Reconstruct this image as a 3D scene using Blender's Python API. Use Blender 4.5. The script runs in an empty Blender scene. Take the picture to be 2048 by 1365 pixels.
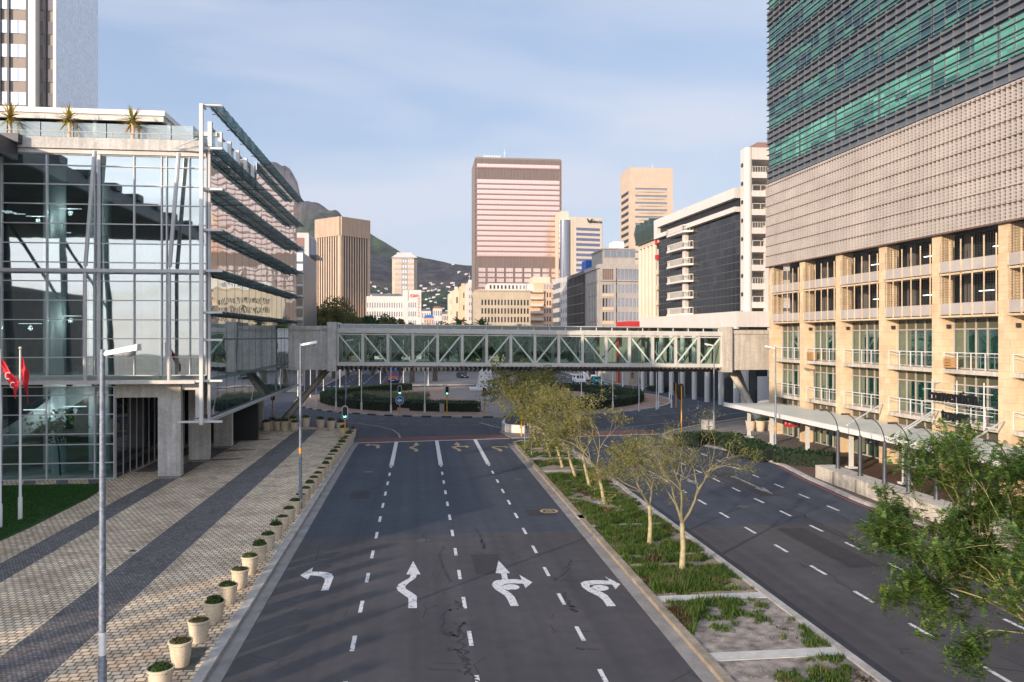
import bpy, math, random
import numpy as np
from mathutils import Matrix, Vector
R_ = math.radians
random.seed(7)
rng = np.random.default_rng(11)
sc = bpy.context.scene
col = sc.collection

# ------------------------------------------------------------------ camera, sky, sun, exposure
F = 1600.0; H = 9.2; YAW = R_(6.63)
SA, CA = math.sin(YAW), math.cos(YAW)
cd = bpy.data.cameras.new("camera"); cam = bpy.data.objects.new("camera", cd); col.objects.link(cam)
cam.location = (0, 0, H); cam.rotation_euler = (R_(90), 0, -YAW)
cd.sensor_width = 36; cd.lens = 36 * F / 2048; cd.shift_y = -9.5 / 2048
cd.clip_start = 0.3; cd.clip_end = 12000
sc.camera = cam
SUN_EL = R_(12.0); SUN_AZ = (-0.70, -0.714)
w = bpy.data.worlds.new("World"); sc.world = w; w.use_nodes = True
nt = w.node_tree; N = nt.nodes; L = nt.links
bg = N['Background']; sky = N.new('ShaderNodeTexSky'); sky.sky_type = 'NISHITA'; sky.sun_disc = False
sky.sun_elevation = SUN_EL; sky.sun_rotation = math.atan2(SUN_AZ[0], SUN_AZ[1])
sky.air_density = 1.0; sky.dust_density = 0.6; sky.ozone_density = 1.6; sky.altitude = 0
tc = N.new('ShaderNodeTexCoord'); sx = N.new('ShaderNodeSeparateXYZ'); L.new(tc.outputs['Generated'], sx.inputs[0])
def wm(op, a, b=None, clamp=False):
    n = N.new('ShaderNodeMath'); n.operation = op; n.use_clamp = clamp
    for i, v in enumerate((a, b)):
        if v is None: continue
        if isinstance(v, (int, float)): n.inputs[i].default_value = v
        else: L.new(v, n.inputs[i])
    return n.outputs[0]
zz = wm('ADD', wm('MAXIMUM', sx.outputs[2], 0.0), 0.22)
cx = N.new('ShaderNodeCombineXYZ')
L.new(wm('DIVIDE', sx.outputs[0], zz), cx.inputs[0]); L.new(wm('DIVIDE', sx.outputs[1], zz), cx.inputs[1])
mp = N.new('ShaderNodeMapping'); mp.inputs['Rotation'].default_value = (0, 0, R_(-20)); mp.inputs['Scale'].default_value = (0.45, 1.15, 1); mp.inputs['Location'].default_value = (1.7, 0.6, 0)
L.new(cx.outputs[0], mp.inputs[0])
n1 = N.new('ShaderNodeTexNoise'); n1.inputs['Scale'].default_value = 1.3; n1.inputs['Detail'].default_value = 5.0; n1.inputs['Roughness'].default_value = 0.5; n1.inputs['Distortion'].default_value = 0.5
L.new(mp.outputs[0], n1.inputs['Vector'])
rp = N.new('ShaderNodeValToRGB'); rp.color_ramp.elements[0].position = 0.38; rp.color_ramp.elements[0].color = (0.0, 0.0, 0.0, 1)
rp.color_ramp.elements[1].position = 0.62; rp.color_ramp.elements[1].color = (1, 1, 1, 1)
L.new(n1.outputs[0], rp.inputs[0])
gr = N.new('ShaderNodeValToRGB'); ge_ = gr.color_ramp.elements
for i_, (p_, c_) in enumerate([(0.0, (1.75, 2.05, 2.55, 1)), (0.10, (1.78, 2.12, 2.75, 1)), (0.25, (1.48, 1.92, 2.8, 1)), (0.5, (1.25, 1.7, 2.65, 1)), (1.0, (0.7, 1.15, 2.2, 1))]):
    if i_ > 1: ge_.new(p_)
    ge_[i_].position = p_; ge_[i_].color = tuple(v_ / 4 for v_ in c_[:3]) + (1,)
L.new(wm('MAXIMUM', sx.outputs[2], 0.0), gr.inputs[0])
def wmix(f, a, b, mode='MIX'):
    m_ = N.new('ShaderNodeMix'); m_.data_type = 'RGBA'; m_.blend_type = mode
    for i, v in ((0, f), (6, a), (7, b)):
        if isinstance(v, (int, float)): m_.inputs[i].default_value = v
        elif isinstance(v, tuple): m_.inputs[i].default_value = v
        else: L.new(v, m_.inputs[i])
    return m_.outputs[2]
g4 = wmix(1.0, gr.outputs[0], (4, 4, 4, 1), 'MULTIPLY')
ds = N.new('ShaderNodeVectorMath'); ds.operation = 'DOT_PRODUCT'; L.new(tc.outputs['Generated'], ds.inputs[0]); ds.inputs[1].default_value = (SUN_AZ[0], SUN_AZ[1], 0.2)
dsun = wm('MAXIMUM', ds.outputs['Value'], 0.0)
base_ = wmix(0.72, sky.outputs[0], g4)
cb_ = wm('ADD', wm('MULTIPLY', dsun, 2.2), 1.0)
cc_ = N.new('ShaderNodeCombineXYZ')
for i_, k_ in enumerate((2.85, 3.05, 3.5)): L.new(wm('MULTIPLY', cb_, k_), cc_.inputs[i_])
cf_ = wm('ADD', wm('MULTIPLY', rp.outputs[0], 0.85), wm('MULTIPLY', dsun, 0.35), True)
hz_ = wm('POWER', wm('SUBTRACT', 1.0, wm('MINIMUM', wm('MAXIMUM', sx.outputs[2], 0.0), 1.0)), 4.5)
glow = wm('MULTIPLY', wm('MULTIPLY', hz_, wm('POWER', dsun, 1.2)), 0.85, True)
L.new(wmix(glow, wmix(cf_, base_, cc_.outputs[0]), (4.6, 3.75, 3.15, 1)), bg.inputs[0]); bg.inputs[1].default_value = 0.142
sd = bpy.data.lights.new("sun", 'SUN'); sd.energy = 3.3; sd.angle = R_(0.53); sd.color = (1.0, 0.80, 0.60)
so = bpy.data.objects.new("sun", sd); col.objects.link(so)
so.rotation_euler = Vector((-SUN_AZ[0] * math.cos(SUN_EL), -SUN_AZ[1] * math.cos(SUN_EL), -math.sin(SUN_EL))).to_track_quat('-Z', 'Y').to_euler()
sc.view_settings.view_transform = 'Standard'; sc.view_settings.look = 'None'; sc.view_settings.exposure = 0.9; sc.view_settings.gamma = 1.0
sc.view_settings.use_curve_mapping = False
try:
    sc.cycles.transparent_max_bounces = 16; sc.cycles.max_bounces = 8
except Exception: pass

# ------------------------------------------------------------------ measuring helpers (survey of the place from the photo)
def G(u, v, z=0.0):
    d = (H - z) * F / (v - 673.0); la = (u - 1024.0) * d / F
    return (d * SA + la * CA, d * CA - la * SA)
def XY(u, y):
    t = (u - 1024.0) / F
    return y * (SA + t * CA) / (CA - t * SA)
def DY(u, y): return y / (CA - (u - 1024.0) / F * SA)
def ZY(u, v, y): return H - (v - 673.0) / F * DY(u, y)
def YX(u, x):
    t = (u - 1024.0) / F
    return x * (CA - t * SA) / (SA + t * CA)

# ------------------------------------------------------------------ materials
def srgb(r, g, b): 
    f = lambda c: (c / 255 / 12.92) if c / 255 <= 0.04045 else ((c / 255 + 0.055) / 1.055) ** 2.4
    return (f(r), f(g), f(b))
class NT:
    def __init__(s, name):
        s.m = bpy.data.materials.new(name); s.m.use_nodes = True
        s.t = s.m.node_tree; s.b = s.t.nodes['Principled BSDF']; s.out = s.t.nodes['Material Output']
    def n(s, typ, **k):
        n = s.t.nodes.new(typ)
        for a, v in k.items():
            if hasattr(n, a): setattr(n, a, v)
        return n
    def l(s, a, b): s.t.links.new(a, b)
    def co(s, kind='Object', scale=(1, 1, 1), rot=(0, 0, 0)):
        if kind == 'World': o = s.n('ShaderNodeNewGeometry').outputs['Position']
        else: o = s.n('ShaderNodeTexCoord').outputs[kind]
        m = s.n('ShaderNodeMapping'); m.inputs['Scale'].default_value = scale; m.inputs['Rotation'].default_value = rot
        s.l(o, m.inputs[0]); return m.outputs[0]
    def noise(s, co, scale, detail=4, rough=0.55):
        n = s.n('ShaderNodeTexNoise'); n.inputs['Scale'].default_value = scale; n.inputs['Detail'].default_value = detail; n.inputs['Roughness'].default_value = rough
        s.l(co, n.inputs['Vector']); return n.outputs[0]
    def ramp(s, fac, stops):
        r = s.n('ShaderNodeValToRGB'); e = r.color_ramp.elements
        while len(e) < len(stops): e.new(0.5)
        for i, (p, c) in enumerate(stops): e[i].position = p; e[i].color = (*c, 1) if len(c) == 3 else c
        s.l(fac, r.inputs[0]); return r.outputs[0]
    def mix(s, fac, a, b, mode='MIX'):
        m = s.n('ShaderNodeMix'); m.data_type = 'RGBA'; m.blend_type = mode
        for i, v in ((0, fac), (6, a), (7, b)):
            if isinstance(v, (int, float)): m.inputs[i].default_value = v
            elif isinstance(v, tuple): m.inputs[i].default_value = (*v, 1)
            else: s.l(v, m.inputs[i])
        return m.outputs[2]
    def math(s, op, a, b=None, clamp=False):
        n = s.n('ShaderNodeMath'); n.operation = op; n.use_clamp = clamp
        for i, v in enumerate((a, b)):
            if v is None: continue
            if isinstance(v, (int, float)): n.inputs[i].default_value = v
            else: s.l(v, n.inputs[i])
        return n.outputs[0]
    def bump(s, h, st=0.3, dist=0.02, soc='Normal'):
        b = s.n('ShaderNodeBump'); b.inputs['Strength'].default_value = st; b.inputs['Distance'].default_value = dist
        s.l(h, b.inputs['Height']); s.l(b.outputs[0], s.b.inputs['Normal']); return b.outputs[0]
def mat(name, c, rough=0.6, metal=0.0, var=0.12, vs=0.6, fine=None, bump=0.0, spec=None, kind='Object', stretch=(1, 1, 1), streak=0.0):
    s = NT(name); s.b.inputs['Roughness'].default_value = rough; s.b.inputs['Metallic'].default_value = metal
    if spec is not None: s.b.inputs['Specular IOR Level'].default_value = spec
    if var <= 0: s.b.inputs['Base Color'].default_value = (*c, 1); return s.m
    co = s.co(kind, stretch); nz = s.noise(co, vs, 6)
    lo = tuple(x * (1 - var) for x in c); hi = tuple(min(1, x * (1 + var)) for x in c)
    cc = s.ramp(nz, [(0.3, lo), (0.7, hi)])
    if fine:
        nf = s.noise(s.co(kind), fine, 3)
        cc = s.mix(0.5, cc, s.ramp(nf, [(0.3, (0.55, 0.55, 0.55)), (0.7, (1, 1, 1))]), 'MULTIPLY')
        if bump: s.bump(nf, bump)
    if streak:
        ns = s.noise(s.co(kind, (2.2, 2.2, 0.12)), 1.6, 5, 0.6)
        cc = s.mix(streak, cc, s.ramp(ns, [(0.42, (0.45, 0.43, 0.42)), (0.62, (1, 1, 1))]), 'MULTIPLY')
    s.l(cc, s.b.inputs['Base Color']); return s.m
def glassm(name, tint, refl, trans, wav=0.0, wscale=0.6, diff=(0.01, 0.02, 0.02), rough=0.02, wst=(1, 1, 1)):
    """window glass: part mirror, part clear, a thin body tint"""
    s = NT(name); t = s.t; t.nodes.remove(s.b)
    g = s.n('ShaderNodeBsdfGlossy'); g.inputs['Color'].default_value = (*refl, 1); g.inputs['Roughness'].default_value = rough
    if wav:
        b = s.n('ShaderNodeBump'); b.inputs['Strength'].default_value = 1.0; b.inputs['Distance'].default_value = wav
        s.l(s.noise(s.co('World', wst), wscale, 1.5, 0.4), b.inputs['Height']); s.l(b.outputs[0], g.inputs['Normal'])
    d = s.n('ShaderNodeBsdfDiffuse'); d.inputs['Color'].default_value = (*diff, 1)
    a = s.n('ShaderNodeAddShader'); s.l(g.outputs[0], a.inputs[0]); s.l(d.outputs[0], a.inputs[1])
    if trans > 0:
        tr = s.n('ShaderNodeBsdfTransparent'); tr.inputs['Color'].default_value = (*tint, 1)
        m = s.n('ShaderNodeMixShader'); m.inputs[0].default_value = trans
        s.l(a.outputs[0], m.inputs[1]); s.l(tr.outputs[0], m.inputs[2]); s.l(m.outputs[0], s.out.inputs[0])
    else: s.l(a.outputs[0], s.out.inputs[0])
    return s.m
def emis(name, c, st):
    s = NT(name); s.b.inputs['Base Color'].default_value = (*c, 1); s.b.inputs['Emission Color'].default_value = (*c, 1); s.b.inputs['Emission Strength'].default_value = st
    return s.m
def leafm(name, cols, var=1.0, rough=0.55, trans=0.35):
    s = NT(name); s.b.inputs['Roughness'].default_value = rough; s.b.inputs['Specular IOR Level'].default_value = 0.25
    oi = s.n('ShaderNodeNewGeometry'); nz = s.noise(s.co('World'), var, 3)
    mixv = s.math('ADD', s.math('MULTIPLY', oi.outputs['Random Per Island'], 0.55), s.math('MULTIPLY', nz, 0.5))
    k = len(cols); cc = s.ramp(mixv, [(0.15 + 0.7 * i / (k - 1), c) for i, c in enumerate(cols)])
    s.l(cc, s.b.inputs['Base Color'])
    if trans:
        tl = s.n('ShaderNodeBsdfTranslucent'); s.l(cc, tl.inputs[0]); m = s.n('ShaderNodeMixShader'); m.inputs[0].default_value = trans
        s.l(s.b.outputs[0], m.inputs[1]); s.l(tl.outputs[0], m.inputs[2]); s.l(m.outputs[0], s.out.inputs[0])
    return s.m

# ------------------------------------------------------------------ mesh builder and tags
class MB:
    def __init__(s): s.v = []; s.f = []
    def add(s, vs, fs):
        o = len(s.v); s.v += [tuple(p) for p in vs]; s.f += [tuple(i + o for i in f) for f in fs]; return s
    BF = [(0, 3, 2, 1), (4, 5, 6, 7), (0, 1, 5, 4), (1, 2, 6, 5), (2, 3, 7, 6), (3, 0, 4, 7)]
    def box(s, x0, x1, y0, y1, z0, z1):
        return s.add([(x0, y0, z0), (x1, y0, z0), (x1, y1, z0), (x0, y1, z0), (x0, y0, z1), (x1, y0, z1), (x1, y1, z1), (x0, y1, z1)], MB.BF)
    def fbox(s, P, e, n, a0, a1, b0, b1, z0, z1):
        q = lambda a, b, z: (P[0] + e[0] * a + n[0] * b, P[1] + e[1] * a + n[1] * b, z)
        return s.add([q(a0, b1, z0), q(a1, b1, z0), q(a1, b0, z0), q(a0, b0, z0), q(a0, b1, z1), q(a1, b1, z1), q(a1, b0, z1), q(a0, b0, z1)], MB.BF)
    def prism(s, poly, z0, z1):
        n = len(poly); ar = sum(poly[i][0] * poly[(i + 1) % n][1] - poly[(i + 1) % n][0] * poly[i][1] for i in range(n))
        if ar < 0: poly = poly[::-1]
        vs = [(p[0], p[1], z0) for p in poly] + [(p[0], p[1], z1) for p in poly]
        fs = [tuple(range(n - 1, -1, -1)), tuple(range(n, 2 * n))] + [(i, (i + 1) % n, n + (i + 1) % n, n + i) for i in range(n)]
        return s.add(vs, fs)
    def sheet(s, poly, z):
        n = len(poly); ar = sum(poly[i][0] * poly[(i + 1) % n][1] - poly[(i + 1) % n][0] * poly[i][1] for i in range(n))
        if ar < 0: poly = poly[::-1]
        return s.add([(p[0], p[1], z) for p in poly], [tuple(range(n))])
    def tube(s, p0, p1, r0, r1=None, n=8, cap=True):
        r1 = r0 if r1 is None else r1
        a = Vector(p0); b = Vector(p1); d = (b - a)
        if d.length < 1e-6: return s
        d.normalize(); u = d.orthogonal().normalized(); w_ = d.cross(u)
        vs = []
        for c, r in ((a, r0), (b, r1)):
            for i in range(n):
                t = 2 * math.pi * i / n; vs.append(c + u * (math.cos(t) * r) + w_ * (math.sin(t) * r))
        fs = [(i, (i + 1) % n, n + (i + 1) % n, n + i) for i in range(n)]
        if cap: fs += [tuple(range(n - 1, -1, -1)), tuple(range(n, 2 * n))]
        return s.add(vs, fs)
    def path(s, pts, r, n=8):
        rs = r if isinstance(r, (list, tuple)) else [r] * len(pts)
        pts = [Vector(p) for p in pts]; o = len(s.v); u = None
        for k, p in enumerate(pts):
            d = (pts[min(k + 1, len(pts) - 1)] - pts[max(k - 1, 0)]).normalized()
            if u is None: u = d.orthogonal().normalized()
            else: u = (u - d * u.dot(d)).normalized()
            w_ = d.cross(u)
            for i in range(n):
                t = 2 * math.pi * i / n; s.v.append(tuple(p + u * (math.cos(t) * rs[k]) + w_ * (math.sin(t) * rs[k])))
        for k in range(len(pts) - 1):
            for i in range(n):
                a = o + k * n + i; b = o + k * n + (i + 1) % n; s.f.append((a, b, b + n, a + n))
        s.f.append(tuple(o + i for i in range(n - 1, -1, -1))); s.f.append(tuple(o + (len(pts) - 1) * n + i for i in range(n)))
        return s
    def bar(s, p0, p1, wx, wz):
        a = Vector(p0); b = Vector(p1); d = (b - a).normalized()
        up = Vector((0, 0, 1)) if abs(d.z) < 0.95 else Vector((0, 1, 0))
        r = d.cross(up).normalized() * wx / 2; q = r.cross(d).normalized() * wz / 2
        return s.add([a - r - q, a + r - q, b + r - q, b - r - q, a - r + q, a + r + q, b + r + q, b - r + q], MB.BF)
    def lathe(s, prof, c=(0, 0, 0), n=20):
        vs = []; k = len(prof)
        for r, z in prof:
            for i in range(n):
                t = 2 * math.pi * i / n; vs.append((c[0] + r * math.cos(t), c[1] + r * math.sin(t), c[2] + z))
        fs = [(j * n + i, j * n + (i + 1) % n, (j + 1) * n + (i + 1) % n, (j + 1) * n + i) for j in range(k - 1) for i in range(n)]
        fs += [tuple(range(n - 1, -1, -1)), tuple((k - 1) * n + i for i in range(n))]
        return s.add(vs, fs)
    def build(s, name, m, parent=None, smooth=False, local=False):
        me = bpy.data.meshes.new(name)
        if parent is not None and not local:
            inv = wmat(parent).inverted(); s.v = [tuple(inv @ Vector(p)) for p in s.v]
        me.from_pydata(s.v, [], s.f); me.materials.append(m)
        if smooth:
            me.polygons.foreach_set('use_smooth', [True] * len(me.polygons))
            try: me.set_sharp_from_angle(angle=R_(40))
            except Exception: pass
        me.update(); o = bpy.data.objects.new(name, me); col.objects.link(o)
        if parent is not None: o.parent = parent
        return o
def wmat(o):
    m = o.matrix_basis.copy()
    while o.parent: o = o.parent; m = o.matrix_basis @ m
    return m
def tag(o, label=None, cat=None, group=None, kind=None):
    if label: o['label'] = label
    if cat: o['category'] = cat
    if group: o['group'] = group
    if kind: o['kind'] = kind
    return o
def thing(name, label, cat, loc=(0, 0, 0), rz=0.0, group=None):
    o = bpy.data.objects.new(name, None); col.objects.link(o); o.location = loc; o.rotation_euler = (0, 0, rz)
    o.empty_display_size = 0.3
    return tag(o, label, cat, group)
def struct(name, mb, m): return tag(mb.build(name, m), kind='structure')
def inst(me, name, loc, parent, rz=0.0):
    o = bpy.data.objects.new(name, me); col.objects.link(o); o.parent = parent; o.location = loc; o.rotation_euler = (0, 0, rz); return o
def copy_tree(o, parent=None):
    c = o.copy(); col.objects.link(c); c.parent = parent
    for ch in list(o.children): copy_tree(ch, c)
    return c
def npmesh(name, verts, faces, m, parent=None):
    verts = np.asarray(verts, dtype=np.float32); faces = np.asarray(faces, dtype=np.int32)
    if parent is not None:
        iv = np.array(wmat(parent).inverted()); verts = verts @ iv[:3, :3].T.astype(np.float32) + iv[:3, 3].astype(np.float32)
    k = faces.shape[1]; me = bpy.data.meshes.new(name)
    me.vertices.add(len(verts)); me.vertices.foreach_set('co', verts.ravel())
    me.loops.add(faces.size); me.loops.foreach_set('vertex_index', faces.ravel())
    me.polygons.add(len(faces)); me.polygons.foreach_set('loop_start', np.arange(0, faces.size, k, dtype=np.int32))
    me.update(calc_edges=True); me.validate(); me.materials.append(m)
    o = bpy.data.objects.new(name, me); col.objects.link(o)
    if parent is not None: o.parent = parent
    return o
def text(name, body, size, ext, m, parent, loc, rot, sx_=1.0, sp=1.0):
    cu = bpy.data.curves.new(name, 'FONT'); cu.body = body; cu.size = size; cu.extrude = ext; cu.space_character = sp; cu.offset = 0.012 * size
    cu.resolution_u = 3
    o = bpy.data.objects.new(name, cu); col.objects.link(o); bpy.context.view_layer.update()
    me = bpy.data.meshes.new_from_object(o.evaluated_get(bpy.context.evaluated_depsgraph_get()))
    bpy.data.objects.remove(o); me.materials.clear(); me.materials.append(m); me.name = name
    M4 = Matrix.Translation(loc) @ rot.to_4x4() @ Matrix.Diagonal((sx_, 1, 1, 1))
    if parent is not None: M4 = wmat(parent).inverted() @ M4
    me.transform(M4); o = bpy.data.objects.new(name, me); col.objects.link(o)
    if parent is not None: o.parent = parent
    return o
def facing(n):  # rotation so text reads on a vertical face with outward normal n
    z = Vector((n[0], n[1], 0)).normalized(); y = Vector((0, 0, 1)); x = y.cross(z)
    return Matrix((x, y, z)).transposed()

# facade: piers and spandrels stand proud of recessed windows; every window is an object
WCAP = {}
def facade(th, P0, P1, z0, z1, nx, nz, pw, sp, wall, glass, dep=0.25, top=0.0, bot=0.0, side=0.0, name='window', frame=None, cap=100, wallname='wall', skip=None):
    P0 = Vector((P0[0], P0[1])); P1 = Vector((P1[0], P1[1])); Lf = (P1 - P0).length; e = (P1 - P0) / Lf; n = Vector((e.y, -e.x))
    inv = wmat(th).inverted()
    a0, a1 = side, Lf - side; zb, zt = z0 + bot, z1 - top; bx = (a1 - a0) / nx; bz = (zt - zb) / nz
    wm_ = MB()
    if side > 0: wm_.fbox(P0, e, n, 0, side, 0, dep, z0, z1).fbox(P0, e, n, Lf - side, Lf, 0, dep, z0, z1)
    if top > 0: wm_.fbox(P0, e, n, a0, a1, 0, dep, zt, z1)
    if bot > 0: wm_.fbox(P0, e, n, a0, a1, 0, dep, z0, zb)
    for j in range(nz):
        wm_.fbox(P0, e, n, a0, a1, 0, dep - 0.004, zb + j * bz, zb + j * bz + sp * bz * 0.5)
        wm_.fbox(P0, e, n, a0, a1, 0, dep - 0.004, zb + (j + 1) * bz - sp * bz * 0.5, zb + (j + 1) * bz)
    if pw > 0:
        for i in range(nx + 1):
            c = a0 + i * bx; l = max(a0, c - pw * bx / 2); r = min(a1, c + pw * bx / 2)
            wm_.fbox(P0, e, n, l, r, 0.002, dep, zb, zt)
    wm_.build(wallname, wall, th)
    wx = bx * (1 - pw); wz = bz * (1 - sp)
    ms = MB(); ms.box(-wx / 2, wx / 2, -0.05, 0.05, -wz / 2, wz / 2); me = bpy.data.meshes.new(name)
    me.from_pydata(ms.v, [], ms.f); me.materials.append(glass)
    ang = math.atan2(e.y, e.x); rest = MB(); cnt = WCAP.get(th.name, 0)
    for j in range(nz):
        for i in range(nx):
            if skip and skip(i, j): continue
            c = P0 + e * (a0 + (i + 0.5) * bx) + n * 0.09; z = zb + (j + 0.5) * bz
            if cnt < cap:
                p = inv @ Vector((c.x, c.y, z)); o = inst(me, name, p, th, ang - th.rotation_euler.z)
                if frame:
                    pass
                cnt += 1
            else:
                rest.fbox(P0, e, n, a0 + (i + 0.5) * bx - wx / 2, a0 + (i + 0.5) * bx + wx / 2, 0.04, 0.14, z - wz / 2, z + wz / 2)
    if rest.v: tag(rest.build(name, glass, th), kind='stuff')
    WCAP[th.name] = cnt
# ------------------------------------------------------------------ shared materials
def asphalt(name, c1, c2, crack):
    s = NT(name); s.b.inputs['Roughness'].default_value = 0.82; s.b.inputs['Specular IOR Level'].default_value = 0.3
    co = s.co('World'); big = s.noise(co, 0.22, 5); med = s.noise(co, 1.7, 4); fine = s.noise(co, 38, 2)
    lane = s.noise(s.co('World', (0.9, 0.03, 1)), 0.9, 3)
    cc = s.ramp(big, [(0.32, c1), (0.68, c2)])
    cc = s.mix(0.45, cc, s.ramp(lane, [(0.35, (0.72, 0.72, 0.74)), (0.65, (1.12, 1.1, 1.08))]), 'MULTIPLY')
    cc = s.mix(0.5, cc, s.ramp(med, [(0.35, (0.8, 0.8, 0.8)), (0.65, (1.12, 1.12, 1.12))]), 'MULTIPLY')
    cc = s.mix(0.6, cc, s.ramp(fine, [(0.3, (0.55, 0.55, 0.55)), (0.7, (1.35, 1.35, 1.35))]), 'MULTIPLY')
    trk = s.noise(s.co('World', (1.15, 0.012, 1)), 1.0, 2); cc = s.mix(0.5, cc, s.ramp(trk, [(0.36, (0.70, 0.70, 0.71)), (0.5, (1.0, 1.0, 1.0)), (0.64, (1.18, 1.16, 1.14))]), 'MULTIPLY')
    oil = s.noise(co, 0.9, 5, 0.7); cc = s.mix(0.55, cc, s.ramp(oil, [(0.27, (0.45, 0.45, 0.46)), (0.36, (1, 1, 1))]), 'MULTIPLY')
    if crack:
        wob = s.n('ShaderNodeTexNoise'); wob.inputs['Scale'].default_value = 1.3; wob.inputs['Detail'].default_value = 6; s.l(co, wob.inputs['Vector'])
        add = s.mix(0.16, co, wob.outputs['Color'], 'ADD')
        vo = s.n('ShaderNodeTexVoronoi'); vo.feature = 'DISTANCE_TO_EDGE'; vo.inputs['Scale'].default_value = 0.42; s.l(add, vo.inputs['Vector'])
        ln = s.math('LESS_THAN', vo.outputs['Distance'], 0.006); msk = s.math('GREATER_THAN', s.noise(co, 0.35, 2), 0.58)
        cc = s.mix(s.math('MULTIPLY', s.math('MULTIPLY', ln, msk), 0.75), cc, (0.012, 0.012, 0.013))
    s.l(cc, s.b.inputs['Base Color']); s.bump(fine, 0.35, 0.01); return s.m
M_ASN = asphalt('asphalt_newer', (0.042, 0.052, 0.072), (0.055, 0.065, 0.086), False)
M_ASO = asphalt('asphalt_older', (0.056, 0.055, 0.062), (0.076, 0.073, 0.079), True)
def pavers(name, c1, c2, mortar, bw, rh, ms, stain, stc, bumpd=0.012):
    s = NT(name); s.b.inputs['Roughness'].default_value = 0.75
    co = s.co('World')
    b = s.n('ShaderNodeTexBrick'); b.offset = 0.5; b.inputs['Scale'].default_value = 1.0; b.inputs['Brick Width'].default_value = bw; b.inputs['Row Height'].default_value = rh
    b.inputs['Mortar Size'].default_value = ms; b.inputs['Mortar Smooth'].default_value = 0.25; b.inputs['Bias'].default_value = 0.0
    b.inputs['Color1'].default_value = (*c1, 1); b.inputs['Color2'].default_value = (*c2, 1); b.inputs['Mortar'].default_value = (*mortar, 1)
    s.l(co, b.inputs['Vector'])
    cc = b.outputs['Color']; nz = s.noise(co, 0.55, 7, 0.68); n2 = s.noise(co, 3.5, 4)
    cc = s.mix(stain, cc, s.ramp(nz, [(0.40, stc), (0.56, (1, 1, 1))]), 'MULTIPLY')
    bs = s.noise(s.co('World', (1, .35, 1)), 0.16, 3); cc = s.mix(0.5, cc, s.ramp(bs, [(0.38, (0.74, 0.70, 0.66)), (0.6, (1.08, 1.06, 1.02))]), 'MULTIPLY')
    cc = s.mix(0.55, cc, s.ramp(n2, [(0.3, (0.72, 0.70, 0.68)), (0.7, (1.1, 1.1, 1.1))]), 'MULTIPLY')
    s.l(cc, s.b.inputs['Base Color']); s.bump(s.math('MULTIPLY', b.outputs['Fac'], -1.0), 0.6, bumpd); return s.m
M_CREAM = pavers('cream_cobbles', (0.95, 0.80, 0.59), (0.62, 0.54, 0.43), (0.20, 0.125, 0.07), 0.27, 0.25, 0.026, 0.6, (0.55, 0.48, 0.42))
M_DARKP = pavers('grey_setts', (0.27, 0.255, 0.26), (0.125, 0.12, 0.128), (0.04, 0.035, 0.035), 0.13, 0.12, 0.014, 0.5, (0.6, 0.6, 0.62))
M_REDP = pavers('red_brick_paving', (0.20, 0.10, 0.07), (0.14, 0.075, 0.055), (0.07, 0.05, 0.045), 0.22, 0.11, 0.012, 0.6, (0.55, 0.52, 0.5))
M_PINKP = pavers('pink_gravel_paving', (0.36, 0.24, 0.17), (0.27, 0.18, 0.14), (0.16, 0.11, 0.09), 0.24, 0.2, 0.02, 0.6, (0.7, 0.68, 0.66))
M_GREYP = pavers('grey_plaza_paving', (0.26, 0.235, 0.23), (0.20, 0.185, 0.18), (0.11, 0.1, 0.1), 0.3, 0.3, 0.02, 0.6, (0.7, 0.7, 0.7))
M_BROWNP = pavers('brown_brick_paving', (0.19, 0.13, 0.10), (0.13, 0.09, 0.07), (0.07, 0.055, 0.05), 0.22, 0.11, 0.012, 0.6, (0.6, 0.58, 0.56))
M_REDSTRIP = mat('red_road_surface', (0.13, 0.045, 0.045), 0.8, var=0.2, vs=1.2, fine=22, kind='World')
M_KERB = mat('kerb_concrete', (0.40, 0.38, 0.36), 0.85, var=0.25, vs=1.5, fine=9, kind='World', bump=0.2)
M_KERBB = mat('kerb_brown', (0.30, 0.25, 0.19), 0.85, var=0.3, vs=1.5, fine=9, kind='World', bump=0.2)
M_GUT = mat('gutter_concrete', (0.25, 0.235, 0.225), 0.85, var=0.25, vs=1.1, fine=12, kind='World')
M_BLACKK = mat('kerb_black', (0.03, 0.03, 0.035), 0.7, var=0.3, vs=3)
M_WHITEK = mat('kerb_white', (0.46, 0.45, 0.43), 0.7, var=0.15, vs=3)
def paint(name, c, wear):
    s = NT(name); s.b.inputs['Roughness'].default_value = 0.65
    co = s.co('World'); n = s.noise(co, 5.5, 8, 0.72); f = s.noise(s.co('World', (14, 2.5, 1)), 1.0, 4)
    k = s.ramp(s.math('ADD', s.math('MULTIPLY', n, 0.7), s.math('MULTIPLY', f, 0.3)), [(wear, (0, 0, 0)), (wear + 0.06, (1, 1, 1))])
    cc = s.mix(k, (0.07, 0.07, 0.075), s.mix(0.5, c, s.ramp(n, [(0.3, (0.75, 0.75, 0.75)), (0.7, (1.1, 1.1, 1.1))]), 'MULTIPLY'))
    s.l(cc, s.b.inputs['Base Color']); return s.m
M_PW = paint('white_road_paint', (0.60, 0.60, 0.61), 0.40)
M_PWF = paint('faded_road_paint', (0.45, 0.45, 0.46), 0.49)
M_PY = paint('old_yellow_road_paint', (0.42, 0.31, 0.16), 0.42)
M_CRK = mat('bitumen_crack', (0.018, 0.018, 0.02), 0.6, var=0.2)
M_SOIL = mat('median_soil', (0.26, 0.21, 0.16), 0.95, var=0.35, vs=1.4, fine=26, kind='World', bump=0.6)
M_GRAV = mat('gravel_soil', (0.27, 0.235, 0.21), 0.95, var=0.6, vs=2.6, fine=32, kind='World', bump=0.8)
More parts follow.
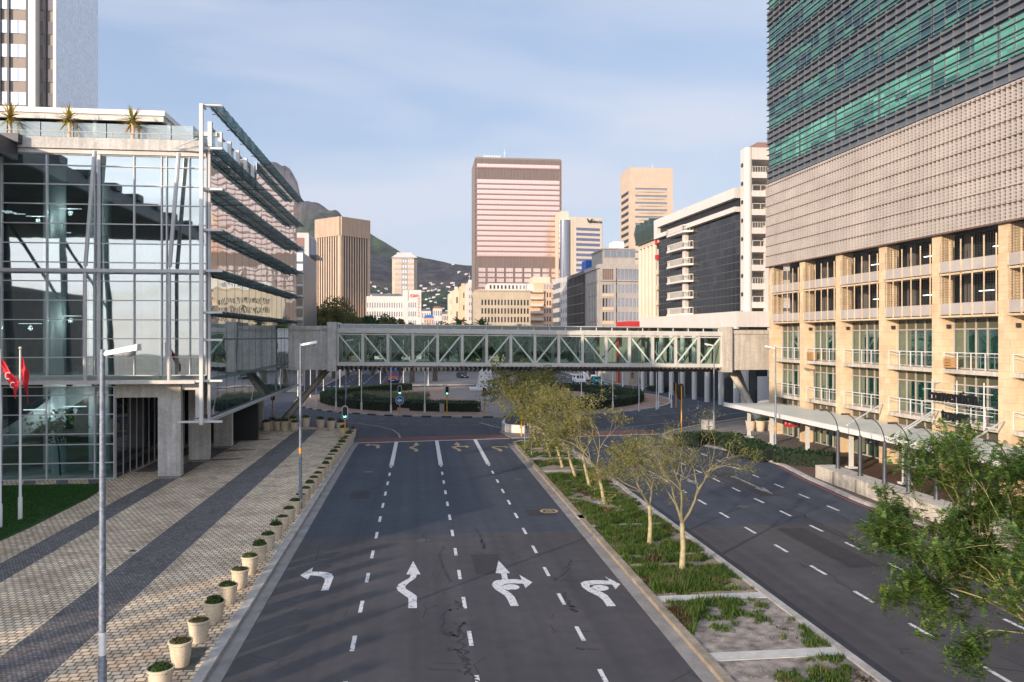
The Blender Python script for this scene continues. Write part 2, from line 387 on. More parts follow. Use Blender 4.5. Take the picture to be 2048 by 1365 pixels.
M_EARTH = mat('far_ground', (0.16, 0.15, 0.13), 0.95, var=0.3, vs=0.02, kind='World')
M_CONC = mat('board_marked_concrete', (0.60, 0.58, 0.55), 0.8, var=0.16, vs=0.9, fine=6, kind='World', streak=0.4, bump=0.1)
M_CONCW = mat('warm_concrete', (0.58, 0.53, 0.45), 0.8, var=0.12, vs=0.8, fine=6, kind='World', streak=0.4)
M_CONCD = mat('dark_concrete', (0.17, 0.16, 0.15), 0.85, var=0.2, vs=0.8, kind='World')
M_STEEL = mat('grey_painted_steel', (0.48, 0.48, 0.49), 0.45, 0.2, var=0.08, vs=2.0, kind='World')
M_STEELW = mat('white_painted_steel', (0.60, 0.60, 0.59), 0.45, var=0.07, vs=1.5, kind='World')
M_STEELD = mat('dark_steel', (0.06, 0.065, 0.075), 0.45, 0.4, var=0.1, vs=2.0, kind='World')
M_GALV = mat('galvanised_steel', (0.17, 0.20, 0.25), 0.5, 0.2, var=0.4, vs=9, kind='World')
M_YEL = mat('yellow_pole_paint', (0.62, 0.30, 0.03), 0.45, var=0.08)
M_BLACK = mat('black_plastic', (0.012, 0.012, 0.013), 0.45, var=0.1)
M_WHITE = mat('white_enamel', (0.68, 0.68, 0.67), 0.4, var=0.04)
M_GREENL = emis('green_signal_light', (0.15, 0.95, 0.62), 3.2)
M_LENS = mat('lamp_lens', (0.35, 0.36, 0.37), 0.2, var=0.0)
M_RED = mat('red_cloth', (0.55, 0.015, 0.03), 0.6, var=0.12, vs=1.5)
M_POT = mat('cream_pot_glaze', (0.66, 0.55, 0.41), 0.6, var=0.12, vs=2.2, fine=14, kind='World', streak=.15)
M_POTSOIL = mat('pot_soil', (0.06, 0.045, 0.03), 0.95, var=0.3, vs=9)

# ------------------------------------------------------------------ ground, roads, pavements
EARTH = MB().sheet([(-3500, -300), (3500, -300), (3500, 3600), (-3500, 3600)], -0.03)
struct('ground', EARTH, M_EARTH)
SEAM = 37.3
struct('road', MB().sheet([(-60, -30), (60, -30), (60, SEAM), (-60, SEAM)], 0.0), M_ASO)
struct('road', MB().sheet([(-260, SEAM), (300, SEAM), (300, 330), (-260, 330)], 0.0), M_ASN)

def arcp(cx_, cy_, r, a0, a1, n):
    return [(cx_ + r * math.cos(R_(a0 + (a1 - a0) * i / n)), cy_ + r * math.sin(R_(a0 + (a1 - a0) * i / n))) for i in range(n + 1)]
def offset_path(pts, d):
    out = []
    for i, p in enumerate(pts):
        a = Vector(pts[max(i - 1, 0)]); b = Vector(pts[min(i + 1, len(pts) - 1)]); t = (b - a).normalized(); out.append((p[0] + t.y * d, p[1] - t.x * d))
    return out
def ribbon(mb, pts, w0, w1, z0, z1, joint=None):
    """band along a path between side offsets w0..w1 (right of travel positive)"""
    A = offset_path(pts, w0); B = offset_path(pts, w1)
    vs = []; fs = []
    for a, b in zip(A, B): vs += [(a[0], a[1], z0), (b[0], b[1], z0), (b[0], b[1], z1), (a[0], a[1], z1)]
    n = len(pts)
    for i in range(n - 1):
        o = 4 * i
        for k in range(4): fs.append((o + k, o + (k + 1) % 4, o + 4 + (k + 1) % 4, o + 4 + k))
    fs += [(0, 3, 2, 1), (4 * (n - 1), 4 * (n - 1) + 1, 4 * (n - 1) + 2, 4 * (n - 1) + 3)]
    return mb.add(vs, fs)
def resample(pts, step):
    out = [tuple(pts[0])]
    for a, b in zip(pts[:-1], pts[1:]):
        L_ = math.dist(a, b); k = max(1, int(L_ / step))
        out += [(a[0] + (b[0] - a[0]) * i / k, a[1] + (b[1] - a[1]) * i / k) for i in range(1, k + 1)]
    return out
PZ = 0.13
# left plaza: kerb line runs along the road then turns the corner
KL = [(-5.65, -30), (-5.65, 66.5)] + arcp(-9.65, 70.5, 4.0, 0, 0, 1)[:0] + [(-5.55, 69.5), (-5.75, 73.0), (-6.6, 76.5)] + arcp(-12.6, 76.0, 6.0, 5, 80, 8) + [(-30, 84.5), (-90, 90)]
plaza = KL + [(-90, -30)]
kin = offset_path(KL, -0.3)
pl_in = kin + [(-90, -30)]
struct('pavement', MB().prism(pl_in, 0.0, PZ), M_CREAM)
ks = MB()
pts = resample(KL, 1.0)
ribbon(ks, pts, -0.3, 0.0, 0.0, PZ + 0.012); struct('kerb', ks, M_KERB)
struct('gutter', ribbon(MB(), resample([(-5.65, -30), (-5.65, 66.5), (-5.55, 69.5)], 2.0), 0.004, 0.42, 0.002, 0.008), M_GUT)
# dark sett bands in the plaza
for (x0, x1, y0, y1) in ((-11.75, -9.8, -30, 79.5), (-16.6, -15.3, -30, 53.2), (-18.9, -17.6, 56, 80), (-16.6, -15.3, 54.4, 60), (-16.6, -15.3, 61.3, 67.2), (-16.6, -15.3, 68.4, 73.2)):
    struct('pavement', MB().sheet([(x0, y0), (x1, y0), (x1, y1), (x0, y1)], PZ + 0.004), M_DARKP)
for y0 in (61.2, 66.0, 72.4):
    struct('pavement', MB().sheet([(-15.2, y0 - .9), (-13.0, y0 - .3), (-13.0, y0 + .3), (-15.2, y0)], PZ + 0.0045), M_DARKP)
for k in range(14):
    x = -19.5 - k * 1.9
    struct('pavement', MB().sheet([(x, 51.9), (x - .7, 51.9), (x - 1.3, 53.4), (x - .6, 53.4)], PZ + 0.004), M_DARKP)
# lawn
LAWN = [(-60, 51.7), (-19.6, 51.7)] + [(-19.1, 51.3), (-18.7, 50.5)] + [(-18.35, 47), (-18.3, 40), (-18.5, 36), (-19.3, 33), (-21, 31), (-60, 31)]
M_TURF = mat('lawn_soil', (0.025, 0.06, 0.012), 0.95, var=0.3, vs=2, kind='World')
struct('ground', MB().prism(LAWN, PZ, PZ + 0.03), M_TURF)

# central median
MX0, MX1 = 7.95, 12.3
cr = [10.1 - 2.1, 10.1 + 2.1]
MED = [(MX0, -20), (MX1, -20), (MX1, 68.0), (11.6, 69.3), (8.8, 69.3), (MX0, 68.0)]
inner = [(MX0 + .28, -20), (MX1 - .3, -20), (MX1 - .3, 67.6), (11.4, 69.0), (9.0, 69.0), (MX0 + .28, 67.6)]
struct('ground', MB().prism(inner, 0.0, 0.10), M_SOIL)
struct('ground', MB().sheet([(8.26, 19), (11.98, 19), (11.98, 26.6), (8.26, 26.6)], 0.106), M_GRAV)
KM = [(MX0, -20), (MX0, 68.0), (8.8, 69.3), (11.6, 69.3), (MX1, 68.0), (MX1, -20)]
struct('kerb', ribbon(MB(), resample(KM[:2], 1), 0, 0.27, 0, 0.15), M_KERBB)
struct('kerb', ribbon(MB(), resample(KM[1:5], 1), 0, 0.27, 0, 0.15), M_WHITEK)
struct('kerb', ribbon(MB(), resample(KM[4:], 1), 0, 0.28, 0, 0.15), M_KERB)
struct('gutter', ribbon(MB(), resample([(MX0, -20), (MX0, 68.0)], 2.0), -0.45, -0.004, 0.002, 0.008), M_GUT)
for k, y in enumerate([17.0, 21.85, 26.9, 32.3, 37.6, 43.0, 48.2, 53.4, 58.9, 64.3]):
    struct('path', MB().box(MX0 + .275, MX1 - .29, y - .28, y + .28, 0.0, 0.125), M_WHITEK if k < 3 else M_KERB)
# red brick strip and its white lines
def skew(x): return 70.0 + (x + 5) * 0.115
for (xa, xb) in ((-5.5, 8.1), (12.2, 22.6)):
    struct('road', MB().sheet([(xa, skew(xa) + .25), (xb, skew(xb) + .25), (xb, skew(xb) + 3.3), (xa, skew(xa) + 3.1)], 0.004), M_REDSTRIP)
    struct('road', MB().sheet([(xa, skew(xa) - .1), (xb, skew(xb) - .1), (xb, skew(xb) + .18), (xa, skew(xa) + .18)], 0.005), M_PW)
# apron at the median end with low white wall island
struct('pavement', MB().prism([(8.3, 71.5), (12.6, 71.5), (14.2, 74.5), (14.0, 78.5), (9.4, 80.5), (8.2, 79.5), (7.6, 75.5)], 0.0, 0.1), M_GREYP)
# right hand pavement
KRn = [(24.0, -30), (24.1, 20), (24.15, 42), (24.8, 49.0), (25.5, 54), (25.45, 58.4), (24.4, 62.5), (23.2, 65.5), (22.2, 68.4), (21.9, 70.2), (22.4, 72.3), (24.2, 75.0), (28.6, 79.6), (37.3, 87.0), (60, 93), (120, 97)]
rp_out = KRn + [(120, -30)]
rin = offset_path(KRn, 0.3) + [(120, -30)]
struct('pavement', MB().prism(rin, 0.0, PZ), M_BROWNP)
struct('pavement', MB().sheet([(24.4, 8), (32, 8), (32, 53), (26.0, 53), (25.0, 48)], PZ + .004), M_REDP)
struct('pavement', MB().sheet([(26.2, 64.5), (29, 60), (45, 60), (45, 84), (36, 84.5), (29.0, 79), (24.8, 74.6), (23.2, 72)], PZ + .004), M_GREYP)
struct('kerb', ribbon(MB(), resample(KRn, 1.0), 0.0, 0.3, 0.0, PZ + .012), M_KERB)
M_REDL = paint('red_edge_line', (0.30, 0.05, 0.04), 0.42)
struct('road', ribbon(MB(), resample(KRn[1:5], 2.0), -0.32, -0.2, 0.003, 0.006), M_REDL)
# roundabout island
RC = (9.5, 117.0); RR = 27.0
circ = arcp(RC[0], RC[1], RR, 0, 360, 96)[:-1]
struct('pavement', MB().prism(arcp(RC[0], RC[1], RR - .35, 0, 360, 96)[:-1], 0.0, PZ), M_PINKP)
kb = MB(); kw = MB()
full = arcp(RC[0], RC[1], RR, 0, 360, 144)
for i in range(144):
    ribbon(kb if (i % 2 == 0 and 96 < i < 112) or (i % 2 == 0 and 72 <= i <= 96) else kw, full[i:i + 2], -0.35, 0.0, 0.0, PZ + .02)
struct('kerb', kb, M_BLACKK); struct('kerb', kw, M_KERB)
struct('pavement', MB().prism([(7.6, 91.4), (12.0, 91.2), (13.4, 110), (14.5, 128), (17.5, 137), (4.5, 137), (4.5, 127), (7.4, 110)], PZ, PZ + .006), M_GREYP)
struct('pavement', MB().prism([(12.6, 91.5), (16.5, 91.6), (20, 104), (19, 128), (16, 134), (13.6, 110)], PZ, PZ + .006), M_SOIL)
struct('kerb', ribbon(MB(), resample([(12.3, 91), (13.5, 110), (14.8, 128)], 2), -.15, .15, PZ, PZ + .12), M_KERB)
# beyond the circle: blocks of pavement around the avenue
def pave(poly, m=M_GREYP):
    struct('pavement', MB().prism(poly, 0.0, PZ), m)
    struct('kerb', ribbon(MB(), poly + [poly[0]], -0.15, 0.15, 0.0, PZ + .015), M_KERB)
pave([(-4.0, 150.5), (23.0, 150.5), (22.6, 158), (22.6, 320), (-3.7, 320), (-3.7, 158)])
pave([(-17.4, 150), (-17.4, 320), (-90, 320), (-90, 140), (-40, 133), (-28, 139)])
pave([(36.6, 320), (36.6, 158), (38, 150), (43, 138), (52, 128), (64, 120), (130, 116), (130, 320)])
# ------------------------------------------------------------------ road markings
mk = MB()
for x in (-1.95, 1.55, 4.95):
    wd = 0.065
    for y in np.arange(20.55 - 3.3 * 4, 57, 3.28): mk.sheet([(x - wd, y), (x + wd, y), (x + wd, y + 1.2), (x - wd, y + 1.2)], 0.006)
    mk.sheet([(x - .15, 57.2), (x + .15, 57.2), (x + .15, skew(x) - .1), (x - .15, skew(x) - .1)], 0.006)
for x in (15.6, 18.9, 22.0):
    for y in np.arange(6.5, 68 if x < 20 else 62, 3.25): 
        yy = y + (0.9 if x > 20 else 0)
        mk.sheet([(x - .07, yy), (x + .07, yy), (x + .07, yy + 1.25), (x - .07, yy + 1.25)], 0.006)
# ring road dashes and curves
mk2 = MB()
for r, a0, a1, st in ((30.6, 188, 352, 4.2), (34.2, 200, 338, 4.2)):
    for a in np.arange(a0, a1, st):
        q = arcp(RC[0], RC[1], r, a, a + 1.6, 2); ribbon(mk2, q, -.06, .06, 0.004, 0.006)
struct('road', mk2, M_PWF)
mk3 = MB()
ribbon(mk3, [G(*p) for p in ((626, 839), (680, 844), (722, 848), (757, 853), (785, 860), (797, 868), (800, 876))], -.09, .09, 0.004, 0.006)
ribbon(mk3, [G(*p) for p in ((1240, 857), (1300, 850), (1370, 842), (1440, 832), (1500, 822))], -.09, .09, 0.004, 0.006)
ribbon(mk3, [G(*p) for p in ((1377, 812.5), (1396, 810), (1397, 816), (1385, 822), (1340, 828), (1290, 833))], -.07, .07, 0.004, 0.006)
ribbon(mk3, [G(*p) for p in ((1395, 803), (1430, 806), (1480, 803), (1540, 801))], -.09, .09, 0.004, 0.006)
ribbon(mk3, [G(*p) for p in ((958, 846), (985, 853), (1010, 858))], -.25, .05, 0.004, 0.006)
struct('road', mk3, M_PWF)
# avenue lanes and zebra beyond the circle
for x in (-13.9, -10.6, -7.3, 26.5, 30, 33.4):
    for y in np.arange(156, 300, 7): mk.sheet([(x - .08, y), (x + .08, y), (x + .08, y + 3), (x - .08, y + 3)], 0.006)
for i in range(11): x = -16.8 + i * 1.2; mk.sheet([(x, 148.2), (x + .65, 148.2), (x + .65, 151), (x, 151)], 0.006)
for i in range(11): x = 23.6 + i * 1.2; mk.sheet([(x, 150.4), (x + .65, 150.4), (x + .65, 153), (x, 153)], 0.006)
struct('road', mk, M_PW)
struct('road', MB().sheet([(-7.1, 151.5), (-4.1, 151.5), (-3.9, 200), (-6.9, 200)], 0.005), M_REDSTRIP)
# arrows, traced from the ones on the road
Z4 = lambda p: G(p[0] / 2.695 + 560, p[1] / 2.695 + 1080)
A1 = [(108, 192), (178, 150), (172, 173), (205, 172), (250, 176), (278, 184), (289, 200), (262, 272), (220, 275), (242, 225), (240, 212), (225, 200), (195, 195), (163, 192), (150, 215)]
A2 = [(718, 115), (757, 187), (738, 188), (732, 207), (700, 228), (675, 250), (678, 265), (715, 288), (738, 305), (738, 369), (692, 369), (692, 315), (670, 300), (635, 275), (628, 258), (640, 240), (670, 222), (700, 205), (705, 188), (681, 187)]
A3 = [(1178, 112), (1240, 180), (1222, 182), (1228, 213), (1280, 214), (1305, 218), (1290, 190), (1360, 230), (1323, 262), (1312, 238), (1260, 236), (1215, 238), (1195, 250), (1200, 262), (1240, 285), (1265, 310), (1287, 357), (1243, 358), (1225, 320), (1210, 300), (1160, 268), (1141, 245), (1150, 228), (1165, 220), (1198, 215), (1192, 183), (1162, 180)]
A4 = [(1620, 235), (1640, 224), (1700, 218), (1775, 222), (1750, 198), (1834, 240), (1808, 268), (1790, 242), (1700, 240), (1668, 245), (1670, 258), (1730, 280), (1765, 300), (1811, 358), (1763, 360), (1740, 325), (1715, 305), (1660, 278), (1628, 255)]
ar = MB(); ay = MB()
for A in (A1, A2, A3, A4):
    w_ = [Z4(p) for p in A]; ar.sheet(w_, 0.007); ay.sheet([(x, y + 37.0) for x, y in w_], 0.007)
for c in ((1244, 256), (1725, 260)):
    c0 = Z4(c); el = [(c0[0] + .32 * math.cos(t), c0[1] + .34 * math.sin(t)) for t in np.linspace(0, 2 * math.pi, 17)[:-1]]
    ar.sheet(el, 0.007)
struct('road', ar, M_PW); struct('road', ay, M_PY)
fr = MB()
for (x, y, k) in ((17.2, 50.5, 0), (20.5, 47.5, 1)):
    fr.sheet([(x - .1, y + 3), (x - .1, y - 1), (x - .35, y - 1), (x, y - 3), (x + .35, y - 1), (x + .1, y - 1), (x + .1, y + 3)], 0.006)
ov = G(1098, 1022.5)
q = [(ov[0] + .42 * math.cos(t), ov[1] + .42 * math.sin(t)) for t in np.linspace(0, 2 * math.pi, 25)]
ribbon(ay2 := MB(), q, -.07, .07, 0.004, 0.006); ay2.sheet([(ov[0] - .2, ov[1] - .12), (ov[0] + .2, ov[1] - .12), (ov[0] + .2, ov[1] + .1), (ov[0] - .2, ov[1] + .1)], 0.006)
struct('road', fr, M_PWF); struct('road', ay2, M_PY)
# bitumen filled cracks
def crack(pts, w, amp=0.12, n=9):
    out = []
    for a, b in zip(pts[:-1], pts[1:]):
        for i in range(n):
            t = i / n; p = (a[0] + (b[0] - a[0]) * t + random.uniform(-amp, amp), a[1] + (b[1] - a[1]) * t + random.uniform(-amp, amp)); out.append(p)
    out.append(pts[-1]); m = MB(); A = offset_path(out, -w); vs = []; fs = []
    for i, p in enumerate(out):
        ww = w * random.uniform(.25, 1.2); vs += [(p[0] - ww, p[1] - ww * .3, 0.009), (p[0] + ww, p[1] + ww * .3, 0.009)]
    for i in range(len(out) - 1): fs.append((2 * i, 2 * i + 1, 2 * i + 3, 2 * i + 2))
    return m.add(vs, fs)
for pl, w_ in (([(880, 30), (865, 130), (900, 180), (910, 235)], .05), ([(960, 330), (975, 370), (890, 380), (885, 500), (955, 520), (980, 450), (972, 540), (1000, 640), (1010, 720), (1080, 768)], .045), ([(905, 590), (970, 600), (990, 660)], .03), ([(800, 700), (1000, 705), (1010, 720)], .02), ([(1560, 108), (1550, 170), (1480, 220)], .05), ([(1525, 280), (1560, 340), (1570, 380), (1605, 385)], .045), ([(860, 455), (1110, 460)], .015), ([(1410, 330), (1550, 330)], .012), ([(1090, 0), (1105, 45)], .04), ([(1490, 215), (1720, 212)], .015), ([(1600, 590), (1730, 590)], .02), ([(1480, 225), (1640, 215)], .02)):
    struct('road', crack([Z4(p) for p in pl], w_), M_CRK)
Z7 = lambda p: G(p[0] / 3.16 + 1400, p[1] / 3.16 + 840)
for pl, w_ in (([(350, 345), (560, 470), (860, 600), (1250, 770), (1420, 830)], .05), ([(500, 520), (700, 640), (900, 740), (1080, 820), (1380, 950)], .06), ([(640, 600), (900, 720), (1150, 880)], .04), ([(1000, 710), (1120, 760)], .05), ([(830, 855), (950, 915)], .03), ([(640, 910), (800, 960), (1000, 1120)], .025), ([(200, 915), (640, 905)], .02), ([(570, 672), (800, 668)], .015), ([(930, 780), (1300, 850)], .04)):
    struct('road', crack([Z7(p) for p in pl], w_), M_CRK)
for pl, w_ in (([(602, 1055), (760, 1100)], .035), ([(1340, 1050), (1390, 1268)], .045), ([(820, 1100), (830, 1200)], .03)):
    struct('road', crack([G(x / 4.876 + 680, y / 4.876 + 840) for x, y in pl], w_), M_CRK)

# repair patches and inspection covers in the carriageways
M_PATCH = asphalt('asphalt_patch', (0.034, 0.034, 0.038), (0.044, 0.043, 0.047), False)
for (x0, x1, y0, y1) in ((2.2, 3.3, 30.8, 33.6), (17.0, 18.3, 30.0, 36.5), (-3.9, -2.9, 46, 48.2), (5.6, 7.0, 40.5, 42.0), (19.6, 20.8, 44, 52)):
    struct('road', MB().sheet([(x0, y0), (x1 + .05, y0 + .03), (x1, y1), (x0 - .04, y1 + .05)], 0.0035), M_PATCH)
for (x, y) in ((0.2, 36.3), (17.4, 41.5), (-3.4, 55.0), (6.4, 51.0)):
    struct('road', MB().lathe([(.31, 0.0), (.31, 0.008), (.27, 0.009), (.27, 0.006)], (x, y, 0), 20), M_STEELD)
# small covers in the paving
struct('pavement', MB().sheet([(-6.9, 22.6), (-6.1, 22.6), (-6.1, 24.2), (-6.9, 24.2)], PZ + .005), mat('black_grate', (0.05, 0.055, 0.05), 0.8, var=0.5, vs=14))
for (x, y) in ((-6.35, 35.2), (8.25, 39.5), (11.5, 39.8)):
    struct('pavement', MB().box(x - .4, x + .4, y - .35, y + .35, 0.1, PZ + .02), M_KERB)

# ------------------------------------------------------------------ mountain and hills
def mountain():
    prof = [(150, 470), (300, 440), (400, 395), (455, 365), (490, 340), (515, 330), (545, 327), (562, 329), (578, 336), (590, 350), (597, 368), (601, 392), (612, 400), (640, 407), (668, 421), (700, 445), (740, 466), (768, 481), (800, 501), (830, 511), (870, 518), (905, 526), (940, 531), (1000, 545), (1100, 565), (1240, 590), (1400, 605), (1600, 620), (1900, 640)]
    us = np.arange(150, 1901, 5.0); vr = np.interp(us, [p[0] for p in prof], [p[1] for p in prof])
    nr = 90; V = []; 
    from mathutils import noise as mn
    for i, u in enumerate(us):
        D = np.interp(u, [150, 550, 620, 940, 1900], [2700, 2900, 2500, 2150, 2300])
        zt = 9.2 + (673 - vr[i]) / 1600 * D
        for j in range(nr):
            r = j / (nr - 12)
            if r <= 1:
                dist = 850 + (D - 850) * r
                k = 0.62 * r ** 1.6 + 0.38 * r ** 5 if u > 612 or zt < 300 else 0.50 * r ** 1.5 + 0.50 * r ** 14
                z = zt * k
            else:
                dist = D + (r - 1) * 3500; z = zt * (1 - (r - 1) * 3.0)
            yy = dist * (CA - (u - 1024) / F * SA); xx = dist * (SA + (u - 1024) / F * CA)
            amp = 26 * min(1, r * 1.4) * (0.25 if 0.985 < r < 1.015 else 1)
            z += amp * (mn.fractal((xx / 260, yy / 260, 0.3), 0.9, 2.1, 6))
            if z > 330: z += 14 * mn.noise((xx / 40, yy / 40, z / 60))
            V.append((xx, yy, max(z, -1.5)))
    nu = len(us); I = np.arange(nu * nr).reshape(nu, nr)
    fs = np.stack([I[:-1, :-1].ravel(), I[1:, :-1].ravel(), I[1:, 1:].ravel(), I[:-1, 1:].ravel()], 1)
    s = NT('mountain_slope'); s.b.inputs['Roughness'].default_value = 0.95; s.b.inputs['Specular IOR Level'].default_value = 0.1
    g = s.n('ShaderNodeNewGeometry'); sp = s.n('ShaderNodeSeparateXYZ'); s.l(g.outputs['Position'], sp.inputs[0])
    co = s.co('World'); n1_ = s.noise(co, 0.004, 8, 0.62); n2_ = s.noise(co, 0.022, 8, 0.7); n3_ = s.noise(s.co('World', (1, 1, 3.5)), 0.05, 6, 0.7)
    h = s.math('ADD', sp.outputs[2], s.math('MULTIPLY', s.math('SUBTRACT', n1_, 0.5), 170))
    cc = s.ramp(s.math('DIVIDE', h, 700), [(0.03, (0.022, 0.048, 0.020)), (0.13, (0.030, 0.060, 0.028)), (0.17, (0.095, 0.088, 0.080)), (0.215, (0.060, 0.055, 0.064)), (0.29, (0.050, 0.050, 0.060)), (0.33, (0.042, 0.075, 0.034)), (0.48, (0.052, 0.080, 0.040)), (0.60, (0.095, 0.088, 0.10)), (0.72, (0.115, 0.112, 0.135))])
    cc = s.mix(0.9, cc, s.ramp(n2_, [(0.38, (0.28, 0.32, 0.34)), (0.62, (1.7, 1.55, 1.4))]), 'MULTIPLY')
    cc = s.mix(0.5, cc, s.ramp(n3_, [(0.38, (0.55, 0.55, 0.58)), (0.62, (1.25, 1.2, 1.15))]), 'MULTIPLY')
    s.l(cc, s.b.inputs['Base Color']); s.bump(s.math('ADD', n2_, n3_), 1.0, 14.0)
    o = npmesh('hills', V, fs, s.m); tag(o, kind='structure'); o.data.polygons.foreach_set('use_smooth', [True] * len(o.data.polygons))
    return o
HILL = mountain()
# ------------------------------------------------------------------ glass convention hall (left)
M_GLF = glassm('hall_front_glass', (0.74, 0.84, 0.85), (0.74, 0.80, 0.80), 0.46, 0.004, 0.5, (0.004, 0.010, 0.012))
M_GLS = glassm('hall_side_glass', (0.5, 0.7, 0.7), (0.72, 0.79, 0.81), 0.06, 0.018, 0.42, (0.006, 0.014, 0.014), wst=(1, 0.55, 1.5))
M_GLB = glassm('balustrade_glass', (0.85, 0.93, 0.93), (0.3, 0.33, 0.33), 0.5, 0, 1, (0.30, 0.33, 0.33))
M_SHADE = glassm('sunshade_glass', (0.60, 0.72, 0.73), (0.38, 0.42, 0.43), 0.5, 0, 1, (0.13, 0.18, 0.185), 0.15)
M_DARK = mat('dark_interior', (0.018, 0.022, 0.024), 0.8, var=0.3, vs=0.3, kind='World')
M_INCOL = mat('pale_blue_column', (0.78, 0.90, 0.94), 0.5, var=0.06, vs=0.5, kind='World')
M_FASC = mat('pale_fascia', (0.58, 0.55, 0.52), 0.55, var=0.08, vs=0.7, kind='World', streak=0.15)
M_INFL = mat('interior_slab', (0.45, 0.50, 0.50), 0.7, var=0.15, vs=0.5, kind='World')
M_WOOD = mat('timber_panel', (0.09, 0.045, 0.02), 0.6, var=0.2, vs=1)
YF = 53.5; XS = -13.5
hall = thing('convention_hall', 'large glass and steel convention hall on concrete piers with louvred side', 'building', (-20, YF, 0))
ux = [3, 94, 190, 268.6, 323.6, 333.7, 380, 413]
xs_up = [XY(u, YF) for u in ux]; xl = xs_up[0]
xs_up = [xl - 3.0 * k for k in range(8, 0, -1)] + xs_up
zt = lambda v: 9.2 - (v - 673) * 0.0317
tr_up = [zt(v) for v in (310, 332, 370, 409, 448, 487, 525, 542)]
tr_mid = [zt(v) for v in (545, 562.5, 601, 640, 678, 715, 752)]
tr_low = [6.0, 5.46, 4.25, 3.02, 2.35, 1.18, 0.17]
M_GLL = glassm('lobby_front_glass', (0.78, 0.88, 0.90), (0.36, 0.42, 0.43), 0.62, 0.004, 0.5, (0.003, 0.008, 0.010))
def glaze(zs, xs, gm=M_GLF):
    g = MB()
    for x in xs: g.box(x - .035, x + .035, YF - .10, YF + .02, zs[-1], zs[0])
    for z in zs: g.box(xs[0], xs[-1], YF - .08, YF + .0, z - .03, z + .03)
    g.build('mullion_grid', M_STEEL, hall)
    for a, b in zip(xs[:-1], xs[1:]): MB().box(a + .035, b - .035, YF + .03, YF + .05, zs[-1], zs[0]).build('glass_bay', gm, hall)
glaze(tr_up, xs_up); glaze(tr_mid, xs_up)
xs_lo = [x for x in xs_up if x < XY(194, YF)] + [XY(205, YF), -19.25]
glaze(tr_low, xs_lo, M_GLL)
MB().box(XY(197, YF), XY(203, YF), YF - .22, YF - .1, 6.4, 20.7).build('steel_post', M_STEEL, hall)
MB().box(-60, XS, YF - .9, YF - .65, 13.22, 13.42).build('outrigger_beam', M_STEEL, hall)
MB().box(-60, XS - .3, YF - .9, YF - .1, 6.28, 6.42).box(-60, XS - .6, YF - .95, YF - .9, 6.2, 6.42).build('maintenance_ledge', M_FASC, hall)
for ub in (190, 358):
    x = XY(ub, YF - .7)
    MB().tube((x, YF - .75, 20.8), (x - .55, YF - .75, 13.6), .13).tube((x - .55, YF - .75, 13.6), (x - .55, YF - .75, 13.2), .05).build('raking_strut', M_STEEL, hall, True)
    MB().tube((x - .58, YF - .75, 13.2), (x - .58, YF - .75, 6.4), .12).build('strut', M_STEEL, hall, True)
# parapet, terrace, upper roof
MB().box(-60, XS - .2, YF - .35, YF + .8, 21.02, 21.72).build('parapet', M_CONC, hall)
MB().box(-60, XS - .1, YF - .2, YF + .3, 20.74, 21.0).build('fascia', M_FASC, hall)
MB().box(-60, XS - .2, YF + .8, 91, 20.9, 21.3).box(-60, -14, YF + 14, 91, 21.3, 23.6).build('roof', M_CONCD, hall)
xr = -16.65
MB().box(-60, xr, 55.0, 55.25, 23.72, 24.05).box(xr - .25, xr, 55.25, 80, 23.72, 24.05).build('roof_trim', M_WHITE, hall)
MB().box(-60, xr - .1, 55.1, 55.3, 23.35, 23.72).box(xr - .3, xr - .1, 55.3, 80, 23.35, 23.72).build('roof_fascia', M_FASC, hall)
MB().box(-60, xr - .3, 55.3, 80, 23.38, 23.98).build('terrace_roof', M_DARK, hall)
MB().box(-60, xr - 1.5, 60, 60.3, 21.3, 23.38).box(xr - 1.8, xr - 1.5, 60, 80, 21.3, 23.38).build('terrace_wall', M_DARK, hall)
for u in (190, 338): x = XY(u, 55.6); MB().box(x - .1, x + .1, 55.5, 55.7, 21.3, 23.4).build('terrace_post', M_FASC, hall)
for k in range(6): MB().box(-44 + 5 * k, -42.6 + 5 * k, 56.5, 56.7, 23.28, 23.34).build('strip_light', M_WHITE, hall)
ax = XY(148, 60); MB().add([(ax, 58, 24.05), (ax, 66, 24.05), (ax + 1.0, 66, 24.05), (ax + 1.0, 58, 24.05), (ax, 58, 25.0), (ax + .05, 66, 24.9)], [(0, 1, 2, 3), (0, 4, 5, 1), (0, 3, 4), (1, 5, 2), (3, 2, 5, 4)]).build('roof_vent', M_STEELD, hall)
x = -60
while x < -14.9:
    MB().box(x + .03, min(x + 2.0, -14.6) - .03, YF + .72, YF + .75, 21.6, 22.9).build('balustrade_panel', M_GLB, hall); x += 2.0
for k in range(9): MB().box(-14.6, -14.57, YF + .5 + 2 * k, YF + 2.44 + 2 * k, 21.75, 22.9).build('balustrade_panel', M_GLB, hall)
rl = MB().tube((-60, YF, 22.15), (-14.6, YF, 22.15), .025, n=5)
for x in np.arange(-60, -14, 2.9): rl.tube((x, YF, 21.7), (x, YF, 22.2), .03, n=5)
rl.build('handrail', M_STEEL, hall)
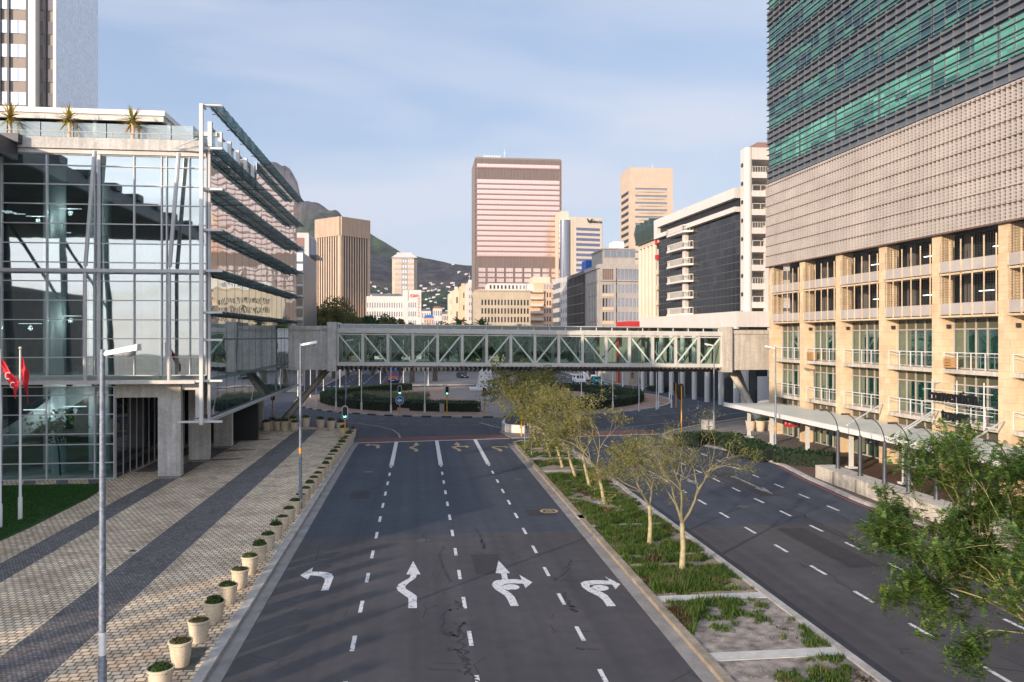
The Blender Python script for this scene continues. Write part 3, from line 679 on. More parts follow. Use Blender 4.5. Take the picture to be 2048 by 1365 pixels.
# corner mast and brackets
mz = [3.8, 6.4, 9.0, 10.75, 13.4, 16.0, 18.6, 21.2, 23.9]
MB().box(-13.78, -13.56, YF - 1.1, YF - .88, 3.6, 23.9).build('corner_mast', M_STEELW, hall)
MB().box(-13.45, -13.3, YF - .3, YF - .1, 3.8, 21.2).build('corner_post', M_STEEL, hall)
for z in mz:
    MB().box(-15.2 if z == 3.8 else -13.78, -12.45, YF - .75, YF - .6, z - .1, z + .03).box(-13.7, -13.6, YF - .9, YF, z - .12, z - .02).build('bracket', M_STEELW, hall)
MB().box(-13.78, -12.5, YF - .95, YF - .85, 23.82, 23.9).build('bracket', M_STEELW, hall)
MB().tube((-15.4, YF - .6, 21.15), (-13.9, YF - 1.0, 21.7), .04).tube((-15.4, YF - .6, 21.15), (-13.9, YF - .9, 21.1), .03).build('tie_rod', M_STEEL, hall)
# side glazing with levels
YE = 91.0; lv = [3.95, 6.4, 9.0, 10.75, 13.4, 16.0, 18.6, 21.2]
ybs = np.linspace(YF, YE, 6)
for a, b in zip(lv[:-1], lv[1:]):
    for y0, y1 in zip(ybs[:-1], ybs[1:]): MB().box(XS - .06, XS, y0 + .02, y1 - .02, a + .06, b - .06).build('side_glass', M_GLS, hall)
for y0, y1 in ((69, 76), (76.04, 83.5), (83.54, 91)): MB().box(XS - .06, XS, y0, y1, 21.26, 23.85).build('side_glass', M_GLS, hall)
for z in (9.0, 6.4): MB().box(XS - .05, XS + .32, YF - .1, YE, z - .07, z + .05).build('ledge', M_SHADE, hall)
MB().box(XS - .8, XS + .28, YF - .2, YE, 3.72, 3.9).build('bottom_ledge', M_STEEL, hall)
js = MB()
for z in lv: js.box(XS - .1, XS + .02, YF, YE, z - .06, z + .06)
for y in np.linspace(YF, YE, 16): js.box(XS - .03, XS + .012, y - .015, y + .015, 3.95, 21.2)
js.build('glazing_joints', M_STEELD, hall)
for z in (23.9, 21.2, 18.6, 16.0, 13.4, 10.75):
    sh = MB(); y = YF - .7; ye = YE - 1.5
    while y < ye:
        sh.add([(XS + .12, y + .05, z + .04), (XS + 1.05, y + .05, z + .04), (XS + 1.05, y + 1.30, z - .05), (XS + .12, y + 1.30, z - .05), (XS + .12, y + .05, z + .06), (XS + 1.05, y + .05, z + .06), (XS + 1.05, y + 1.30, z - .03), (XS + .12, y + 1.30, z - .03)], MB.BF); y += 1.36
    p = sh.build('sunshade', M_SHADE, hall)
    bb = MB().tube((XS + .4, YF - .7, z - .16), (XS + .4, ye, z - .16), .055, n=6)
    for yy in np.arange(YF + 1, ye, 4.1): bb.bar((XS, yy, z - .12), (XS + 1.0, yy, z - .08), .05, .06)
    bb.build('sunshade_rail', M_STEELD, p)
for i, y in enumerate(np.arange(54.6, 70, 2.7)):
    MB().box(XS - .28, XS - .02, y - .15, y + .15, 21.2, 23.3).box(XS - .22, XS - .06, y, y + 1.1, 22.9, 23.0).build('terrace_frame', M_STEELW, hall)
    if i % 2 == 0: MB().box(XS - .2, XS - .12, y + .15, y + 1.2, 21.25, 22.9).build('terrace_glass', M_GLB, hall)
MB().box(-17.5, -13.8, 57.0, 57.3, 22.95, 23.25).build('roof_beam', M_FASC, hall)
MB().box(XS - .5, XS - .07, YF, YE, 3.95, 21.2).build('inner_wall', M_DARK, hall) if False else None
# concrete frame under the box
def pier(y, base=True):
    p = MB().box(-16.58, -15.18, y, y + .62, PZ, 5.3).build('concrete_pier', M_CONC, hall)
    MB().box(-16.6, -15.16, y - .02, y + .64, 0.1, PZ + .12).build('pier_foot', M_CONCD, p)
for y in (YF - .1, 60.3, 67.4, 73.4, 80.5): pier(y)
MB().box(-19.2, -15.18, YF - .1, YF + .5, 5.3, 6.15).build('concrete_beam', M_CONCW, hall)
for y in (60.3, 67.4, 73.4, 80.5): MB().box(-19.2, -15.18, y, y + .62, 5.3, 6.15).build('concrete_beam', M_CONCW, hall)
MB().box(-15.15, -13.9, YF + .1, YF + .5, 5.75, 6.15).box(-14.3, -14.0, YF, YF + .3, 3.95, 5.75).build('skirt_frame', M_FASC, hall)
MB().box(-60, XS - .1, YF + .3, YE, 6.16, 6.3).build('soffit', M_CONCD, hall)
gl = MB()
for y in np.arange(YF + .2, 88, 1.25): gl.box(-19.3, -19.2, y - .03, y + .03, PZ, 5.3)
gl.box(-19.3, -19.2, YF, 88, 5.2, 5.3).build('lobby_mullions', M_STEEL, hall)
M_GLK = glassm('lobby_dark_glass', (0.1, 0.14, 0.15), (0.30, 0.32, 0.33), 0.25, 0.003, 0.5, (0.008, 0.010, 0.012))
for y in np.arange(YF + .2, 86, 5.0): MB().box(-19.28, -19.24, y, y + 4.96, PZ, 5.25).build('lobby_glass', M_GLK, hall)
# interior seen through the glass
MB().box(-60, -14, YF + 1.2, 72, 6.3, 6.7).box(-60, -14, 61, 72, 13.0, 13.4).build('floor_slab', M_INFL, hall)
MB().box(-60, -19.5, YF + .2, 72, 0.1, .16).build('lobby_floor', M_INFL, hall)
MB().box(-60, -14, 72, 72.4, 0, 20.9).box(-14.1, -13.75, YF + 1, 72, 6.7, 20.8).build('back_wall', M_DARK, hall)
MB().box(XY(33, 60), XY(88, 60), 60, 60.4, 7.6, 9.0).build('timber_counter', M_WOOD, hall)
for u, y, r, z1 in ((117, 56.2, .46, 20.8), (96, 58, .3, 20.8), (186, 57, .27, 20.8), (213, 57.5, .3, 20.8), (-60, 56, .46, 20.8), (330, 57.5, .4, 12.5), (297, 62, .4, 16)):
    x = XY(u, y); MB().tube((x, y, .1 if x < -19.8 else 6.7), (x, y, z1), r, n=20).build('round_column', M_INCOL, hall, True)
es = MB(); P0 = Vector((XY(-40, 57), 57, 1.2)); P1 = Vector((XY(190, 57), 57, 6.0))
es.bar(P0, P1, 1.4, 1.15).build('escalator', M_INFL, hall)
er = MB()
for dy in (-.65, .65): er.bar(P0 + Vector((0, dy, 1.2)), P1 + Vector((0, dy, 1.2)), .06, .06)
er.build('escalator_rail', M_STEELD, hall)
br = MB()
for x in np.arange(XY(215, 55), -14.5, .55): br.box(x - .02, x + .02, 55.2, 55.24, 6.7, 7.8)
br.box(XY(215, 55), -14.5, 55.18, 55.26, 7.75, 7.82).build('gallery_rail', M_INCOL, hall)
M_STRIP = emis('interior_strip_light', (0.9, 0.97, 1.0), 1.6)
for u, v in ((12, 427), (38, 432), (130, 468), (20, 430)): 
    x = XY(u, 58); MB().box(x - .35, x + .35, 58, 58.1, 9.2 + (673 - v) * .0345, 9.25 + (673 - v) * .0345).build('ceiling_light', M_STRIP, hall)

for u, y, z in ((140, 55.2, 17.5), (75, 55.4, 17.0), (140, 55.2, 10.5), (60, 55.4, 10.0), (150, 55.0, 4.6), (70, 55.2, 4.4)):  # pendants and point lights added to brighten the columns behind the glass
    x = XY(u, y); fx = MB().box(x - .7, x + .7, y - .04, y + .04, z, z + .05).build('added_pendant', M_STRIP, hall)
    MB().tube((x, y, z + .1), (x, y, z + 2.2), .012, n=4).build('cord', M_STEELD, fx)
    ld = bpy.data.lights.new('lobby_fill_light', 'POINT'); ld.energy = 60; ld.color = (1.0, .96, .9); ld.shadow_soft_size = .14
    lo = bpy.data.objects.new('lobby_fill_light', ld); col.objects.link(lo); lo.parent = hall; lo.location = wmat(hall).inverted() @ Vector((x, y, z - .25))
# long entrance canopy of the hall, toward the viewer and left of the frame (seen in the glass)
can = thing('hall_canopy', 'broad dark roof canopy on raking columns before the glass hall', 'canopy', (-40, 30, 0))
MB().box(-72, -25, 10, 53.2, 20.4, 21.2).build('roof', M_DARK, can)
cf = MB()
for y in np.arange(11, 53, 5.2): cf.box(-25.9, -24.6, y, y + 1.3, 21.2, 21.75)
cf.box(-25.2, -24.9, 10, 53.2, 20.2, 21.3).build('roof_edge', M_STEELD, can)
for y in (13, 24, 35, 46): MB().tube((-34, y, PZ), (-34.8, y, 20.4), .4, .3).tube((-34.5, y, 12), (-38.5, y + 3, 20.4), .16).build('column', M_STEELD, can, True)
MB().box(-45.4, -45, -7, 40, 0, 14.8).build('wall', M_CONCD, can)  # unseen wall added to darken the reflection, sized to shade the middle road
for i, y in enumerate(np.arange(-0.5, 15.5, 2.15)):  # row of unseen fins, added to throw the diagonal shadow stripes on the road
    tag(MB().box(-22.4, -21.6, y, y + .14, PZ, 6.3).build('shadow_fin', M_STEELD), 'flat dark fin added left of the view to cast road stripes, ' + ['first', 'second', 'third', 'fourth', 'fifth', 'sixth', 'seventh', 'eighth'][i] + ' of the row', 'post', 'fins added for the road stripes')

# ------------------------------------------------------------------ tower behind the hall
M_TST = mat('pale_blue_stone', (0.86, 0.88, 0.92), 0.38, 0.55, var=0.05, vs=0.8, fine=2.2, kind='World')
M_TFR = mat('taupe_spandrel', (0.23, 0.19, 0.165), 0.6, var=0.1, vs=0.5, kind='World')
M_TWH = mat('white_pier', (0.80, 0.77, 0.72), 0.5, var=0.03, vs=0.5)
M_GLW = glassm('sky_mirror_glass', (1, 1, 1), (0.85, 0.85, 0.86), 0.0, 0, 1, (0.05, 0.05, 0.05), 0.03)
M_GLT = glassm('bronze_glass', (1, 1, 1), (0.20, 0.17, 0.15), 0.0, 0, 1, (0.05, 0.04, 0.035), 0.05)
tw = thing('office_tower', 'tall tower with pale stone flank and white piers behind the glass hall', 'building', (-52, 110, 0))
ty = 110.0; tx = XY(113, ty); T1 = 62
MB().box(tx - 40, tx - .3, ty + .4, ty + 13.5, 0, T1).build('core', M_TFR, tw)
MB().box(tx - .3, tx, ty, ty + 13.5, 0, T1).build('stone_flank', M_TST, tw)
xp0, xp1 = XY(63, ty), XY(77, ty)
MB().box(xp0, xp1, ty - .9, ty + .4, 0, T1).build('white_pier', M_TWH, tw)
MB().box(tx - .32, tx + .05, ty - .25, ty + .02, 0, T1).build('white_pier', M_TWH, tw)
fl = 48.0 / 1600 * DY(30, ty)
z00 = ZY(30, 124 + 24, ty)
for k in range(-10, 8):
    z = z00 + k * fl
    if z < 20 or z > T1 - 3: continue
    for u0, u1 in ((-34, -2), (0, 14), (17, 33), (34.5, 50)):
        MB().box(XY(u0, ty), XY(u1, ty), ty + .3, ty + .42, z - fl * .27, z + fl * .27).build('window', M_GLW, tw)
    MB().box(XY(79, ty), XY(88, ty), ty + .3, ty + .42, z - fl * .27, z + fl * .27).build('window', M_GLT, tw)
    MB().box(XY(92, ty), XY(107, ty), ty + .3, ty + .42, z - fl * .27, z + fl * .27).build('window', M_GLT, tw)
mm = MB()
for u in (-2, 15.5, 53, 90, 109): x = XY(u, ty); mm.box(x - .12, x + .12, ty + .05, ty + .45, 0, T1)
mm.build('mullions', M_STEELD, tw)
MB().box(XY(-34, ty), XY(50, ty), ty + .25, ty + .4, 0, T1).build('spandrel', M_TFR, tw) if False else None

# ------------------------------------------------------------------ footbridge
br_ = thing('glass_footbridge', 'enclosed steel truss footbridge with glass sides crossing above the road', 'footbridge', (10, 84, 0))
BX0, BX1 = -8.15, 32.0; BY0, BY1 = 82.0, 86.0
dzb = lambda x: -0.35 * (x - BX0) / (BX1 - BX0)
def sbox(mb, x0, x1, y0, y1, z0, z1):
    a, b = dzb(x0), dzb(x1)
    return mb.add([(x0, y0, z0 + a), (x1, y0, z0 + b), (x1, y1, z0 + b), (x0, y1, z0 + a), (x0, y0, z1 + a), (x1, y0, z1 + b), (x1, y1, z1 + b), (x0, y1, z1 + a)], MB.BF)
M_BRS = mat('bridge_paint', (0.50, 0.49, 0.46), 0.5, var=0.08, vs=0.8, kind='World')
M_BRD = mat('bridge_diagonal_paint', (0.52, 0.60, 0.54), 0.45, var=0.06, vs=0.8, kind='World')
M_BRG = glassm('bridge_glass', (0.84, 0.92, 0.88), (0.22, 0.25, 0.25), 0.93, 0.003, 0.5, (0.01, 0.014, 0.012))
M_RIB = mat('soffit_rib', (0.22, 0.19, 0.15), 0.6, var=0.15, vs=0.8, kind='World')
bays = 16; bw = (BX1 - BX0) / bays; xsb = [BX0 + bw * i for i in range(bays + 1)]
dg = 'bbbffffbfbbbbfff'.replace('b', chr(92)).replace('f', '/')
for y0, y1, nm in ((BY0, BY0 + .3, 'front'), (BY1 - .3, BY1, 'rear')):
    sbox(MB(), BX0, BX1, y0 - (.08 if nm == 'front' else 0), y1, 9.55, 9.97).build('top_chord', M_BRS, br_)
    sbox(MB(), BX0, BX1, y0, y1 - .05, 9.36, 9.47).build('top_rail', M_BRS, br_)
    sbox(MB(), BX0, BX1, y0 - (.06 if nm == 'front' else 0), y1, 6.22, 6.62).build('bottom_chord', M_BRS, br_)
    for i, x in enumerate(xsb):
        d = dzb(x); MB().box(x - .14, x + .14, y0 - .03, y1 - .02, 6.5 + d, 9.7 + d).box(x - .19, x + .19, y0 - .12, y0 - .03, 9.6 + d, 9.95 + d).box(x - .19, x + .19, y0 - .10, y0 - .03, 6.26 + d, 6.6 + d).build('upright', M_BRS, br_)
    for i in range(bays):
        a, b = (xsb[i] + .15, xsb[i + 1] - .15); c = dg[i] if nm == 'front' else ('/' if dg[i] == '\\' else '\\')
        za, zb = (9.35, 6.65) if c == '\\' else (6.65, 9.35)
        yc = (y0 + y1) / 2
        MB().bar((a, yc, za + dzb(a)), (b, yc, zb + dzb(b)), .13, .15).build('diagonal', M_BRD, br_)
        sbox(MB(), a - .02, b + .02, yc + .09, yc + .11, 6.62, 9.36).build('glass_panel', M_BRG, br_)
sbox(MB(), BX0, BX1, BY0 + .3, BY1 - .3, 6.3, 6.5).build('deck', M_CONCD, br_)
sbox(MB(), BX0, BX1, BY0 + .35, BY1 - .35, 9.9, 9.96).build('ceiling', M_FASC, br_)
cl = MB()
for i in range(bays * 3 // 2 + 1): x = BX0 + (BX1 - BX0) * i / (bays * 1.5); cl.box(x - .05, x + .05, BY0 + .9, BY0 + 1.0, 9.96 + dzb(x), 10.4 + dzb(x))
sbox(cl, BX0, BX1, BY0 + .88, BY0 + 1.0, 9.96, 10.04)
cl.build('rooflight_frame', M_BRS, br_)
sbox(MB(), BX0, BX1, BY0 + 1.0, BY0 + 1.03, 10.0, 10.4).build('rooflight', glassm('rooflight_glass', (1, 1, 1), (0.10, 0.12, 0.13), 0.0, 0, 1, (0.01, 0.014, 0.016)), br_)
sbox(MB(), BX0 - .8, BX1 + .5, BY0 + .7, BY1 - .6, 10.4, 10.48).build('roof', M_STEEL, br_)
rb = MB(); x = BX0 + .1
while x < BX1 + 1.5:
    d = dzb(x); rb.add([(x, BY0 + .1, 6.05 + d), (x + .17, BY0 + .1, 6.05 + d), (x + .17, BY1, 5.55 + d), (x, BY1, 5.55 + d), (x, BY0 + .1, 6.2 + d), (x + .17, BY0 + .1, 6.2 + d), (x + .17, BY1, 6.2 + d), (x, BY1, 6.2 + d)], MB.BF); x += .48
rb.build('soffit_ribs', M_RIB, br_)
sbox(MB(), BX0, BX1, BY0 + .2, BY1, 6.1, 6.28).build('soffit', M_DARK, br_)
MB().box(XS + .6, -9.1, 81.7, 87, 5.85, 10.25).box(XS + .6, -9.1, 81.55, 81.7, 9.85, 10.25).build('concrete_abutment', M_CONC, br_)
MB().box(-9.1, BX0 - .05, 81.3, 87.3, 5.72, 10.62).build('concrete_portal', M_CONC, br_)
MB().box(XS, XS + .6, 82.0, 86.8, 6.0, 10.0).build('link_glass', M_GLK, br_)
MB().box(32.9, 46, 81.7, 87, 5.62, 9.85).box(32.9, 46, 81.55, 81.7, 9.45, 9.85).build('concrete_abutment', M_CONCW, br_)
MB().box(32.02, 32.9, 81.3, 87.3, 5.4, 10.2).build('concrete_portal', M_CONCW, br_)
MB().box(33.4, 37.0, 81.9, 86, 9.85, 10.0).build('abutment_cap', M_STEELD, br_)
gb = G(558, 857); MB().tube((gb[0], gb[1], 0.1), (XY(655, 84.3), 84.3, 5.75), .30, n=14).build('raking_leg', M_RIB, br_, True)
MB().tube((gb[0] - .5, gb[1] + 2.5, 0.1), (XY(655, 85), 85.6, 5.75), .26, n=14).build('raking_leg', M_RIB, br_, True)
ge = G(1522, 848); MB().tube((ge[0], ge[1], 0.1), (XY(1462, 84), 84, 5.4), .36, .34, n=14).build('raking_leg', M_CONCW, br_, True)
MB().tube((ge[0] + .6, ge[1] + 2.5, 0.1), (XY(1475, 86), 86, 5.4), .3, n=14).build('raking_leg', M_CONCW, br_, True)

# ------------------------------------------------------------------ convention tower building (right)
def stone(name, c, bwd, rh):
    s = NT(name); s.b.inputs['Roughness'].default_value = 0.8
    g = s.n('ShaderNodeNewGeometry'); sp = s.n('ShaderNodeSeparateXYZ'); s.l(g.outputs['Position'], sp.inputs[0])
    cb = s.n('ShaderNodeCombineXYZ'); s.l(s.math('ADD', sp.outputs[0], sp.outputs[1]), cb.inputs[0]); s.l(sp.outputs[2], cb.inputs[1])
    b = s.n('ShaderNodeTexBrick'); b.inputs['Brick Width'].default_value = bwd; b.inputs['Row Height'].default_value = rh; b.inputs['Mortar Size'].default_value = 0.008; b.inputs['Scale'].default_value = 1; b.offset = 0.5
    b.inputs['Color1'].default_value = (*c, 1); b.inputs['Color2'].default_value = tuple(x * .86 for x in c) + (1,); b.inputs['Mortar'].default_value = tuple(x * .6 for x in c) + (1,)
    s.l(cb.outputs[0], b.inputs['Vector'])
    nz = s.noise(s.co('World'), 1.2, 7, 0.65)
    s.l(s.mix(0.6, b.outputs['Color'], s.ramp(nz, [(0.35, (0.78, 0.75, 0.72)), (0.65, (1.1, 1.1, 1.1))]), 'MULTIPLY'), s.b.inputs['Base Color']); return s.m
M_SAND = stone('sandstone_cladding', (0.66, 0.505, 0.33), 0.9, 0.45)
M_SCR = mat('precast_screen', (0.385, 0.35, 0.33), 0.8, var=0.12, vs=0.5, kind='World')
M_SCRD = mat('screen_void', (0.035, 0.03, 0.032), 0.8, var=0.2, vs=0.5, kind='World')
M_RUST = mat('rusty_joint', (0.12, 0.07, 0.05), 0.8, var=0.3, vs=1.5, kind='World')
M_SPAN = mat('dark_grey_spandrel', (0.13, 0.15, 0.18), 0.35, 0.3, var=0.12, vs=0.6, kind='World')
M_FIN = mat('dark_sun_fin', (0.17, 0.185, 0.21), 0.45, 0.3, var=0.1, vs=0.5, kind='World')
def panes(name, cy, cz, cols, refl, zoff=0.0):
    s = NT(name); tcx = s.n('ShaderNodeTexCoord'); sp = s.n('ShaderNodeSeparateXYZ'); s.l(tcx.outputs['Object'], sp.inputs[0])
    cb = s.n('ShaderNodeCombineXYZ'); s.l(s.math('FLOOR', s.math('DIVIDE', sp.outputs[1], cy)), cb.inputs[0]); s.l(s.math('FLOOR', s.math('DIVIDE', s.math('SUBTRACT', sp.outputs[2], zoff), cz)), cb.inputs[1])
    wn = s.n('ShaderNodeTexWhiteNoise'); s.l(cb.outputs[0], wn.inputs[0])
    big = s.noise(cb.outputs[0], 0.23, 2)
    f = s.math('ADD', s.math('MULTIPLY', wn.outputs[0], 0.5), s.math('MULTIPLY', big, 0.5))
    k = len(cols); r = s.ramp(f, [(0.25 + 0.5 * i / (k - 1), c) for i, c in enumerate(cols)]); s.l(r, s.b.inputs['Base Color'])
    s.b.inputs['Roughness'].default_value = 0.12; s.b.inputs['Specular IOR Level'].default_value = refl; s.b.inputs['Metallic'].default_value = 0.15
    return s.m
M_GRB = panes('green_blinds_glass', 1.3, 0.53, [(0.02, 0.07, 0.075), (0.07, 0.25, 0.19), (0.09, 0.33, 0.25), (0.14, 0.43, 0.32)], 0.8)
M_GRD = panes('teal_glass', 1.3, 0.53, [(0.012, 0.045, 0.06), (0.02, 0.08, 0.10), (0.04, 0.15, 0.14), (0.07, 0.26, 0.20)], 0.9)
M_GRS = glassm('shopfront_green_glass', (0.3, 0.6, 0.5), (0.28, 0.34, 0.33), 0.12, 0.006, 0.6, (0.006, 0.030, 0.022))
M_OLV = mat('olive_panel', (0.10, 0.10, 0.06), 0.3, var=0.08)
ct = thing('convention_tower_building', 'tall dark green glazed tower above a woven screen and sandstone columns', 'building', (32.6, 71.7, 0), 0.0163)
SB = 5.85; NB = 10; SMAX = SB * NB + 0.9
def lb(mb, x0, x1, s0, s1, z0, z1): return mb.box(x0, x1, -s1, -s0, z0, z1)
lb(MB(), 1.9, 24, 0.3, SMAX, 0, 15.7).build('core', M_DARK, ct, local=True)
lb(MB(), 0.12, 24, -.3, SMAX, 15.75, 60).build('tower_core', M_SPAN, ct, local=True)
for k in range(NB + 1):
    s0 = SB * k
    c = lb(MB(), 0, .95, s0, s0 + .9, PZ - .1, 15.7).build('stone_column', M_SAND, ct, local=True)
    if k: lb(MB(), .35, .6, s0 + .9, s0 + 1.02, 9.7, 9.95).build('wall_light', M_STEELD, c, local=True)
def fram(mb, s0, s1, z0, z1, n, x=.95, tr=None, w=.026):
    for i in range(n + 1): s = s0 + (s1 - s0) * i / n; lb(mb, x - .1, x, s - w, s + w, z0, z1)
    for z in [z0 + .04, z1 - .04] + (tr or []): lb(mb, x - .08, x - .002, s0, s1, z - .04, z + .04)
    return mb
for k in range(NB):
    s0, s1 = SB * k + .9, SB * (k + 1)
    for (z0, z1, tr) in ((7.15, 10.4, 9.65), (3.9, 6.9, 6.15), (PZ, 3.55, 2.95)):
        wn_ = lb(MB(), .96, 1.0, s0, s1, z0, tr).build('window', M_GRS, ct, local=True)
        fram(MB(), s0, s1, z0, z1, 5, tr=[tr]).build('frame', M_SCR, wn_, local=True)
        lb(MB(), .955, 1.0, s0, s1, tr, z1).build('transom_panel', M_OLV, wn_, local=True)
        if z0 > 1:
            lb(MB(), .12, 1.9, s0, s1, z0 - .28, z0 - .02).build('balcony_slab', M_CONCW, ct, local=True)
            r = MB(); lb(r, .16, .2, s0, s1, z0 + 1.0, z0 + 1.05); lb(r, .16, .2, s0, s1, z0 + .8, z0 + .82)
            for q in range(5): s = s0 + .05 + (s1 - s0 - .1) * q / 4; lb(r, .15, .2, s - .025, s + .025, z0 - .2, z0 + 1.05)
            r.build('railing', M_STEELW, ct, local=True)
            cu = MB()
            for q in range(5):
                if random.random() < .22: a = s0 + (s1 - s0) * q / 5 + .1; lb(cu, 1.25, 1.3, a, a + random.uniform(.4, .9), z0, tr - .1)
            if cu.v: cu.build('blind', random.choice([M_OLV, M_INCOL, M_GRD]), wn_, local=True)
    for (z0, z1) in ((10.55, 11.25), (13.2, 13.9)):
        pp = MB(); n = 5
        for q in range(n): a = s0 - .0 + (s1 - s0) * q / n; lb(pp, -.10, .06, a + .02, a + (s1 - s0) / n - .02, z0, z1)
        pp.build('parapet', M_SCR, ct, local=True)
        bb = MB()
        for q in range(6): a = s0 + (s1 - s0) * q / 5; lb(bb, -.15, -.10, a - .03, a + .03, z0 - .15, z0 + (2.7 if z0 < 12 else 1.95))
        lb(bb, -.10, .8, s0, s1, z0 - .18, z0 - .06); bb.build('screen_bars', M_SAND, ct, local=True)
        mb_ = MB()
        for z in np.arange(z1 + .06, z0 + 2.55, .16): lb(mb_, .02, .035, s0, s1, z, z + .012)
        for a in np.arange(s0 + .12, s1, .22): lb(mb_, .02, .035, a, a + .012, z1, z0 + 2.55)
        mb_.build('mesh_screen', M_STEELD, ct, local=True)
        lb(MB(), .1, 1.9, s0, s1, z0 - .05, z0 + .1).build('deck_slab', M_CONCD, ct, local=True)
        if k in (1, 2, 3, 4, 5): 
            m_ = (s0 + s1) / 2 - random.uniform(-.8, .8); lb(MB(), 1.7, 1.8, m_ - .6, m_ + .6, z0 + 1.45, z0 + 1.5).build('strip_light', M_STRIP, ct, local=True)
        lb(MB(), 1.6, 1.88, s0, s0 + .6, z0, z0 + 2.5).build('inner_column', M_CONCD, ct, local=True)
# woven screen
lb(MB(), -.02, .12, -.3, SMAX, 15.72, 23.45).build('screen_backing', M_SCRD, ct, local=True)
sv = MB()
for s in np.arange(-.3, SMAX, .40): lb(sv, -.21, -.02, s, s + .12, 15.72, 23.4)
for z in np.arange(15.78, 23.4, .21): lb(sv, -.12, -.05, -.3, SMAX, z, z + .08)
sv.build('woven_screen', M_SCR, ct, local=True)
jb = MB()
for z in np.arange(16.65, 23.4, .93): lb(jb, -.215, -.16, -.3, SMAX, z, z + .05)
lb(jb, -.25, .0, -.32, SMAX, 15.62, 15.72)
jb.build('screen_joints', M_RUST, ct, local=True)
# tower fins, spandrels and glass bands
for f in range(7):
    zb = 24.9 + 3.71 * f
    for k in range(NB):
        s0, s1 = SB * k + (.18), SB * (k + 1)
        if zb > 42 and k < 1 and False: continue
        wn_ = lb(MB(), .0, .13, s0, s1, zb, zb + 2.12).build('window', M_GRB if (f == 0 or (f == 4) or (f == 2 and k > 7)) else M_GRD, ct, local=True)
        if f < 5:
            vm = MB()
            for q in range(6): s = s0 + (s1 - s0) * q / 5; lb(vm, -.05, .0, s - .03, s + .03, zb, zb + 2.12)
            lb(vm, -.045, -.002, s0, s1, zb + 1.03, zb + 1.07)
            vm.build('frame', M_SPAN, wn_, local=True)
fn = MB(); z = 23.5
while z < 50: lb(fn, -.13, .11, -.35, SMAX, z, z + .05); z += .53
fn.build('sun_fins', M_FIN, ct, local=True)
bm_ = MB()
for s in np.arange(-.3, SMAX, 1.17): lb(bm_, -.06, .11, s - .02, s + .02, 23.45, 24.88)
for f in range(6):
    zb = 24.9 + 3.71 * f + 2.14
    for s in np.arange(-.3, SMAX, 1.17): lb(bm_, -.04, .11, s - .015, s + .015, zb, zb + 1.56)
bm_.build('spandrel_ribs', M_FIN, ct, local=True)
# sign letters on rails
sg = thing('lettering_sign', 'black letters reading convention tower on thin rails between stone columns', 'sign', (32.9, 45, 5), 0.0163)
M_SGN = mat('black_sign_letters', (0.008, 0.009, 0.012), 0.4, var=0)
def signp(s, z): return Vector((32.6 + .0163 * s - .62, 71.7 - s, z))
text('letters', 'convention', 1.12, 0.06, M_SGN, sg, signp(23.95, 5.15), facing((-1, -.0163)), 0.92, 0.95)
text('letters', 'tower', 1.12, 0.06, M_SGN, sg, signp(25.2, 4.0), facing((-1, -.0163)), 0.90, 0.95)
rr = MB()
for z in (5.1, 5.85, 3.95, 4.6): rr.bar(signp(23.6, z), signp(29.6, z), .04, .04)
for s in (24.3, 26.6, 28.9): rr.bar(signp(s, 3.7), signp(s, 6.5), .05, .05)
for s in (24.3, 28.9): rr.bar(signp(s, 6.3), signp(s, 6.3) + Vector((1.2, 0, 0)), .05, .05)
rr.build('rails', M_STEELW, sg)
# street canopy
cp = thing('street_canopy', 'long flat white canopy on posts over the pavement below the tower', 'canopy', (30, 45, 0))
poly = [(27.6, 70.0), (32.3, 69.4), (33.3, 12), (28.3, 12)]
MB().prism(poly, 3.02, 3.12).build('roof', mat('canopy_sheet', (0.50, 0.52, 0.47), 0.45, var=0.06, vs=.3, kind='World'), cp)
ribbon(MB(), [(27.6, 70.0), (28.3, 12)], -.05, .12, 2.86, 3.2).build('gutter_edge', M_WHITE, cp)
rfb = MB()
for y in np.arange(13, 69.8, 1.9): x0 = 27.75 + (70 - y) * .012; rfb.box(x0, 32.3, y - .05, y + .05, 2.84, 3.0)
rfb.build('ribs', M_STEELW, cp)
for y in (68.7, 64.2, 58.1, 52.0, 46.0, 40.0): 
    x = 29.35 + (68.7 - y) * .012
    MB().box(x - .13, x + .13, y - .1, y + .1, PZ, 2.85).box(x - .3, x + .3, y - .3, y + .3, PZ - .05, PZ + .12).build('post', M_STEELW, cp)
for (u0, v0, u1, v1) in ((1694, 851, 1760, 808), (1795, 872, 1870, 822), (1790, 870, 1862, 822), (1927, 892, 2002, 842)):
    d0 = 28.2; y0 = YX(u0, d0); p0 = Vector((d0, y0, ZY(u0, v0, y0))); y1 = YX(u1, 32.55); p1 = Vector((32.7, y1, ZY(u1, v1, y1)))
    MB().tube(p0, p1, .05, n=8).build('tie_rod', M_STEELW, cp, True)
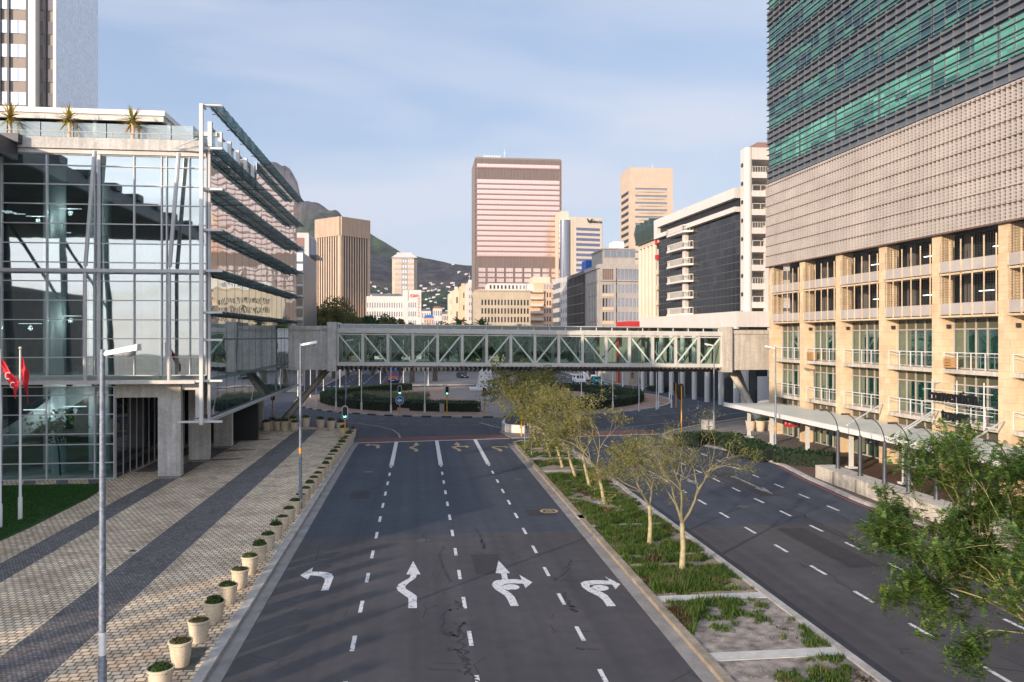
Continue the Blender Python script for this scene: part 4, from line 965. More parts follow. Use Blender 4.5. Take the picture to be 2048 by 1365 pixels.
# ------------------------------------------------------------------ far buildings
M_GLN = glassm('far_window_glass', (1, 1, 1), (0.30, 0.30, 0.32), 0.0, 0, 1, (0.03, 0.032, 0.04), 0.08)
M_PINK = panes('rose_mirror_glass', 0.9, 60.0, [(0.82, 0.60, 0.53), (0.90, 0.70, 0.60), (0.80, 0.66, 0.63), (0.93, 0.76, 0.66)], 0.5)
_b = M_PINK.node_tree.nodes['Principled BSDF']; _b.inputs['Metallic'].default_value = 0.9; _b.inputs['Roughness'].default_value = 0.22
M_BRZ = mat('bronze_cladding', (0.235, 0.195, 0.175), 0.5, 0.2, var=0.15, vs=0.4, stretch=(8, 8, .4), kind='World')
M_ROSE = mat('rose_brown_spandrel', (0.26, 0.15, 0.13), 0.5, var=0.08, vs=0.2, kind='World')
M_GOLD = mat('tan_precast', (0.50, 0.37, 0.27), 0.7, var=0.08, vs=0.25, kind='World', streak=.1)
M_BEIGE = mat('beige_concrete', (0.52, 0.41, 0.31), 0.75, var=0.07, vs=0.2, kind='World', streak=.12)
M_CRM = mat('cream_plaster', (0.56, 0.485, 0.39), 0.7, var=0.05, vs=0.3, kind='World')
M_WHP = mat('white_plaster', (0.60, 0.565, 0.53), 0.65, var=0.05, vs=0.4, kind='World', streak=.12)
M_OFFW = mat('grey_white_panels', (0.50, 0.49, 0.49), 0.6, var=0.06, vs=0.3, stretch=(3, 3, .3), kind='World')
M_STN = mat('buff_stone', (0.47, 0.39, 0.29), 0.8, var=0.1, vs=0.3, kind='World', streak=.15)
M_PEACH = mat('peach_plaster', (0.62, 0.41, 0.27), 0.75, var=0.06, vs=0.3, kind='World')
M_GRYC = mat('grey_concrete', (0.36, 0.33, 0.30), 0.8, var=0.1, vs=0.3, kind='World', streak=.2)
M_BLG = panes('black_glass', 1.25, 1.2, [(0.010, 0.010, 0.012), (0.016, 0.016, 0.018), (0.03, 0.028, 0.028)], 0.35)
M_BLGT = mat('black_tile_joint', (0.085, 0.082, 0.085), 0.5, var=0.1)
M_DKG = mat('dark_green_slate', (0.035, 0.06, 0.055), 0.4, var=0.3, vs=1.2, kind='World')
M_PURP = glassm('violet_glass', (1, 1, 1), (0.22, 0.22, 0.30), 0.0, 0, 1, (0.03, 0.028, 0.05), 0.06)
M_REDC = mat('red_cladding', (0.45, 0.03, 0.035), 0.5, var=0.08)
M_BLUE = mat('blue_tarpaulin', (0.02, 0.13, 0.50), 0.6, var=0.15, vs=1)
M_TERRA = mat('red_roof_tiles', (0.30, 0.11, 0.06), 0.8, var=0.2, vs=0.3)
M_SLATE = mat('slate_roof', (0.12, 0.12, 0.14), 0.7, var=0.2, vs=0.3)
def bl(name, label, x, y, cat='building'): return thing(name, label, cat, (x, y, 0))
def corebox(th, x0, x1, y0, y1, z1, m, name='core'): return MB().box(x0, x1, y0, y1, 0, z1).build(name, m, th)
def tn(th, x, y, z, h, r=.12, n='antenna'): MB().tube((x, y, z), (x, y, z + h), r, r * .4, n=5).box(x - .6, x + .6, y - .05, y + .05, z + h * .6, z + h * .63).build(n, M_WHITE, th)

# rose glass tower
y = 345; x0, x1 = XY(950, y), XY(1123, y); T = bl('rose_glass_tower', 'tall slab tower of rose mirror glass with dark brown top band', x0, y)
zt_ = ZY(1030, 319, y); corebox(T, x0, x1, y + .05, y + 22, zt_, M_BRZ)
vp = [(0, 0)]
wr = lambda v: ZY(1036, v, y)
nxw = 20
rows = [(329.5, 336)] + [(360.5 + 10.35 * i, 367.8 + 10.35 * i) for i in range(15)]
for (va, vb) in rows:
    facade(T, (x0 + .9, y), (x1 - .9, y), wr(vb), wr(va), 5, 1, 0.0, 0.0, M_BRZ, M_PINK, dep=.2, cap=100)
    MB().box(x0 - .03, x1 + .03, y - .22, y + .1, wr(vb) - .55, wr(vb)).build('spandrel', M_ROSE, T)
for i in range(7):
    va, vb = 537 + 10.35 * i, 544.5 + 10.35 * i
    for q in range(9):
        a = x0 + 1 + (x1 - x0 - 2) * q / 9; MB().box(a + .5, a + (x1 - x0 - 2) / 9 - .4, y - .14, y - .02, wr(vb), wr(va)).build('window', M_PINK, T)
mu = MB()
for i in range(61): a = x0 + (x1 - x0) * i / 60; mu.box(a - .035, a + .035, y - .24, y + .05, 3, zt_)
mu.build('mullions', M_ROSE, T)
MB().box(x0 + .3, x1 - .3, y + .5, y + 21, zt_, zt_ + .7).build('roof_edge', M_BRZ, T)
pl = MB()
for i in range(7): pl.box(x0 + 4 + i * 1.1, x0 + 4.5 + i * 1.1, y + 2, y + 2.5, zt_ + .7, zt_ + 1.9)
pl.build('roof_vents', M_WHITE, T); tn(T, XY(1012, y), y + 6, zt_, 6.5); tn(T, XY(1068, y), y + 6, zt_, 3.0)

# tan fluted tower
y = 330; cx_, cy_ = XY(681, y), y; A_ = 11.2; T = bl('fluted_tan_tower', 'tan tower with tall vertical fins and dark window slots turned corner on', cx_, cy_)
zt_ = ZY(681, 434, y); Lp = (cx_ - A_, cy_ + A_); Rp = (cx_ + A_ * .98, cy_ + A_ * .98)
MB().prism([(cx_, cy_ + .35), (Rp[0] - .3, Rp[1]), (cx_, cy_ + 2 * A_), (Lp[0] + .3, Lp[1])], 0, zt_).build('core', M_GOLD, T)
for P, Q, n in ((Lp, (cx_, cy_), 9), ((cx_, cy_), Rp, 10)):
    facade(T, P, Q, 3, zt_ - 7.6, n, 1, .46, 0.0, M_GOLD, M_DARK, dep=.32, side=1.1, bot=10.5, top=0.0)
    fb_ = MB(); P_, Q_ = Vector(P), Vector(Q); e = (Q_ - P_).normalized(); nn = Vector((e.y, -e.x)); Lw = (Q_ - P_).length
    for i in range(n * 2 + 2): a = Lw * i / (n * 2 + 2); fb_.fbox(P_, e, nn, a + .08, a + Lw / (n * 2 + 2) - .1, 0, .6, zt_ - 7.6, zt_ + .15); fb_.fbox(P_, e, nn, a + .1, a + Lw / (n * 2 + 2) - .12, .5, .62, 0, 13)
    fb_.build('fluted_band', M_GOLD, T)

# white slab building with brown top panel
y = 225; x0, x1 = XY(588, y), XY(617, y); y1 = YX(632.5, x1); T = bl('white_slab_block', 'white narrow slab block with a brown panel and small canopy under its roof', x0, y)
zt_ = ZY(617, 466, y); corebox(T, x0, x1, y, y1, zt_, M_OFFW)
g = MB()
for i in range(7): a = y + (y1 - y) * i / 6; g.box(x1, x1 + .12, a - .12, a + .12, 0, zt_ - .5)
g.build('flank_ribs', M_OFFW, T)
facade(T, (x1, y + 1), (x1, y1 - .5), zt_ - 7, zt_ - 1, 5, 1, .55, 0, M_OFFW, M_PURP, dep=.2)
MB().box(x0 + .5, x1 - 1.2, y - .12, y, zt_ - 3.6, zt_ - 1.4).build('brown_panel', M_ROSE, T)
MB().box(x0 + .3, x1 - 1.2, y - .1, y, zt_ - 6.2, zt_ - 3.7).build('window', M_GLN, T)
MB().box(x0 - .2, x1 - .9, y - .9, y, 0, zt_ - 6.3).build('front_panel', M_WHP, T)
MB().box(x1, x1 + 2.2, y + 3, y1 - 1, ZY(625, 514, y + 4), ZY(625, 512, y + 4) + .2).build('ledge', M_SPAN, T)
# blue glass office behind the hall
y = 135; x1 = XY(606.5, y); T = bl('blue_glass_office', 'small blue glass office with dark bands just behind the glass hall', x1, y)
zt_ = ZY(600, 503, y); corebox(T, x1 - 14, x1 - .3, y + .3, y + 20, zt_, M_SPAN)
facade(T, (x1 - 14, y + .3), (x1, y + .3), 1, zt_, 4, 12, .06, .22, M_SPAN, M_GLW, dep=.15)

# white building with red vertical lettering
y = 326; x0, x1 = XY(733, y), XY(806, y); T = bl('white_ribbed_block', 'long white ribbed block with narrow windows left of the hillside', x0, y)
zt_ = ZY(770, 593, y); corebox(T, x0, x1, y + .3, y + 20, zt_, M_WHP); facade(T, (x0, y + .3), (x1, y + .3), 2, zt_, 15, 6, .5, .42, M_WHP, M_GLN, dep=.3, top=1.8)
MB().box(x0 + 2, x1 - 1, y + 3, y + 12, zt_, zt_ + 1.2).build('roof_plant', M_SLATE, T)
y = 322; x0, x1 = XY(806, y), XY(842.5, y); T = bl('white_lettered_block', 'white block with red letters down its corner beside the ribbed wing', x0, y)
zt_ = ZY(825, 580.5, y); corebox(T, x0, x1, y + .2, y + 20, zt_, M_WHP); facade(T, (XY(816, y), y + .2), (XY(833, y), y + .2), 2, zt_ - 4.2, 4, 6, .45, .45, M_WHP, M_GLN, dep=.2)
MB().box(x0, XY(816, y), y - .05, y + .2, 0, zt_).box(XY(833, y), x1, y - .05, y + .2, 0, zt_).build('pier', M_WHP, T)
M_RLT = mat('red_letters', (0.62, 0.03, 0.03), 0.5, var=0)
text('rooftop_letters', 'CNI', 1.6, .08, M_RLT, T, Vector((XY(820, y), y - .1, zt_ - 2.8)), facing((0, -1)), 1.1)
for i, ch in enumerate('SHOPRITE'): text('letter', ch, 1.05, .08, M_RLT, T, Vector((XY(836.2, y), y - .12, zt_ - 2.6 - i * 1.15)), facing((0, -1)))
# hipped apartment tower
y = 600; x0, x1 = XY(784, y), XY(834, y); T = bl('hipped_apartment_tower', 'pale apartment tower with hipped top and glowing windows before the hillside', x0, y)
zt_ = ZY(810, 516, y); c_ = 2.2
MB().prism([(x0 + c_, y), (x1 - c_, y), (x1, y + c_), (x1, y + 14), (x0, y + 14), (x0, y + c_)], 0, zt_).build('core', M_STN, T)
facade(T, (x0 + c_, y), (x0 + 7.2, y), 8, zt_ - .5, 3, 15, .22, .42, M_STN, M_PINK, dep=.35)
facade(T, (x0 + 7.4, y - .3), (x1 - 7.4, y - .3), 8, zt_ - .5, 2, 15, .45, .5, M_GRYC, M_GLW, dep=.3)
facade(T, (x1 - 7.2, y), (x1 - c_, y), 8, zt_ - .5, 3, 15, .22, .42, M_STN, M_PINK, dep=.35)
MB().add([(x0 - .6, y - .8, zt_), (x1 + .6, y - .8, zt_), (x1 + .6, y + 15, zt_), (x0 - .6, y + 15, zt_), (x0 + 2.6, y + 2, zt_ + 2.6), (x1 - 2.6, y + 2, zt_ + 2.6), (x1 - 2.6, y + 11, zt_ + 2.6), (x0 + 2.6, y + 11, zt_ + 2.6)], MB.BF).box(x0 + 3.4, x1 - 3.4, y + 2.5, y + 10, zt_ + 2.6, zt_ + 4.2).build('hipped_roof', M_OFFW, T)
# cream stepped blocks left of the rose tower
for (u0, u1, v, y, m, lab, nx, nz) in ((897, 914, 588, 470, M_CRM, 'low cream block, farthest left of the stepped group beside the rose tower', 3, 5), (906, 932, 581, 455, M_CRM, 'cream stepped block with a faded wall poster in the stepped group', 2, 4), (920, 944, 573, 440, M_PEACH, 'peach block with plain gable in the stepped group beside the rose tower', 2, 5), (934, 949, 566, 425, M_WHP, 'narrow white block, tallest of the stepped group beside the rose tower', 2, 9)):
    x0, x1 = XY(u0, y), XY(u1, y); T = thing('city_block', lab, 'building', (x0, y, 0)); zt_ = ZY(u0, v, y)
    corebox(T, x0, x1, y + .3, y + 15, zt_, m); facade(T, (x0, y + .3), (x1, y + .3), 1, zt_, nx, nz, .62, .55, m, M_GLN, dep=.3, top=1.5, side=1.0)
    MB().box(x0 + 1, x0 + 3, y + 3, y + 6, zt_, zt_ + 1.8).build('roof_hut', m, T)
    if u0 == 906: MB().box(XY(919, y), XY(930, y), y - .15, y - .05, ZY(925, 612, y), ZY(925, 600, y)).build('poster', M_OFFW, T); MB().prism([(XY(920, y), y - .2), (XY(928, y), y - .2), (XY(928, y), y - .16), (XY(920, y), y - .16)], ZY(925, 611, y), ZY(925, 606, y)).build('poster_patch', M_BLUE, T)
tn(T, XY(940, 425), 430, ZY(940, 566, 425), 6)
# low buildings at the foot of the hill
for (u0, u1, v, y, m, mr, lab) in ((843, 862, 622, 520, M_WHP, M_SLATE, 'white house block right of the red lettering'), (848, 868, 636, 420, M_PEACH, M_BLUE, 'low building with blue roof below the white house block'), (866, 884, 617, 560, M_WHP, M_TERRA, 'wide white villa among trees at the foot of the hill'), (738, 752, 590, 700, M_WHP, M_SLATE, 'white villa above the ribbed wing roof'), (884, 896, 628, 520, M_CRM, M_SLATE, 'small cream house left of the stepped city blocks')):
    x0, x1 = XY(u0, y), XY(u1, y); T = thing('house', lab, 'house', (x0, y, 0)); zt_ = ZY(u0, v, y)
    corebox(T, x0, x1, y + .2, y + 9, zt_, m, 'wall'); facade(T, (x0, y + .2), (x1, y + .2), 1, zt_, 4, 4, .5, .5, m, M_GLN, dep=.2)
    MB().add([(x0 - .3, y - .3, zt_), (x1 + .3, y - .3, zt_), (x1 + .3, y + 9.3, zt_), (x0 - .3, y + 9.3, zt_), (x0 + 1, y + 4, zt_ + 1.5), (x1 - 1, y + 4, zt_ + 1.5), (x1 - 1, y + 5, zt_ + 1.5), (x0 + 1, y + 5, zt_ + 1.5)], MB.BF).build('roof', mr, T)
# buff stone block and penthouse
y = 262; x0, x1 = XY(951, y), XY(1061, y); T = bl('buff_stone_block', 'old buff stone block with tall window strips under the rose tower', x0, y)
zt_ = ZY(1000, 581, y); corebox(T, x0, x1, y + .4, y + 18, zt_, M_STN); facade(T, (x0 + 1.4, y + .4), (x1, y + .4), 2, zt_ - 2.6, 15, 7, .45, .36, M_STN, M_GLN, dep=.4, side=.3)
MB().box(x0, x0 + 1.4, y, y + .4, 0, zt_).box(x0, x1, y + .05, y + .4, zt_ - 2.6, zt_).box(x0 - .2, x1, y - .2, y + .4, zt_ - .3, zt_ + .1).build('cornice', M_STN, T)
MB().box(XY(978, y), XY(1072, y), y + 5, y + 15, zt_, zt_ + 2.6).build('penthouse', M_WHP, T)
facade(T, (XY(980, y), y + 4.9), (XY(1056, y), y + 4.9), zt_ + .3, zt_ + 2.4, 10, 1, .5, .4, M_WHP, M_GLN, dep=.15)
# hotel with lettering (right of rose tower)
y = 328; x0, x1 = XY(1140, y), XY(1208, y); T = bl('striped_hotel_tower', 'cream hotel tower with dark ribbon windows and lettering on the parapet', x0, y)
zt_ = ZY(1170, 434, y)
P0 = (XY(1150, y), y - 3.5); P1 = (XY(1203, y), y + 1.5)
MB().prism([(x0, y + .8), (x1, y + 3.2), (x1, y + 22), (x0, y + 22)], 0, zt_).build('core', M_CRM, T)
facade(T, (x0 + 1.8, y + .2), (x1 - .5, y + 2.4), 12, zt_ - .1, 1, 20, .04, .45, M_CRM, M_PURP, dep=.5, top=4.0, side=.5)
MB().box(XY(1124, y), XY(1140.5, y), y + 4, y + 20, 0, ZY(1130, 420, y)).build('lift_tower', M_CRM, T)
MB().tube((XY(1131, y), y + 2, 0), (XY(1131, y), y + 2, ZY(1130, 440, y)), 2.5, n=18).build('glass_turret', M_GLN, T, True)
text('hotel_letters', 'Southern Sun', 1.55, .06, M_SGN, T, Vector((XY(1182, y), y + .75, zt_ - 2.3)), facing((0.16, -1)), .62)
ep = [(0, 2), (.6, .4), (1.3, 0), (2, .4), (2.6, 2), (1.9, 1.6), (1.3, .7), (.7, 1.6)]
MB().add([(XY(1174, y) + a, y + .5, zt_ - 2.5 + b) for a, b in ep] + [(XY(1174, y) + a, y + .62, zt_ - 2.5 + b) for a, b in ep], [tuple(range(8)), tuple(range(15, 7, -1))]).build('hotel_emblem', M_SGN, T)
# beige banded tower
y = 480; x0, x1 = XY(1259, y), XY(1346, y); yl = YX(1240.5, x0); T = bl('beige_banded_tower', 'beige concrete tower with curved balcony bands and blank top', x0, y)
zt_ = ZY(1300, 336, y); corebox(T, x0 + .4, x1, y + .8, yl, zt_, M_BEIGE)
facade(T, (x0, y + .8), (x1, y + .8), 20, zt_, 1, 19, .0, .72, M_BEIGE, M_GLN, dep=.8, top=11, side=3.6)
facade(T, (x0 + .4, yl), (x0 + .4, y + .8), 20, zt_, 1, 19, .0, .5, M_BEIGE, M_GLN, dep=.4, top=13, side=1.5)
lg = MB()
for i in range(19): z = 20 + (zt_ - 31) * (i + .18) / 19; lg.prism([(x0 + 3.6, y), (x0 + 8, y - .5), (x0 + 13, y - .7), (x1 - 8, y - .5), (x1 - 3.6, y), (x1 - 3.6, y + .3), (x0 + 3.6, y + .3)], z - .45, z + .45)
lg.build('curved_bands', M_BEIGE, T)
tn(T, XY(1312, y), y + 8, zt_, 4.5, .2); tn(T, XY(1294, y), y + 9, zt_, 3); tn(T, XY(1306, y), y + 12, zt_, 3.6)
# grey windowed block at the corner
y = 200; x0, x1 = XY(1199, y), XY(1281, y); yl = YX(1168, x0); T = bl('grey_corner_block', 'grey concrete corner block with blank flank and peach window panels', x0, y)
zt_ = ZY(1200, 528, y); corebox(T, x0 + .3, x1, y + .4, yl, zt_, M_GRYC)
facade(T, (x0 + .2, y + .4), (XY(1232, y), y + .4), 2, zt_ - 4.6, 4, 6, .28, .38, M_GRYC, M_GLN, dep=.4, side=.5)
facade(T, (XY(1234, y), y + .4), (x1, y + .4), 2, zt_ - 4.6, 6, 6, .28, .38, M_GRYC, M_GLN, dep=.4)
facade(T, (x0 + .2, y + .4), (XY(1232, y), y + .4), zt_ - 4.4, zt_ - 1, 6, 1, .12, .2, M_GRYC, M_ROSE, dep=.4, side=.6)
facade(T, (XY(1234, y), y + .4), (x1, y + .4), zt_ - 4.4, zt_ - 1, 6, 1, .12, .2, M_GRYC, M_GLN, dep=.4)
pb = MB()
for j in range(6): zz_ = 2 + (zt_ - 6.6) * j / 6; pb.box(x0 + .8, XY(1232, y) - .6, y - .02, y + .02, zz_ - .15, zz_ + .5)
pb.build('peach_panels', M_PEACH, T)
MB().box(XY(1216, y), x1, y + 5, yl, zt_, zt_ + 4.2).box(XY(1214, y), x1, y + 4.6, yl, zt_ + 4.2, zt_ + 4.6).build('roof_storey', M_GRYC, T)
facade(T, (XY(1217, y), y + 5), (x1, y + 5), zt_ + 2.2, zt_ + 4.0, 5, 1, .1, .1, M_GRYC, M_GLN, dep=.12)
fl_ = MB()
for j in range(7): fl_.box(x0 + .12, x0 + .3, y + 3, yl - 3, 3 + j * 3.4, 3.2 + j * 3.4)
for j in range(5): fl_.box(x0 + .1, x0 + .3, y + 3 + j * 3.4, y + 3.15 + j * 3.4, 3, zt_ - 4)
fl_.box(x0 + .0, x0 + .3, y + .4, yl, zt_ - 1, zt_).build('flank_joints', M_GRYC, T)
MB().box(XY(1240, y), XY(1262, y), y + 7, y + 12, zt_ + 4.6, zt_ + 6.6).build('roof_plant', M_WHITE, T)
# street row beyond it on the right of the avenue
yl0 = yl; xf = 45.6
def rowb(ua, ub, vtop, m, glass, lab, nx, nz, pw, sp, name='street_block'):
    ya, yb_ = YX(ua, xf), YX(ub, xf)   # ya nearer
    T = thing(name, lab, 'building', (xf, ya, 0)); z = ZY(ua, vtop, ya)
    corebox(T, xf + .3, xf + 18, ya + .05, yb_ - .05, z, m); facade(T, (xf + .3, yb_), (xf + .3, ya), 2, z, nx, nz, pw, sp, m, glass, dep=.3, top=.8)
    return T, ya, z
T, ya, za = rowb(1168, 1147, 541, M_BLGT, M_BLG, 'black glass office block between grey corner block and dark strip', 8, 9, .08, .1)
MB().prism([(xf + 1, ya + 2), (xf + 7, ya + 3), (xf + 7, ya + 6), (xf + 1, ya + 8)], za, za + 3.0).build('blue_tarpaulin', M_BLUE, T)
rowb(1147, 1134, 549, M_BLGT, M_BLG, 'narrow dark glass strip building in the street row', 5, 9, .2, .1)
rowb(1134, 1121, 553, M_OFFW, M_GLN, 'pale narrow building with small windows in the street row', 3, 9, .5, .5)
rowb(1121, 1105, 556, M_OFFW, M_SPAN, 'pale building with dark horizontal bands in the street row', 1, 8, .0, .45)
y = 300; x0, x1 = XY(1060, y), XY(1103, y); T = bl('peach_balcony_block', 'peach block with curved white balconies beside the buff stone block', x0, y)
zt_ = ZY(1075, 566, y); corebox(T, x0, x1, y + .3, y + 16, zt_, M_PEACH); facade(T, (XY(1087, y), y + .3), (x1, y + .3), 2, zt_, 3, 9, .4, .4, M_PEACH, M_GLN, dep=.3)
for j in range(5): z = ZY(1075, 583 + 14 * j, y); MB().box(x0 - .5, XY(1086, y), y - 1.2, y + .3, z - .5, z + .5).build('balcony', M_CRM, T)
MB().box(XY(1068, y), x1, y + 3, y + 14, zt_, zt_ + 2.5).build('roof_storey', M_CRM, T)
# ribbed block with green crown
xr0 = 42.0; ya, yb_ = YX(1312, xr0), YX(1277, xr0); T = thing('ribbed_crown_block', 'cream ribbed block with dark green zigzag crown beside the black glass hotel', 'building', (xr0, ya, 0))
zt_ = ZY(1312, 488, ya); corebox(T, xr0 + .4, xr0 + 18, ya, yb_, zt_, M_DARK)
n = 5
for i in range(n): yy = ya + (yb_ - ya) * (i + .5) / n; MB().tube((xr0 + .2, yy, 9), (xr0 + .2, yy, zt_), .5, n=12).build('round_rib', M_CRM, T, True)
MB().box(xr0 + .2, xr0 + 14, ya - 2.0, ya, 9, zt_ - 1).build('stair_bay', M_CRM, T)
for j in range(7): MB().box(xr0 - .35, xr0 + .25, ya - 1.5, ya - .5, 12 + 2.7 * j, 12.8 + 2.7 * j).build('bay_window', M_RED if j > 3 else M_CRM, T)
MB().box(xr0 - .2, xr0 + 18, ya - 2, yb_, zt_, zt_ + .8).build('parapet', M_CRM, T)
for i in range(4):
    yy = ya - 1 + (yb_ - ya) * i / 4; w_ = (yb_ - ya) / 4
    MB().add([(xr0 - .8, yy, zt_ + .8), (xr0 - .8, yy + w_ - .1, zt_ + .8), (xr0 + 8, yy + w_ - .1, zt_ + .8), (xr0 + 8, yy, zt_ + .8), (xr0 - 1.2, yy, zt_ + 3.0), (xr0 - 1.2, yy + w_ / 2, zt_ + 4.6), (xr0 - 1.2, yy + w_ - .1, zt_ + 3.0), (xr0 + 8, yy, zt_ + 3.0), (xr0 + 8, yy + w_ / 2, zt_ + 4.6), (xr0 + 8, yy + w_ - .1, zt_ + 3.0)],
        [(0, 4, 5, 6, 1), (3, 2, 9, 8, 7), (0, 3, 7, 4), (1, 6, 9, 2), (4, 7, 8, 5), (5, 8, 9, 6), (0, 1, 2, 3)]).build('crown_gable', M_DKG, T)
# black glass hotel with white fascia and balconies
Pn = (43.9, 105.5); Pf = (42.1, 137.2); T = thing('black_glass_hotel', 'black glass hotel with white fascia and a stack of white balconies', 'building', (43.9, 105.5, 0))
zt_ = 29.6; MB().prism([(Pn[0] + .3, Pn[1]), (64, Pn[1] + 1), (62, Pf[1] + 1), (Pf[0] + .3, Pf[1])], 0, zt_ - .2).build('core', M_BLGT, T)
facade(T, Pf, Pn, 11.5, zt_ - 3.3, 25, 13, .09, .09, M_BLGT, M_BLG, dep=.12, cap=100)
eF = (Vector(Pn) - Vector(Pf)).normalized(); nF = Vector((eF.y, -eF.x)); LF = (Vector(Pn) - Vector(Pf)).length
MB().fbox(Vector(Pf), eF, nF, -.3, LF, -.5, .9, zt_ - 1.4, zt_).fbox(Vector(Pf), eF, nF, -.3, LF, -.5, .9, zt_ - 3.3, zt_ - 2.6).fbox(Vector(Pf), eF, nF, -.3, 1.2, -.5, .9, zt_ - 2.6, zt_ - 1.4).build('white_fascia', M_WHP, T)
MB().fbox(Vector(Pf), eF, nF, 1.2, LF, .0, .2, zt_ - 2.6, zt_ - 1.4).build('fascia_recess', M_BLACK, T)
for i, a in enumerate((4, 9, 15, 21, 27)): MB().fbox(Vector(Pf), eF, nF, a, a + 2.2, -5, -3, zt_ - .2, zt_ + .8).build('roof_plant', M_WHITE if i % 2 else M_SLATE, T)
ba0 = (137.2 - 131.7) ; ba1 = (137.2 - 121.6)
for j in range(6):
    z = 12.55 + 2.62 * j
    b_ = MB(); P_ = Vector(Pf); q = lambda a, b, z_: (P_[0] + eF[0] * a + nF[0] * b, P_[1] + eF[1] * a + nF[1] * b, z_)
    b_.add([q(ba0, .1, z), q(ba0 + 2, 1.5, z), q(ba1 - 1, 1.5, z), q(ba1, .1, z), q(ba0, .1, z + .28), q(ba0 + 2, 1.5, z + .28), q(ba1 - 1, 1.5, z + .28), q(ba1, .1, z + .28)], [(3, 2, 1, 0), (4, 5, 6, 7), (0, 1, 5, 4), (1, 2, 6, 5), (2, 3, 7, 6), (3, 0, 4, 7)])
    o = b_.build('balcony', M_WHP, T)
    r_ = MB(); pp = [q(ba0 + .1, .15, 0), q(ba0 + 2, 1.42, 0), q(ba1 - 1.1, 1.42, 0), q(ba1 - .1, .15, 0)]
    for a, b in zip(pp[:-1], pp[1:]):
        r_.bar((a[0], a[1], z + 1.2), (b[0], b[1], z + 1.2), .08, .1); k_ = max(2, int(math.dist(a, b) / .45))
        for i in range(k_ + 1): t = i / k_; x_, y_ = a[0] + (b[0] - a[0]) * t, a[1] + (b[1] - a[1]) * t; r_.box(x_ - .04, x_ + .04, y_ - .04, y_ + .04, z + .28, z + 1.2)
    r_.build('railing', M_WHP, o)
MB().fbox(Vector(Pf), eF, nF, ba1 - 3.2, ba1 - 2.0, .1, .7, 12.5, 27).build('balcony_pier', M_WHP, T)
# white balcony tower
T = thing('white_balcony_tower', 'rounded white tower of stacked open balconies left of the green tower', 'building', (44, 100, 0))
wx0, wx1 = XY(1482, 103), XY(1540, 98) + 2; zt_ = 34.2
MB().tube((wx0 + .55, 102.0, 0), (wx0 + .55, 102.0, zt_), .55, n=28).box(wx0 + .02, wx0 + .9, 102.0, 103.2, 0, zt_).build('rounded_corner', M_WHP, T, True)
MB().box(wx0 + 1.7, wx1 + 4, 104.6, 106, 0, zt_ - .5).build('core', M_CRM, T)
for j in range(14):
    z = 1.0 + 2.46 * j
    if z > zt_ - 1.5: break
    P = [(wx0 + .9, 101.5), (wx1 - .5, 101.4), (wx1 + 3, 101.4), (wx1 + 3, 104.6), (wx0 + .9, 104.6)]
    o = MB().prism(P, z - .35, z + .45).build('balcony', M_WHP, T)
    r_ = MB().box(wx0 + 1.0, wx1 - .4, 101.50, 101.56, z + 1.15, z + 1.22)
    for x in np.arange(wx0 + 1.0, wx1 - .4, .35 if j % 3 == 0 else 1.1): r_.box(x - .03, x + .03, 101.5, 101.55, z + .45, z + 1.2)
    r_.build('railing', M_WHP, o)
    MB().tube((wx0 - .05, 102.6, z + 1.5), (wx0 + .3, 102.6, z + 1.5), .3, n=14).build('porthole', M_BLACK, T)
    MB().box(wx1 - 2.9, wx1 - 1.6, 104.4, 104.6, z + .5, z + 2.0).build('window', M_GLN, T)
MB().box(XY(1530, 101.4), XY(1537, 101.4), 101.3, 101.9, 0, zt_ - 12).build('pier', M_WHP, T)
MB().prism([(wx0 + .9, 101.46), (wx1 + 3, 101.38), (wx1 + 3, 106), (wx0 + .9, 104.6)], zt_ - 1.6, zt_).build('roof', M_WHP, T)
MB().box(wx0 + 3.2, wx1 + 2, 105, 110, zt_, zt_ + 1.6).build('roof_plant', M_ROSE, T)
# podium of the hotel
T = thing('hotel_podium', 'low white podium with dark arcade under the black glass hotel', 'building', (41, 110, 0))
MB().prism([(38.5, 137), (40.4, 98.5), (62, 98.5), (62, 137)], 10.4, 12.4).build('white_band', M_WHP, T)
MB().prism([(41.5, 137), (43.4, 99.5), (62, 99.5), (62, 137)], 0, 10.4).build('dark_arcade', M_DARK, T)
MB().box(44.5, 62, 97.5, 98.4, 3.9, 10.3).build('white_wall', M_OFFW, T)
for i in range(9): yy = 99 + i * 4.6; MB().tube((40.6 - .05 * (yy - 99), yy, 0), (40.6 - .05 * (yy - 99), yy, 10.4), .4, n=12).build('round_column', M_OFFW, T, True)
MB().tube((44.3, 98.8, 0), (44.3, 98.8, 4), .9, n=16).build('round_column', M_OFFW, T, True)
T = thing('red_roofed_store', 'low store with red and grey fascia beyond the hotel podium', 'building', (39, 140, 0))
MB().box(39.0, 60, 146, 172, 0, 11).build('wall', M_GRYC, T); MB().box(38.8, 42.8, 145.8, 155, 11, 12.0).box(38.2, 38.75, 152, 152.5, 0, 12.0).build('red_fascia', M_REDC, T)
T = thing('green_roof_pavilion', 'low dark pavilion under trees beyond the circle', 'building', (-30, 190, 0)); MB().box(-60, -34, 185, 215, 0, 6).build('wall', M_CONCD, T); MB().box(-61, -33, 184, 216, 6, 6.6).build('roof', M_SLATE, T)
